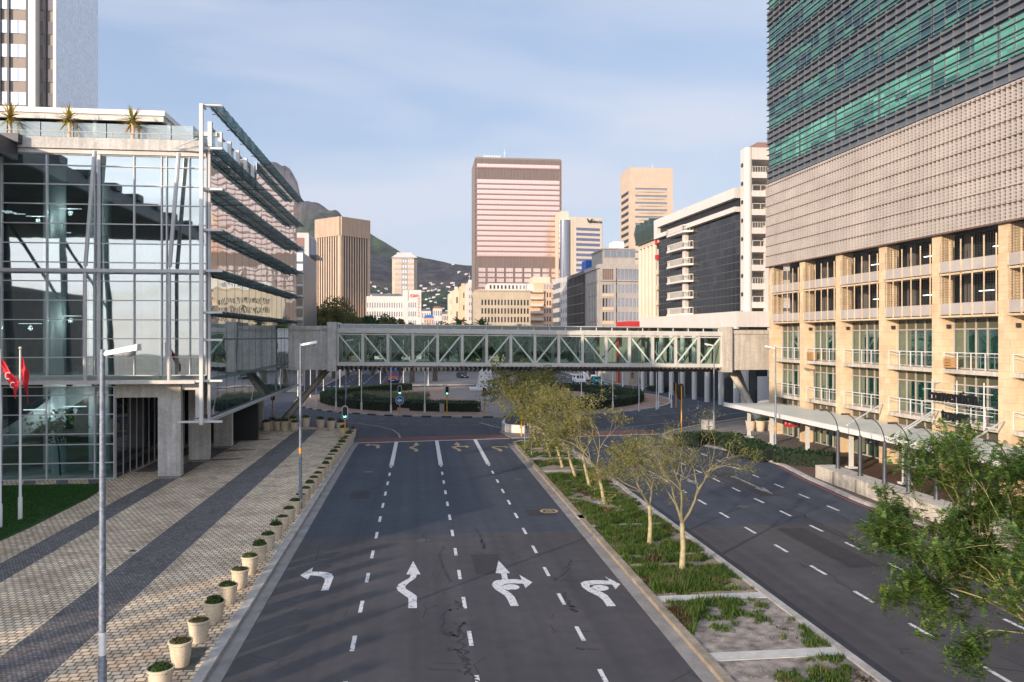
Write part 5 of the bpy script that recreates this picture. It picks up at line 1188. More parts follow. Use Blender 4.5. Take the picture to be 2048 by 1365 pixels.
# hillside houses: small white dots on the slope
hz = []
_t = random.Random(5); hord = {}; hw = 'first second third fourth fifth sixth seventh eighth ninth tenth eleventh twelfth thirteenth fourteenth fifteenth sixteenth seventeenth eighteenth nineteenth twentieth'.split(); hw += ['twenty ' + q_ for q_ in hw[:9]] + ['thirtieth'] + ['thirty ' + q_ for q_ in hw[:9]] + ['fortieth', 'forty first']; hv = 0
from mathutils.bvhtree import BVHTree
bv = BVHTree.FromPolygons([v.co for v in HILL.data.vertices], [tuple(p.vertices) for p in HILL.data.polygons])
hv = sorted([(742, 596), (757, 583), (763, 588), (772, 578), (778, 589), (736, 582), (749, 574), (842, 573), (850, 578), (857, 583), (872, 580), (866, 582), (878, 582), (846, 584), (853, 600), (860, 598), (868, 596), (862, 604), (871, 606), (850, 612), (874, 618), (880, 620), (886, 618), (893, 623), (905, 567), (912, 576), (920, 578), (908, 572), (898, 584), (861, 567), (884, 568), (897, 575), (876, 590), (890, 598), (900, 604), (856, 618), (739, 566), (866, 570), (933, 549), (906, 530), (918, 545)])
for i, (u, v) in enumerate(hv):
    dx, dy = XY(u, 1.0), 1.0; d = DY(u, 1.0)
    hit = bv.ray_cast(Vector((0, 0, H)), Vector((dx, dy, -(v - 673) / F * d)).normalized())
    if hit[0] is None: continue
    p = hit[0]; s_ = p.y / 1600 * _t.uniform(2.0, 4.4); hh = p.y / 1600 * _t.uniform(1.3, 2.3)
    side = 'left of the hipped tower' if u < 783 else 'right of the hipped tower'; hord[side] = hord.get(side, -1) + 1
    T = thing('hillside_house', f'tiny white hillside house {side}, {hw[hord[side]]} from the left', 'house', tuple(p), _t.uniform(-.5, .5), 'white houses on the hillside')
    MB().box(-s_, s_, -s_ * .6, s_ * .6, -8, hh).build('wall', M_WHP, T, local=True)
    MB().add([(-s_ * 1.05, -s_ * .65, hh), (s_ * 1.05, -s_ * .65, hh), (s_ * 1.05, s_ * .65, hh), (-s_ * 1.05, s_ * .65, hh), (-s_ * .6, 0, hh * 1.4), (s_ * .6, 0, hh * 1.4), (s_ * .6, .1, hh * 1.4), (-s_ * .6, .1, hh * 1.4)], MB.BF).build('roof', _t.choice([M_OFFW, M_SLATE, M_WHP]), T, local=True)
# ------------------------------------------------------------------ plants
def quads(c, size, elong=1.6, up=0.3, seed=0):
    """small leaf quads at centres c"""
    r = np.random.default_rng(seed); n = len(c); a = r.normal(size=(n, 3)); a[:, 2] += up; a /= np.linalg.norm(a, axis=1)[:, None]
    b = np.cross(a, r.normal(size=(n, 3))); b /= np.linalg.norm(b, axis=1)[:, None]
    s = (size * r.uniform(.6, 1.3, n))[:, None]; t = np.cross(a, b); l = b * s * elong / 2; w = t * s / 2
    V = np.stack([c - l, c + w, c + l, c - w], 1).reshape(-1, 3); Fc = np.arange(4 * n).reshape(n, 4); return V, Fc
M_BARKF = mat('fever_tree_bark', (0.37, 0.325, 0.18), 0.8, var=0.35, vs=5.0, fine=22, bump=0.5)
M_TWIG = mat('olive_twigs', (0.20, 0.175, 0.095), 0.8, var=0.3, vs=3.0)
M_TWIGD = mat('dark_olive_twigs', (0.24, 0.21, 0.10), 0.8, var=0.3, vs=3.0)
M_BARK = mat('brown_bark', (0.12, 0.09, 0.065), 0.9, var=0.3, vs=2.0)
M_LFV = leafm('fever_tree_leaves', [(0.06, 0.085, 0.018), (0.12, 0.14, 0.03), (0.20, 0.19, 0.05), (0.20, 0.14, 0.07)], 0.5, trans=.3)
M_LFG = leafm('near_tree_leaves', [(0.022, 0.055, 0.014), (0.045, 0.105, 0.022), (0.10, 0.175, 0.035), (0.24, 0.29, 0.06)], 0.7, trans=.4)
M_LDK = leafm('dark_tree_leaves', [(0.016, 0.040, 0.012), (0.03, 0.070, 0.018), (0.055, 0.11, 0.025)], 0.25)
M_LOL = leafm('olive_tree_leaves', [(0.05, 0.055, 0.014), (0.10, 0.10, 0.024), (0.16, 0.14, 0.035)], 0.25)
M_LMG = leafm('green_tree_leaves', [(0.03, 0.075, 0.014), (0.06, 0.14, 0.022), (0.10, 0.19, 0.035)], 0.25)
M_HDG = leafm('clipped_hedge_leaves', [(0.008, 0.022, 0.008), (0.016, 0.042, 0.012), (0.03, 0.07, 0.018)], 0.8, trans=.15)
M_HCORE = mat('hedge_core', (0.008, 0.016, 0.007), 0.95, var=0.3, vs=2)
M_GCOV = leafm('ground_cover', [(0.020, 0.050, 0.010), (0.042, 0.092, 0.015), (0.080, 0.14, 0.024), (0.15, 0.17, 0.045)], 1.2, trans=.3)
M_DRYG = leafm('dry_grass', [(0.13, 0.13, 0.04), (0.22, 0.19, 0.09), (0.10, 0.13, 0.03)], 1.2, trans=.3)
M_LAWN = leafm('lawn_blades', [(0.010, 0.06, 0.004), (0.018, 0.10, 0.006), (0.035, 0.14, 0.012)], 1.0, trans=.3)
M_REEDS = leafm('feathery_grass', [(0.06, 0.085, 0.05), (0.12, 0.14, 0.08), (0.2, 0.2, 0.12)], 1.0)
M_PLANT = leafm('pot_plant_leaves', [(0.025, 0.06, 0.015), (0.05, 0.10, 0.02), (0.12, 0.16, 0.04)], 6)
M_PLANTB = leafm('brown_pot_plant', [(0.10, 0.065, 0.03), (0.07, 0.09, 0.025), (0.18, 0.12, 0.06)], 6)
M_PALM = leafm('palm_fronds', [(0.02, 0.045, 0.015), (0.04, 0.08, 0.02)], 1)

def fever(name, label, base, h, spread, seed, lean=(0, 0), levels=5, nleaf=2600, lsize=.085, mleaf=None, group=None, cat='tree', r0=.12, lsx=1.0, fork=.42, trunk_lean=(0, 0), tips_up=.18, sprays=0):
    rd = random.Random(seed); T = thing(name, label, cat, (base[0], base[1], base[2]), 0, group)
    tm = MB(); bm2 = MB(); tips = []
    hp = Vector(base); fk = hp + Vector((trunk_lean[0], trunk_lean[1], h * fork)); mid = hp.lerp(fk, .5) + Vector((rd.uniform(-.07, .07), rd.uniform(-.07, .07), 0))
    tm.path([hp - Vector((0, 0, .1)), hp + Vector((0, 0, .15)), mid, fk], [r0 * 1.25, r0, r0 * .85, r0 * .72], 10)
    def grow(p, d, L_, r, lv):
        n = 3; pts = [p]; dd = d.copy()
        for i in range(n):
            dd = (dd + Vector((rd.uniform(-.22, .22) + lean[0] * .10, rd.uniform(-.22, .22) + lean[1] * .10, rd.uniform(-.14, .14) + (.05 if lv < 2 else -.02)))).normalized()
            pts.append(pts[-1] + dd * L_ / n)
        bm2.path(pts, [r * (1 - .42 * i / n) for i in range(n + 1)], 6 if lv < 2 else (4 if lv < 4 else 3))
        if lv >= 2:
            for q in pts[1:]: tips.append((q, lv))
            tips.append((pts[-1], lv))
        if lv >= levels: return
        k = rd.choice([2, 3, 3]) if lv else 3
        for i in range(k):
            t = rd.uniform(.45, 1.0) if i else 1.0; ix = min(n - 1, int(t * n)); q = pts[ix].lerp(pts[ix + 1], min(1, t * n - ix)) if t < 1 else pts[-1]
            a = Vector((rd.gauss(0, 1), rd.gauss(0, 1), rd.gauss(0, .55))); a = (a - dd * a.dot(dd)).normalized()
            nd = (dd + a * rd.uniform(.45, .95) + Vector((lean[0] * .12, lean[1] * .12, tips_up * .4))).normalized()
            grow(q, nd, L_ * rd.uniform(.62, .82), r * rd.uniform(.5, .62), lv + 1)
    nb = rd.choice([3, 4])
    for i in range(nb):
        a = 2 * math.pi * (i + rd.uniform(-.25, .25)) / nb; sp = rd.uniform(.55, 1.0)
        grow(fk if i else fk + Vector((0, 0, 0)), Vector((math.cos(a) * sp + lean[0], math.sin(a) * sp + lean[1], 1.0)).normalized(), h * .30 * spread, r0 * .46, 0)
    o = tm.build('trunk', M_BARKF, T, True); bm2.build('branches', M_TWIGD if sprays else M_TWIG, T)
    c = np.array([[q.x, q.y, q.z] for q, lv in tips]); r = np.random.default_rng(seed)
    if sprays:
        ns = sprays; ks = 13; ix = r.integers(0, len(c), ns); p0 = c[ix] + r.normal(size=(ns, 3)) * .08; dd = r.normal(size=(ns, 3)); dd[:, 2] = dd[:, 2] * .45 + .15; dd /= np.linalg.norm(dd, axis=1)[:, None]
        sd_ = np.cross(dd, np.array([0, 0, 1.0])); sd_ /= np.linalg.norm(sd_, axis=1)[:, None]; Ls = r.uniform(.16, .36, ns); V = []
        for q in range(ks):
            t = (q + 1) / ks; sg = 1 if q % 2 else -1; a = p0 + dd * (Ls * t)[:, None] - np.array([0, 0, .05]) * t * t; w_ = .055 * (1.15 - t)
            tip = a + sd_ * sg * w_ + dd * .015; hw_ = dd * .013
            V.append(np.stack([a - hw_, a + hw_, tip + hw_ * .8, tip - hw_ * .8], 1))
        V = np.concatenate(V, 0).reshape(-1, 3); npmesh('crown', V, np.arange(len(V)).reshape(-1, 4), mleaf, T)
        return T
    idx = r.integers(0, len(c), nleaf); cc = c[idx] + r.normal(size=(nleaf, 3)) * np.array([.16, .16, .07]) * lsx
    V, Fc = quads(cc, lsize, 2.0, .8, seed); npmesh('crown', V, Fc, mleaf or M_LFV, T)
    return T
ords = ['nearest', 'second', 'third', 'fourth', 'fifth', 'sixth', 'seventh', 'eighth', 'ninth', 'tenth', 'eleventh', 'twelfth', 'thirteenth', 'fourteenth', 'fifteenth', 'sixteenth', 'seventeenth', 'eighteenth', 'nineteenth', 'twentieth', 'twenty first', 'twenty second', 'twenty third', 'twenty fourth', 'twenty fifth', 'twenty sixth', 'twenty seventh', 'twenty eighth', 'twenty ninth', 'thirtieth', 'thirty first', 'thirty second']
med = [(1364, 1145), (1299, 1090), (1208, 1008), (1179, 977), (1150, 956), (1124, 935), (1100, 915), (1071, 884)]
for i, (u, v) in enumerate(med):
    x, y = G(u, v, .1)
    fever('fever_tree', f'thin windswept fever tree in the planted median, {ords[i + 1]} from the viewer', (x, y, .1), [4.75, 4.3, 4.6, 4.9, 5.0, 5.1, 5.3, 5.4][i], [1.05, .95, 1.0, 1.05, 1.1, 1.1, 1.15, 1.2][i], 20 + i * 3, lean=(-.12, .12) if i == 0 else (-.34, .30), levels=6 if i < 2 else 5, nleaf=[4500, 5500, 3600, 3200, 3200, 3200, 3200, 3200][i], lsize=(.04 if i < 2 else .055) + .006 * i, group='fever trees in the median', r0=.12 if i == 0 else .105, trunk_lean=(0, 0) if i < 2 else (-.25 - .05 * i, .2), fork=.40, mleaf=M_LFV)
# thin trees in the middle of the circle
for i, (x, y) in enumerate(((14.5, 94.5), (15.5, 101), (16, 109), (16.4, 117), (15.5, 125))):
    fever('fever_tree', f'bushy pale green fever tree on the circle beside the paved strip, {ords[i]} to the footbridge', (x, y, .13), 4.6, 1.25, 70 + i, lean=(-.2, .1), nleaf=3600, lsize=.13, group='fever trees on the circle', fork=.3, levels=4, lsx=1.6)
g1 = fever('fever_tree', 'leafy green fever tree in the near corner of the median, closest to the viewer', (11.85, 12.4, .1), 6.35, 1.3, 5, lean=(.10, .05), trunk_lean=(.35, .1), levels=5, nleaf=10, lsize=.045, mleaf=M_LFG, group='fever trees in the median', r0=.14, fork=.16, lsx=.8, tips_up=.05, sprays=24000)

def leafy(name, label, x, y, h, rx, n, ls, m, seed, group=None, z0=0.0, rz_=None, crownlow=.25):
    rd = np.random.default_rng(seed); T = thing(name, label, 'tree', (x, y, z0), 0, group)
    rz_ = rz_ or h * (1 - crownlow) / 2; cz = z0 + h - rz_; t = MB(); r0 = h * .03
    t.path([(x, y, z0 - .1), (x + .1, y, z0 + h * .3), (x, y + .1, cz)], [r0, r0 * .8, r0 * .4], 8)
    nc = 26; ca = rd.normal(size=(nc, 3)); ca /= np.linalg.norm(ca, axis=1)[:, None]; rr_ = rd.uniform(.35, .95, nc)[:, None]
    cl_ = np.array([x, y, cz]) + ca * rr_ * np.array([rx, rx, rz_])
    for k in range(8): t.tube((x, y, z0 + h * .3), tuple(cl_[k]), r0 * .35, r0 * .1, n=5)
    t.build('trunk', M_BARK, T)
    k = rd.integers(0, nc, n); sc_ = rd.uniform(.16, .34, nc)[k][:, None]; d = rd.normal(size=(n, 3)); d /= np.linalg.norm(d, axis=1)[:, None]; d *= rd.uniform(.3, 1, n)[:, None] ** .5
    V, Fc = quads(cl_[k] + d * sc_ * np.array([rx, rx, rz_]) * 1.25, ls, 1.5, .3, seed); npmesh('crown', V, Fc, m, T); return T
ft = [(640, 172, 15.2, 5.2, M_LOL), (668, 176, 16.5, 5.0, M_LOL), (622, 165, 13.0, 4.0, M_LOL), (695, 186, 14.0, 4.0, M_LOL), (718, 190, 12.8, 3.6, M_LDK), (745, 195, 13.6, 3.6, M_LDK), (768, 200, 14.4, 3.6, M_LDK), (786, 190, 12.6, 3.4, M_LOL), (800, 196, 12.8, 3.2, M_LOL),
      (700, 232, 10.0, 6, M_LDK), (740, 240, 10.2, 6, M_LDK), (780, 236, 10, 6, M_LDK), (830, 215, 11.0, 5, M_LDK), (862, 222, 11.0, 5, M_LMG), (895, 210, 10.8, 5, M_LMG), (930, 206, 11, 5, M_LMG), (965, 214, 11, 5, M_LMG), (1000, 208, 11, 5, M_LMG), (1035, 212, 10.8, 5, M_LDK), (1070, 205, 10.6, 5, M_LDK), (1105, 210, 10.4, 4.5, M_LDK), (1140, 230, 10.4, 5, M_LDK), (1175, 240, 10.6, 5, M_LDK), (1210, 226, 10.4, 5, M_LDK), (1240, 180, 9.5, 3.2, M_LOL), (880, 260, 11.5, 6, M_LDK), (945, 262, 11.5, 6, M_LDK), (1020, 262, 11.5, 6, M_LDK)]
kn = {M_LOL.name: 'olive brown', M_LDK.name: 'dark green', M_LMG.name: 'fresh green'}
o_ = {}
for i, (u, y, h, r, m) in enumerate(sorted(ft, key=lambda q: q[0])):
    k = kn[m.name]; o_[k] = o_.get(k, -1) + 1; od = (['leftmost'] + ords[1:])[o_[k]]
    leafy('avenue_tree', f'{k} avenue tree beyond the footbridge, {od} of the {k} ones from the left', XY(u, y), y, h * 1.12, r * 1.15, 7500, .34, m, 200 + i, 'trees along the far avenue')
def palm(label, x, y, h, seed):
    rd = random.Random(seed); T = thing('palm_tree', label, 'palm', (x, y, 0), 0, 'palms on the far avenue')
    MB().path([(x, y, 0), (x + .05, y, h * .5), (x, y, h)], [.55, .4, .36], 10).build('trunk', M_BARK, T)
    vs = []; fs = []
    for k in range(34):
        a = rd.uniform(0, 6.283); el = rd.uniform(-.2, 1.3); L_ = rd.uniform(2.4, 3.2); p = Vector((x, y, h)); d = Vector((math.cos(a) * math.cos(el), math.sin(a) * math.cos(el), math.sin(el))); sd_ = Vector((-math.sin(a), math.cos(a), 0))
        for j in range(9):
            q = p + d * (L_ / 9); w_ = .42 * math.sin(math.pi * (j + .6) / 9.6)
            for sg_ in (-1, 1):
                o = len(vs); vs += [tuple(p), tuple(q), tuple(q + sd_ * sg_ * w_ * 1.1 + d * .2 - Vector((0, 0, .12))), tuple(p + sd_ * sg_ * w_ + d * .1 - Vector((0, 0, .12)))]; fs.append((o, o + 1, o + 2, o + 3))
            p = q; d = (d + Vector((0, 0, -.17))).normalized()
    npmesh('fronds', vs, fs, M_PALM, T)
for i, (u, y, h) in enumerate(((824, 158, 8.5), (870, 163, 8.8), (918, 232, 12.6), (962, 236, 12.4), (1015, 166, 8.6))):
    palm(['squat palm at the avenue mouth left of the statue', 'second squat palm between the first palm and the statue', 'tall palm whose head shows over the footbridge left of the stone block', 'tall palm whose head shows over the footbridge before the stone block', 'squat palm right behind the statue'][i], XY(u, y), y, h, i)

def hedge(name, label, pts, w, h, dens, seed, m=None, z0=PZ, cat='hedge', ls=.13, group=None):
    T = thing(name, label, cat, (pts[0][0], pts[0][1], 0), 0, group); pts = resample(pts, .5)
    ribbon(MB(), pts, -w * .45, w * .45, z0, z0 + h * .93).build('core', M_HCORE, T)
    r = np.random.default_rng(seed); P = np.array(pts); seg = P[1:] - P[:-1]; Ls = np.linalg.norm(seg, axis=1); n = int(Ls.sum() * (w + 2 * h) * dens)
    k = r.integers(0, len(seg), n); t = r.uniform(size=n)[:, None]; c2 = P[k] + seg[k] * t; tn_ = seg[k] / Ls[k][:, None]; nr_ = np.stack([tn_[:, 1], -tn_[:, 0]], 1)
    s = r.uniform(0, 2 * h + w, n); off = np.where(s < h, -w / 2, np.where(s < h + w, s - h - w / 2, w / 2)); zz_ = np.where(s < h, s, np.where(s < h + w, h, s - h - w))
    c3 = np.concatenate([c2 + nr_ * off[:, None], (z0 + zz_)[:, None]], 1) + r.normal(size=(n, 3)) * .05
    V, Fc = quads(c3, ls, 1.4, .5, seed); npmesh('leaves', V, Fc, m or M_HDG, T); return T
arc = lambda r, a0, a1: arcp(RC[0], RC[1], r, a0, a1, max(4, int(abs(a1 - a0) / 6)))
hedge('clipped_hedge', 'long curved clipped hedge round the left side of the circle', arc(22.3, 120, 235), 2.2, 1.15, 26, 1)
hedge('clipped_hedge', 'straight low hedge at the front of the circle beside the paved strip', arc(20.5, 240, 264), 2.0, 1.1, 30, 2)
hedge('clipped_hedge', 'inner curved hedge behind the front hedge on the left of the circle', arc(18.0, 185, 262), 1.6, 1.0, 26, 3)
hedge('clipped_hedge', 'curved clipped hedge round the right side of the circle', arc(22.0, -72, 62), 2.2, 1.1, 26, 4)
hedge('clipped_hedge', 'inner curved hedge on the right of the circle', arc(18.0, -60, 20), 1.6, 1.0, 22, 5)
hedge('clipped_hedge', 'dark hedge beside the last pier of the glass hall', [(-24, 86), (-16.5, 86.5)], 1.6, 1.1, 26, 6)
rh = [G(1372, 893), G(1400, 886), G(1440, 886), G(1462, 893)]
hedge('low_shrubs', 'rounded low shrubs around the foot of the right street lamp', rh, 2.6, .75, 30, 7, ls=.16, cat='shrub')
hedge('low_shrubs', 'long shrub bed between the kerb and the canopy posts', [G(1475, 900), G(1510, 915), G(1552, 924)], 2.6, .8, 30, 8, ls=.16, cat='shrub')
hedge('low_shrubs', 'dark shrub bed ending at the concrete retaining wall', [G(1560, 926), G(1610, 933), G(1670, 938)], 2.0, .9, 30, 9, ls=.16, cat='shrub')
hedge('low_shrubs', 'green shrubs in the white walled island planter', [(9.6, 77.6), (12.6, 77.4)], 1.5, .6, 30, 10, cat='shrub', z0=.3)
hedge('clipped_hedge', 'low green hedge on the far right pavement before the arcade', [(38.5, 131), (44, 126.5)], 2.2, .8, 16, 12)
hedge('clipped_hedge', 'second low hedge on the far right pavement nearer the trees', [(33, 153), (40, 148)], 2.0, .9, 12, 13) if False else None
# grasses as uncountable stuff
def blades(name, pos, h, w_, m, seed, z0, lean=.5, hv_=None):
    r = np.random.default_rng(seed); n = len(pos); a = r.uniform(0, 6.283, n); d = np.stack([np.cos(a), np.sin(a)], 1); hh = h * r.uniform(.5, 1.3, n) * (1 if hv_ is None else hv_)
    b = np.concatenate([pos, np.full((n, 1), z0)], 1); q = np.concatenate([d * w_ / 2, np.zeros((n, 1))], 1)
    tp = b + np.concatenate([np.stack([-d[:, 1], d[:, 0]], 1) * (hh * lean * r.normal(size=n))[:, None] + r.normal(size=(n, 2)) * .02, hh[:, None]], 1)
    V = np.stack([b - q, b + q, tp], 1).reshape(-1, 3); Fc = np.arange(3 * n).reshape(n, 3); o = npmesh(name, V, Fc, m); return tag(o, kind='stuff')
from mathutils import noise as mn
r = np.random.default_rng(3); N0 = 190000; pp = np.stack([r.uniform(8.26, 11.97, N0), 13 + 55 * r.uniform(0, 1, N0) ** 1.2], 1); keep = []; hk = []
divs = [17.0, 21.85, 26.9, 32.3, 37.6, 43.0, 48.2, 53.4, 58.9, 64.3]
for x, y in pp:
    f1 = mn.noise((x * .55, y * .45, 1.3)); f2 = mn.noise((x * 1.7, y * 1.7, 4.0)); nz_ = f1 + .5 * f2 + .25 * mn.noise((x * 5, y * 5, 2.0))
    if y < 21.8: th_ = .35 if y < 20 else .18
    elif y < 26.7: th_ = -.7 if (x < 10.0 - (26.7 - y) * .55 and y > 23.6) else (.34 if x < 10.6 else .40); th_ = -.1 if (y > 25.9 and x < 11) else th_
    elif y < 27.5: th_ = .5
    elif y < 30.6: th_ = -.7
    elif y < 31.2: th_ = .2
    elif y < 41.5: th_ = -.42
    elif y < 52: th_ = -.25
    elif y < 57: th_ = .05
    else: th_ = -.12
    if x > 11.5 and y > 27.5: th_ += .35 * (1 + f2)
    dm = min(abs(y - q) for q in divs)
    if dm < (.33 if y < 28 else .26) and (y < 28 or f2 < .15): continue
    if nz_ > th_ and r.uniform() < min(1, .35 + 2.2 * (nz_ - th_)): keep.append((x, y)); hk.append(max(.35, min(1.7, .75 + .9 * (nz_ - th_) * (1 + 1.2 * f2))))
pp = np.array(keep); hk = np.array(hk); print('blades', len(pp))
kd = np.array([mn.noise((x * .9, y * .9, 9.0)) for x, y in pp]); rnd = r.uniform(size=len(pp)); dry = (rnd < .05) | ((kd > .28) & (rnd < .75)); bro = (kd < -.33) & ~dry
M_SUCC = leafm('bronze_succulent', [(0.07, 0.035, 0.025), (0.11, 0.06, 0.035), (0.06, 0.09, 0.03)], 1.2)
tag(blades('ground_cover', pp[~dry & ~bro], .16, .045, M_GCOV, 1, .09, .6, hk[~dry & ~bro]), 'fleshy green ground cover growing over the soil of the median', 'ground cover')
tag(blades('dry_weeds', pp[dry], .13, .04, M_DRYG, 2, .09, 1.0, hk[dry]), 'yellowing weeds scattered through the median soil', 'weeds')
tag(blades('bronze_ground_cover', pp[bro], .09, .06, M_SUCC, 6, .09, 1.2, hk[bro]), 'low reddish bronze plants in patches of the median', 'ground cover')
lw = np.stack([r.uniform(-32, -18.45, 60000), r.uniform(31.5, 51.6, 60000)], 1)
edge = np.array([np.interp(y, [31, 33, 36, 40, 47, 50.5, 51.7], [-21, -19.3, -18.5, -18.3, -18.35, -18.7, -19.6]) for y in lw[:, 1]]); lw = lw[lw[:, 0] < edge]
tag(blades('lawn', lw, .085, .05, M_LAWN, 3, PZ + .02), 'bright green mown lawn beside the glass hall', 'grass')
an = r.uniform(R_(200), R_(262), 5000); ra = r.uniform(13.5, 17, 5000); gp = np.stack([RC[0] + ra * np.cos(an), RC[1] + ra * np.sin(an)], 1)
an = r.uniform(R_(150), R_(210), 6000); ra = r.uniform(9, 20, 6000); gp = np.concatenate([gp, np.stack([RC[0] + ra * np.cos(an), RC[1] + ra * np.sin(an)], 1)])
tag(blades('feathery_grass', gp, .8, .09, M_REEDS, 4, PZ, .3), 'feathery grass growing inside the hedges of the circle', 'grass')
# stones and litter on the median gravel
st = MB(); rs_ = random.Random(2)
for k in range(1600):
    x, y, s_ = rs_.uniform(8.35, 11.9), rs_.uniform(18, 30.8) if k % 3 else rs_.uniform(30, 60), rs_.uniform(.008, .024)
    st.add([(x - s_, y, .1), (x, y - s_, .1), (x + s_, y, .1), (x, y + s_, .1), (x, y, .1 + s_)], [(0, 1, 4), (1, 2, 4), (2, 3, 4), (3, 0, 4)])
tag(st.build('gravel', mat('pale_stone_chips', (0.34, 0.31, 0.27), .9, var=.4, vs=8)), 'pale stone chips scattered over the bare soil of the median', 'gravel', kind='stuff')

# ------------------------------------------------------------------ potted shrubs along the kerb
def pot_proto(kind, seed, tall=False):
    T = thing('planter_pot', 'x', 'planter', (0, 0, 0)); 
    p = MB().lathe([(.215, 0), (.225, .02), (.275, .3), (.305, .58), (.33, .60), (.335, .66), (.30, .665), (.29, .60)], n=24).build('pot', M_POT, T, True)
    MB().lathe([(.285, .56), (.285, .605)], n=16).build('soil', M_POTSOIL, p)
    r = np.random.default_rng(seed); n = 520 if kind != 'sparse' else 260
    if kind == 'spiky':
        a = r.uniform(0, 6.283, 90); b = np.stack([np.zeros(90), np.zeros(90), np.full(90, .6)], 1); d = np.stack([np.cos(a) * .32, np.sin(a) * .32, r.uniform(.12, .42, 90)], 1); q = np.stack([-np.sin(a), np.cos(a), 0 * a], 1) * .02
        V = np.stack([b + d * .1 - q, b + d * .1 + q, b + d], 1).reshape(-1, 3); o = npmesh('plant', V, np.arange(270).reshape(90, 3), M_PLANT, T)
    c = r.normal(size=(n, 3)); c /= np.linalg.norm(c, axis=1)[:, None]; c *= r.uniform(.4, 1, n)[:, None] ** .5; c[:, 2] = np.abs(c[:, 2])
    hh = .26 if tall else (.13 if kind == 'sparse' else .17); c = c * np.array([.30, .30, hh]) + np.array([0, 0, .6]); V, Fc = quads(c, .06, 1.8, .6, seed)
    npmesh('plant', V, Fc, M_PLANTB if kind == 'sparse' else M_PLANT, T)
    tw_ = MB(); rd = random.Random(seed)
    for k in range(14): a = rd.uniform(0, 6.28); tw_.tube((0, 0, .55), (.25 * math.cos(a), .25 * math.sin(a), .6 + hh * rd.uniform(.6, 1.5)), .008, .004, n=3)
    tw_.build('stems', M_BARK, T); return T
protos = {'green': pot_proto('green', 1), 'tall': pot_proto('green', 2, True), 'brown': pot_proto('sparse', 3), 'spiky': pot_proto('spiky', 4)}
used = set()
def place(kind, x, y, lab, grp, s=1.0, z=PZ):
    P = protos[kind]; o = P if kind not in used else copy_tree(P); used.add(kind)
    o.location = (x, y, z); o.scale = (s * random.uniform(.95, 1.05), s * random.uniform(.95, 1.05), s * random.uniform(.93, 1.06)); o.rotation_euler = (random.uniform(-.025, .025), random.uniform(-.025, .025), random.uniform(0, 6.28)); o['label'] = lab; o['group'] = grp
kinds = ['green', 'brown', 'brown', 'tall', 'green', 'brown', 'green', 'tall', 'green', 'spiky', 'brown', 'green', 'green', 'brown', 'green', 'tall', 'green'] + ['green', 'brown', 'tall'] * 6
desc = {'green': 'low green shrub', 'brown': 'sparse brownish plant', 'tall': 'bushy taller shrub', 'spiky': 'spiky green plant'}
ys = [21.25 + 1.72 * i for i in range(31)]
for i, y in enumerate(ys):
    x = -6.55 + .012 * (y - 21)
    place(kinds[i], x, y, f'cream pot with {desc[kinds[i]]}, {ords[i]} in the kerb row counted from the viewer', 'cream pots in a row along the left kerb', 1.0 if i < 20 else 1.12)
cor = [(687, 876), (681, 865), (662, 861), (640.6, 857), (612, 854), (588.6, 863), (586, 856), (570, 862), (556, 861), (545, 860), (533, 862)]
for i, (u, v) in enumerate(cor):
    x, y = G(u, v, PZ); place('spiky' if i % 2 else 'tall', x, y, f'grey cream pot with spiky plant at the plaza corner, {(["rightmost"] + ords[1:])[i]} from the right', 'pots grouped at the far plaza corner', 1.35)
for i, (u, v) in enumerate([(1501, 862), (1521, 863), (1537, 861)]):
    x, y = G(u, v, PZ); place('tall', x, y, f'large cream pot with shrub at the foot of the right bridge leg, {["left", "middle", "right"][i]} of three', 'pots by the right bridge leg', 1.45)
# aloes on the terrace
M_ALOE = leafm('aloe_leaves', [(0.12, 0.22, 0.03), (0.30, 0.28, 0.03), (0.70, 0.20, 0.05)], 2, trans=.2)
for i, u in enumerate((20, 138, 265)):
    x, y = XY(u, 53.7), 53.7; T = thing('terrace_aloe', f'tall spiky aloe with orange lower leaves on the hall terrace, {["left", "middle", "right"][i]} of three', 'plant', (x, y, 21.72), 0, 'aloes on the hall terrace')
    MB().path([(x, y, 21.72), (x + .05, y, 22.3), (x, y, 23.0)], [.13, .09, .1], 8).build('stem', M_PEACH, T)
    rd = random.Random(i); vs = []; fs = []
    for k in range(54):
        a = rd.uniform(0, 6.283); el = rd.uniform(-.9, 1.35); L_ = rd.uniform(.95, 1.35); p = Vector((x, y, 23.0)); d = Vector((math.cos(a) * math.cos(el), math.sin(a) * math.cos(el), math.sin(el))); sd_ = d.cross(Vector((0, 0, 1))).normalized()
        for j in range(4):
            q = p + d * L_ / 4; w0, w1 = .075 * (1 - j / 4), .075 * (1 - (j + 1) / 4) + .003; o = len(vs); vs += [tuple(p - sd_ * w0), tuple(p + sd_ * w0), tuple(q + sd_ * w1), tuple(q - sd_ * w1)]; fs.append((o, o + 1, o + 2, o + 3)); p = q; d = (d + Vector((0, 0, -.22 if el > 0 else .06))).normalized()
    npmesh('leaves', vs, fs, M_ALOE, T)
# small tree inside the lobby
x, y = XY(121, 54.8), 54.8; T = thing('indoor_tree', 'small dark indoor tree behind the lobby glass', 'tree', (x, y, .16)); MB().path([(x, y, .1), (x - .1, y, 1.8), (x - .35, y, 3.0)], [.07, .05, .03], 6).build('trunk', M_BARK, T)
c = np.random.default_rng(1).normal(size=(500, 3)) * np.array([.75, .5, .45]) + np.array([x - .2, y + .3, 3.3]); V, Fc = quads(c, .16, 1.7, .4, 3); npmesh('crown', V, Fc, M_LDK, T)

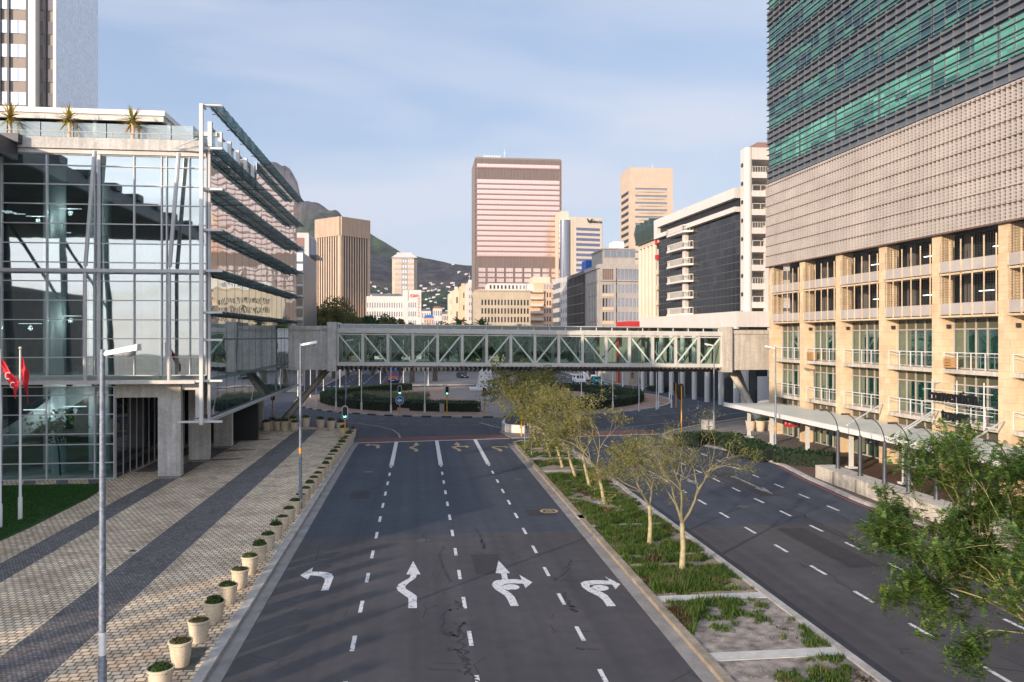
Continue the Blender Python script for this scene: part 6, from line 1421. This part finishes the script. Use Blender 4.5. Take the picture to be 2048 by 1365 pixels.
# ------------------------------------------------------------------ street furniture
def lamp(x, y, z0, h, dr, lab, rtop=.055, rbot=.10, arm=.85, tagy=None, sticker=False):
    T = thing('street_lamp', lab, 'street lamp', (x, y, z0), 0, 'street lamps with flat heads')
    p = MB().lathe([(rbot * 1.15, 0), (rbot * 1.15, 1.2), (rbot, 1.25), (rtop, h - .1), (rtop * .9, h)], (x, y, z0), 12).build('pole', M_GALV, T, True)
    q = MB(); a0 = (x, y, z0 + h - .12); a1 = (x + dr * .25, y, z0 + h - .06); q.tube(a0, a1, .045, n=8)
    w0, w1 = .10, .17; s = dr
    X = lambda t: x + s * t
    zz_ = z0 + h
    q.add([(X(.08), y - w0, zz_ - .15), (X(arm), y - w1, zz_ - .02), (X(arm), y + w1, zz_ - .02), (X(.08), y + w0, zz_ - .15), (X(.08), y - w0 * .7, zz_ - .04), (X(arm), y - w1 * .8, zz_ + .13), (X(arm), y + w1 * .8, zz_ + .13), (X(.08), y + w0 * .7, zz_ - .04)], MB.BF)
    hd = q.build('lamp_head', M_WHITE, T)
    MB().lathe([(.03, -.13), (.10, -.11), (.16, -.05), (.17, 0)], (X(arm * .72), y, zz_ - .05), 14).build('lens', M_LENS, hd, True)
    if tagy: MB().lathe([(rbot * 1.05, 0), (rbot * 1.05, .28)], (x, y, z0 + tagy), 12).build('yellow_tag', M_YEL, T)
    if sticker: MB().lathe([(rbot * 1.02, 0), (rbot * 1.02, .55)], (x, y, z0 + 1.35), 16).build('paper_sticker', M_WHITE, T)
lamp(-7.62, 20.4, PZ, 8.75, 1, 'tall galvanised street lamp nearest the viewer on the left paving', .06, .088, .85, sticker=True)
x, y = G(601, 1017.6, PZ); lamp(x, y, PZ, 8.72, 1, 'galvanised street lamp with yellow tag rising from the pot row', .045, .085, .85, tagy=2.9)
x, y = G(692, 816, PZ); lamp(x, y, PZ, 8.6, 1, 'grey street lamp on the left of the circle behind the signal', .06, .11, .9)
x, y = G(1428, 868, PZ); lamp(x, y, PZ, 8.3, -1, 'grey street lamp in the low shrubs of the right pavement', .05, .09, .85)
x, y = G(1551, 911, PZ); lamp(x, y, PZ, 8.25, -1, 'grey street lamp with yellow tag before the sandstone columns', .045, .085, .8, tagy=1.9)
# flag poles round the circle
fpu = [(596, 793), (609, 810), (621, 795), (632.5, 815), (647, 791.6), (672, 820), (680, 783), (718.7, 782), (723, 821), (761, 778), (782, 826), (807, 774.6), (849.5, 824.6), (856.6, 772), (1159, 778), (1163, 798), (1203, 776), (1225.6, 819), (1245.6, 782), (1278, 823), (1285, 788.7), (1313, 820), (1317, 818), (1339, 798), (1343, 816), (1358, 791), (1363, 790)]
FP = None
for i, (u, v) in enumerate(fpu):
    x, y = G(u, v, PZ); side = 'left' if u < 1000 else 'right'; k = i if u < 1000 else i - 14
    lab = f'bare flagpole round the circle, {(["first"] + ords[1:])[k]} from left on its {side} half'
    if FP is None:
        FP = thing('flagpole', lab, 'flagpole', (x, y, PZ), 0, 'bare flagpoles round the circle')
        MB().lathe([(.11, 0), (.11, .95), (.062, 1.0), (.04, 8.3), (.02, 8.32)], (x, y, PZ), 10).build('pole', M_WHITE, FP, True); MB().lathe([(.01, 0), (.07, .06), (.01, .12)], (x, y, PZ + 8.3), 8).build('finial', M_WHITE, FP)
    else: o = copy_tree(FP); o.location = (x, y, PZ); o['label'] = lab
# two flagpoles with red flags
M_WMARK = mat('white_flag_mark', (0.8, 0.78, 0.76), .6, var=0)
def flag(x, y, h, lab, fl_, marks, labf):
    T = thing('flagpole', lab, 'flagpole', (x, y, PZ)); MB().lathe([(.10, 0), (.10, 1.1), (.065, 1.15), (.045, h), (.02, h + .01)], (x, y, PZ), 12).build('pole', M_WHITE, T, True); MB().lathe([(.01, 0), (.08, .07), (.08, .1), (.01, .17)], (x, y, PZ + h), 12).build('finial', M_WHITE, T, True)
    Tf = thing('red_flag', labf, 'flag', (x, y, PZ + h)); nx_, nz_ = 14, 16; vs = []; 
    for j in range(nz_ + 1):
        for i in range(nx_ + 1):
            s, t = i / nx_, j / nz_
            px = x + .06 + s * fl_[0] * (1 - .25 * t) + .10 * t * s; pz = PZ + h - .25 - t * fl_[1] * (.55 + .2 * s) - s * fl_[2]; py = y + .13 * math.sin(s * 9 + t * 2.2) * s + .04 * math.sin(t * 9)
            vs.append((px, py, pz))
    m = len(vs); vs += [(a, b + .012, c_) for a, b, c_ in vs]; I = lambda i, j: j * (nx_ + 1) + i
    fs = [(I(i, j), I(i, j + 1), I(i + 1, j + 1), I(i + 1, j)) for i in range(nx_) for j in range(nz_)] + [(m + I(i, j), m + I(i + 1, j), m + I(i + 1, j + 1), m + I(i, j + 1)) for i in range(nx_) for j in range(nz_)]
    b = MB(); b.v = vs; b.f = fs; fo = b.build('cloth', M_RED, Tf, True)
    if marks:
        w_ = MB(); 
        for (s, t, rr2) in ((.55, .42, .13), (.75, .66, .11)):
            i, j = int(s * nx_), int(t * nz_); c0 = vs[I(i, j)]; arc_ = [(c0[0] + rr2 * math.cos(a), c0[1] - .10, c0[2] + rr2 * 1.2 * math.sin(a)) for a in np.linspace(.8, 5.2, 10)]; w_.path(arc_, .018, 5)
        w_.build('emblem', M_WMARK, fo)
x, y = G(40.5, 1040, PZ); flag(x, y, 8.4, 'white flagpole with red flag on the lawn at left', (.32, 2.1, .9), False, 'narrow red flag hanging limp from the lawn flagpole')
x, y = G(2, 1056, PZ); flag(x - .04, y, 8.3, 'white flagpole at the very left edge of the view on the lawn', (.78, 1.0, 1.2), True, 'red flag with white swirl emblem at the left edge')
# traffic lights
def signal(u, v, h, lab, hd=1, col_=M_YEL, lit=True, sc=1.0, face=-1, z0=PZ):
    x, y = G(u, v, z0); T = thing('traffic_light', lab, 'traffic light', (x, y, z0), 0, 'traffic signals on yellow poles')
    MB().lathe([(.06, 0), (.055, h - .95 * sc), (.05, h - .2)], (x, y, z0), 10).build('pole', col_, T, True)
    zc = z0 + h - .5 * sc; w_, hh = .19 * sc, .50 * sc; f = face
    pl = [(w_ * math.cos(a), (hh - w_) * (1 if math.sin(a) >= 0 else -1) + w_ * math.sin(a)) for a in np.linspace(0, 2 * math.pi, 33)[:-1]]
    def plate(k, yo, th_):
        b = MB(); b.add([(x + px * k, y + yo, zc + pz * (1 + (k - 1) * .4)) for px, pz in pl] + [(x + px * k, y + yo + th_, zc + pz * (1 + (k - 1) * .4)) for px, pz in pl], [tuple(range(32)), tuple(range(63, 31, -1))] + [(i, i + 32, (i + 1) % 32 + 32, (i + 1) % 32) for i in range(32)]); return b
    if hd:
        P = plate(1.28, f * .06, .02).build('white_border', M_WHITE, T); 
    Hd = plate(1.0, f * .16, .17).build('signal_head', M_BLACK, T)
    for k, mm_ in ((1, M_LENS), (0, M_LENS), (-1, M_GREENL if lit else M_LENS)):
        if mm_ is M_LENS: mm_ = M_BLACK
        MB().tube((x, y + f * .17, zc + k * .29 * sc), (x, y + f * .19, zc + k * .29 * sc), .105 * sc, n=16).build('lens', mm_, Hd)
        MB().tube((x, y + f * .30, zc + k * .29 * sc + .075 * sc), (x, y + f * .17, zc + k * .29 * sc + .085 * sc), .075 * sc, .08 * sc, n=10).build('visor', M_BLACK, Hd)
    return T, x, y
signal(690, 884, 3.05, 'near traffic light showing green at the plaza corner', sc=1.08)
T, sx_, sy_ = signal(799.5, 827.5, 3.25, 'traffic light showing green above the round blue arrow sign', sc=1.0)
SG = thing('arrow_sign', 'round blue keep left arrow sign below the green signal on the circle', 'road sign', (sx_, sy_, 2.0)); zc = 1.68
MB().tube((sx_, sy_ - .12, zc), (sx_, sy_ - .09, zc), .50, n=32).build('rim', M_WHITE, SG); MB().tube((sx_, sy_ - .13, zc), (sx_, sy_ - .12, zc), .45, n=32).build('blue_disc', mat('sign_blue', (0.01, 0.15, 0.52), .4, var=0), SG)
MB().add([(sx_ + a, sy_ - .135 - o, zc + b) for o in (0, .01) for a, b in ((-.34, 0), (-.02, .24), (-.02, .1), (.28, .1), (.28, -.1), (-.02, -.1), (-.02, -.24))], [tuple(range(6, -1, -1)), tuple(range(7, 14))] + [(i, (i + 1) % 7, (i + 1) % 7 + 7, i + 7) for i in range(7)]).build('arrow', M_WHITE, SG)
signal(894, 829, 3.25, 'traffic light showing green before the front hedge of the circle', sc=1.0)
signal(969, 832, 3.2, 'slim traffic light seen edge on at the paved strip of the circle', hd=0, lit=False, sc=1.0, face=1)
signal(1043, 873, 3.3, 'traffic light showing green beside the white walled island', hd=0, sc=.95, z0=.1)
signal(1363, 872, 4.75, 'tall traffic light seen from behind on the right pavement corner', hd=0, lit=False, sc=1.5, face=1)
signal(1180, 782, 3.3, 'dark signal beyond the circle left of the flagpoles on the right', hd=0, lit=False, face=1)
signal(1266, 787, 3.3, 'dark signal on a yellow pole near the walking person', hd=0, lit=False, face=1)
signal(1235, 768, 3.2, 'far yellow signal pole before the right pavement', hd=0, lit=False, face=1)
signal(1352, 815, 3.3, 'dark signal on the right rim of the circle behind the tall one', hd=0, lit=False, sc=1.3, face=1)
signal(643, 771, 3.3, 'far yellow signal pole under the left end of the footbridge', hd=0, lit=False, face=1)
signal(545, 846, 3.3, 'dark signal beside the last pier of the glass hall', hd=0, lit=False, face=1)
# statue
mx_, my_ = XY(970, 135.5), 135.5; T = thing('monument', 'pale stepped stone monument pedestal at the back of the circle', 'monument', (mx_, my_, 0))
MB().box(mx_ - 2.6, mx_ + 2.6, my_ - 1.6, my_ + 2.6, PZ, .45).build('base', M_OFFW, T)
b = MB(); 
for z0_, z1_, w0, w1 in ((.45, .8, 1.45, 1.4), (.8, 4.5, 1.25, .85), (4.5, 4.8, 1.1, 1.1)):
    b.add([(mx_ - w0, my_ - w0, z0_), (mx_ + w0, my_ - w0, z0_), (mx_ + w0, my_ + w0, z0_), (mx_ - w0, my_ + w0, z0_), (mx_ - w1, my_ - w1, z1_), (mx_ + w1, my_ - w1, z1_), (mx_ + w1, my_ + w1, z1_), (mx_ - w1, my_ + w1, z1_)], MB.BF)
b.build('pedestal', M_OFFW, T)
def figure(name, joints, edges, rad, m, parent):
    me = bpy.data.meshes.new(name); me.from_pydata(joints, edges, []); o = bpy.data.objects.new(name, me); col.objects.link(o)
    md = o.modifiers.new('s', 'SKIN'); sv_ = me.skin_vertices[0].data
    for i, rr2 in enumerate(rad): sv_[i].radius = (rr2, rr2)
    sv_[0].use_root = True; o.modifiers.new('d', 'SUBSURF').levels = 1
    bpy.context.view_layer.update(); m2 = bpy.data.meshes.new_from_object(o.evaluated_get(bpy.context.evaluated_depsgraph_get())); bpy.data.objects.remove(o)
    m2.name = name; m2.materials.clear(); m2.materials.append(m); m2.transform(wmat(parent).inverted()); m2.polygons.foreach_set('use_smooth', [True] * len(m2.polygons)); p = bpy.data.objects.new(name, m2); col.objects.link(p); p.parent = parent; return p
def person_j(x, y, z, rot, s=1.0, stride=.28):
    J = [(0, 0, .95), (0, 0, 1.2), (0, .02, 1.42), (0, .03, 1.53), (0, .05, 1.66), (.09, 0, .9), (.1, stride * .6, .5), (.1, stride * .5, .08), (.1, stride * .5 + .16, .04), (-.09, 0, .9), (-.1, -stride * .2, .5), (-.1, -stride, .14), (-.1, -stride + .14, .05), (.18, 0, 1.4), (.24, -.1, 1.14), (.24, .02, .9), (-.18, 0, 1.4), (-.24, .1, 1.14), (-.22, .22, .95)]
    E = [(0, 1), (1, 2), (2, 3), (3, 4), (0, 5), (5, 6), (6, 7), (7, 8), (0, 9), (9, 10), (10, 11), (11, 12), (2, 13), (13, 14), (14, 15), (2, 16), (16, 17), (17, 18)]
    Rr = [.15, .15, .15, .06, .105, .09, .07, .05, .045, .09, .07, .05, .045, .06, .05, .035, .06, .05, .035]
    c_, s_ = math.cos(rot), math.sin(rot); return [(x + s * (a * c_ - b * s_), y + s * (a * s_ + b * c_), z + s * q) for a, b, q in J], E, [k * s for k in Rr]
J, E, Rr = person_j(mx_, my_, 4.8, .3, 1.25, .1); figure('bronze_figure', J, E, Rr, M_STEELD, T)
px_, py_ = G(1279, 776, PZ); T = thing('person', 'person in dark blue clothes walking on the far right pavement', 'person', (px_, py_, PZ)); J, E, Rr = person_j(px_, py_, PZ, -1.2, 1.02, .42); figure('body', J, E, Rr, mat('navy_clothes', (0.012, 0.02, 0.05), .8, var=.1), T)
MB().lathe([(.02, -.12), (.09, -.08), (.105, 0), (.09, .08), (.02, .12)], (px_, py_, PZ + 1.72), 12).build('hair', M_BLACK, T, True)
# vehicles
M_TYRE = mat('tyre_rubber', (0.012, 0.012, 0.012), .8, var=.1); M_CGL = mat('car_window', (0.02, 0.025, 0.03), .08, var=0)
def car(u, v, name, lab, cat, L_, W_, prof, glass_, cm, rz=0.0, extra=None):
    x, y = G(u, v); T = thing(name, lab, cat, (x, y, 0), rz)
    # profile is side view (along y from nose at -y), extruded across x
    n = len(prof); w_ = W_ / 2
    vs = [(-w_ * (.86 if z > 1.0 else 1), yy, z) for yy, z in prof] + [(w_ * (.86 if z > 1.0 else 1), yy, z) for yy, z in prof]
    MB().add(vs, [tuple(range(n)), tuple(range(2 * n - 1, n - 1, -1))] + [(i, i + n, (i + 1) % n + n, (i + 1) % n) for i in range(n)]).build('body', cm, T, local=True)
    for (ya, za, yb_, zb_) in glass_:
        MB().add([(-w_ * .76, ya, za), (w_ * .76, ya, za), (w_ * .74, yb_, zb_), (-w_ * .74, yb_, zb_), (-w_ * .76, ya + .03, za), (w_ * .76, ya + .03, za), (w_ * .74, yb_ + .03, zb_), (-w_ * .74, yb_ + .03, zb_)], [(0, 1, 2, 3), (7, 6, 5, 4), (0, 4, 5, 1), (2, 6, 7, 3)]).build('windscreen', M_CGL, T, local=True)
    zt_ = max(z for _, z in prof); 
    for sx2 in (-1, 1): MB().box(sx2 * w_ * .9 - .05, sx2 * w_ * .9 + .05, -L_ * .12, L_ * .3, zt_ - .52, zt_ - .12).build('side_window', M_CGL, T, local=True)
    for sx2 in (-1, 1):
        for yy in (-L_ * .32, L_ * .32):
            wo = MB().tube((sx2 * (w_ - .2), yy, .32), (sx2 * (w_ + .01), yy, .32), .32, n=18).build('wheel', M_TYRE, T, local=True); MB().tube((sx2 * (w_), yy, .32), (sx2 * (w_ + .02), yy, .32), .18, n=12).build('rim', M_GALV, wo, local=True)
        MB().box(sx2 * w_ * .72 - .16, sx2 * w_ * .72 + .16, -L_ / 2 - .03, -L_ / 2 + .03, .62, .78).build('headlight', M_WHITE, T, local=True)
    MB().box(-.26, .26, -L_ / 2 - .04, -L_ / 2 + .02, .4, .52).build('number_plate', M_WHITE, T, local=True)
    MB().box(-w_ * .9, w_ * .9, -L_ / 2 - .02, -L_ / 2 + .03, .25, .38).build('bumper', M_BLACK, T, local=True)
    return T
suv = [(-2.2, .3), (-2.2, .85), (-1.1, 1.0), (-.6, 1.62), (1.9, 1.66), (2.2, 1.0), (2.2, .3)]; sal = [(-2.1, .25), (-2.1, .72), (-.95, .88), (-.35, 1.38), (1.0, 1.4), (1.55, .98), (2.1, .9), (2.1, .25)]
van = [(-2.4, .3), (-2.4, 1.0), (-1.9, 1.3), (-1.5, 2.2), (2.4, 2.25), (2.4, .3)]
M_TEAL = mat('teal_car_paint', (0.01, 0.33, 0.30), .25, .2, var=.05); M_CARW = mat('white_car_paint', (.75, .76, .78), .25, var=.03); M_CARB = mat('blue_van_paint', (0.02, 0.10, 0.45), .3, var=.05)
car(1158, 767, 'white_suv', 'white suv waiting left of the teal car beyond the circle', 'car', 4.4, 1.8, suv, [(-1.13, 1.02, -.62, 1.6)], M_CARW)
car(1194, 767.5, 'teal_car', 'small teal green car right of the white suv', 'car', 4.2, 1.7, sal, [(-.98, .9, -.38, 1.36)], M_TEAL)
T = car(1180, 761.5, 'white_van', 'white van with dark grille behind the teal car', 'van', 4.8, 1.95, van, [(-1.93, 1.32, -1.55, 2.1)], M_CARW)
T = car(787, 764.5, 'blue_bus', 'blue minibus with orange patterned front in the red bus lane', 'bus', 5.2, 2.1, [(-2.6, .3), (-2.6, 1.2), (-2.35, 2.7), (2.6, 2.75), (2.6, .3)], [(-2.56, 1.7, -2.42, 2.5)], M_CARB)
MB().box(-.85, .85, -2.66, -2.6, .8, 1.25).build('orange_panel', mat('orange_wrap', (.75, .25, .06), .4, var=.5, vs=4), T, local=True)
MB().box(-.9, .9, -2.64, -2.6, 1.3, 1.6).build('red_panel', M_REDC, T, local=True)
car(925, 757, 'dark_car', 'dark parked car under the trees left of the monument', 'car', 4.2, 1.7, sal, [(-.98, .9, -.38, 1.36)], M_STEELD, .2)
# retaining wall and curved lamps
T = thing('retaining_wall', 'low weathered concrete retaining wall beside the right road', 'wall', (25.2, 48.6, 0))
wl = [(25.25, 48.7), (25.0, 40), (24.9, 30), (24.9, 14)]; MB().prism(wl + [(26.3, 14), (26.3, 40), (26.5, 48.7)], 0, .95).build('wall', M_CONCW, T)
jt = MB()
for y in np.arange(15, 48.5, 2.6): jt.box(24.88 + .01 * max(0, y - 30), 24.95 + .013 * max(0, y - 30), y, y + .03, .13, .93)
jt.build('joints', M_CONCD, T)
for i, (x, y) in enumerate(((26.0, 47.3), (25.9, 44.6), (25.9, 42.1), (25.8, 39.7), (26.0, 37.7), (25.9, 35.2), (25.9, 32.6))):
    T = thing('curved_lamp', f'dark lamp post with curved arm on the retaining wall, {["farthest", "second farthest", "third farthest", "fourth farthest", "fifth farthest", "sixth farthest", "seventh farthest"][i]} from the viewer', 'lamp post', (x, y, .95), 0, 'curved lamps on the retaining wall')
    MB().lathe([(.16, 0), (.16, .05), (.13, .1), (.105, 2.35), (.045, 2.42)], (x, y, .93), 12).build('pole', M_STEELD, T, True)
    pts = [(x - 1.15 * (1 - math.cos(a)) , y, .93 + 2.3 + 1.45 * math.sin(a)) for a in np.linspace(0, 1.2, 9)]
    MB().path(pts, .03, 8).build('arm', M_STEELD, T, True); p = pts[-1]; MB().box(p[0] - .42, p[0] + .05, y - .09, y + .09, p[2] - .02, p[2] + .07).build('lamp_head', M_STEELD, T)
# white walled island
T = thing('island_wall', 'low white curved wall around the planted island tip', 'wall', (10, 76, 0)); wp = [G(*p, .1) for p in ((1008, 856), (1006, 861), (1012, 864.5), (1030, 866), (1051, 867))]
ribbon(MB(), resample(wp, .4), -.12, .12, .1, .85).build('wall', M_WHP, T)
T = thing('utility_enclosure', 'grey slatted utility enclosure beside the white island wall', 'enclosure', (13, 77, 0)); b = MB()
ex, ey = G(1054, 866, .1); 
for k in range(14): b.box(ex + .05 + k * .13, ex + .13 + k * .13, ey, ey + .06, .1, 1.4)
b.box(ex, ex + 1.9, ey + .06, ey + .1, .1, 1.3).build('slats', M_GRYC, T)
for i, (u, v, h, w_, lab, m) in enumerate(((1063, 912, 2.6, .05, 'thin grey sign pole in the median, right of the first trunk', M_GALV), (1049.5, 900, 2.4, .045, 'thin grey sign pole in the median near its far tip', M_GALV), (1092, 896, 2.4, .045, 'thin grey sign pole right of the leaning trunk', M_GALV))):
    x, y = G(u, v, .1); T = thing('thin_post', lab, 'post', (x, y, .1)); MB().lathe([(w_, 0), (w_ * .8, h)], (x, y, .1), 8).build('pole', m, T); MB().lathe([(w_ * 1.2, h), (w_ * 1.2, h + .04)], (x, y, .1), 8).build('cap', m, T)
for (u, v, w_, h, lab, nm, m) in ((884, 824, .55, .95, 'grey litter bin before the front hedge of the circle', 'litter_bin', M_GRYC), (1418, 860, .9, .9, 'small grey concrete cabinet left of the right lamp', 'cabinet', M_OFFW), (1384, 779, 1.2, 2.3, 'pale green service cabinet on the far right pavement', 'cabinet', M_INCOL), (1447, 786, .6, 2.2, 'white pillar sign with blue top on the far right pavement', 'pillar_sign', M_WHITE), (706, 874, .18, .95, 'small dark bollard at the plaza corner kerb', 'bollard', M_BLACK)):
    x, y = G(u, v, PZ); T = thing(nm, lab, nm.replace('_', ' '), (x, y, PZ)); MB().box(x - w_ / 2, x + w_ / 2, y, y + w_, PZ, PZ + h * .92).build('body', m, T); MB().box(x - w_ / 2 - .03, x + w_ / 2 + .03, y - .03, y + w_ + .03, PZ + h * .92, PZ + h).build('cap', M_BLUE if 'blue' in lab else m, T)
# red hanging sign below the canopy
x, y = 30.0, YX(1570, 30.0); T = thing('red_sign', 'red hanging sign with white lettering under the street canopy', 'sign', (x, y, 2)); x1 = XY(1587, y)
MB().box(x - .05, x1 + .3, y, y + .06, 1.7, 2.45).build('panel', M_REDC, T); text('letters', 'P  2882. 1', .30, .01, M_WHITE, T, Vector((x, y - .02, 1.95)), facing((0, -1)), .9)
MB().tube((x + .2, y + .03, 2.45), (x + .2, y + .03, 3.0), .02, n=5).tube((x1, y + .03, 2.45), (x1, y + .03, 3.0), .02, n=5).build('hangers', M_STEEL, T)
# wooden crates on the balconies
for i, (s, z, lab) in enumerate(((SB * 4 + 1.25, 7.17, 'wooden slatted crate on the balcony above the black letters'), (SB * 1 + 1.3, 7.17, 'wooden slatted crate on the balcony behind the right lamp'))):
    px_, py_ = 33.0 + .0163 * s, 71.7 - s; T = thing('wooden_crate', lab, 'crate', (px_, py_, z)); b = MB()
    for k in range(4): b.box(px_ - .3, px_ + .3, py_ - .3, py_ - .27, z + .05 + k * .17, z + .17 + k * .17); b.box(px_ - .3, px_ - .27, py_ - .27, py_ + .3, z + .05 + k * .17, z + .17 + k * .17)
    b.build('slats', mat('crate_wood', (.42, .22, .08), .7, var=.15), T); MB().box(px_ - .27, px_ + .27, py_ - .27, py_ + .27, z + .03, z + .05).build('base', M_BARK, T)
x, y = G(90, 1103, PZ) ; x, y = G(265, 1103, PZ); T = thing('dropped_cloth', 'tiny dark crumpled cloth on the cream cobbles', 'litter', (x, y, PZ)); MB().add([(x - .13, y - .04, PZ), (x + .14, y - .05, PZ), (x + .12, y + .08, PZ), (x - .1, y + .09, PZ), (x - .07, y, PZ + .06), (x + .08, y + .01, PZ + .05)], [(0, 1, 5, 4), (1, 2, 5), (2, 3, 4, 5), (3, 0, 4)]).build('cloth', M_BLACK, T)

# ------------------------------------------------------------------ air between here and the mountain
hzm = bpy.data.materials.new('thin_haze'); hzm.use_nodes = True; hn = hzm.node_tree; hn.nodes.remove(hn.nodes['Principled BSDF'])
pv = hn.nodes.new('ShaderNodeVolumePrincipled'); pv.inputs['Color'].default_value = (0.80, 0.86, 1.0, 1); pv.inputs['Density'].default_value = 0.00007; pv.inputs['Anisotropy'].default_value = 0.2
hn.links.new(pv.outputs[0], hn.nodes['Material Output'].inputs['Volume'])
tag(MB().box(-3700, 3700, -600, 5200, -60, 760).build('haze', hzm), kind='stuff')
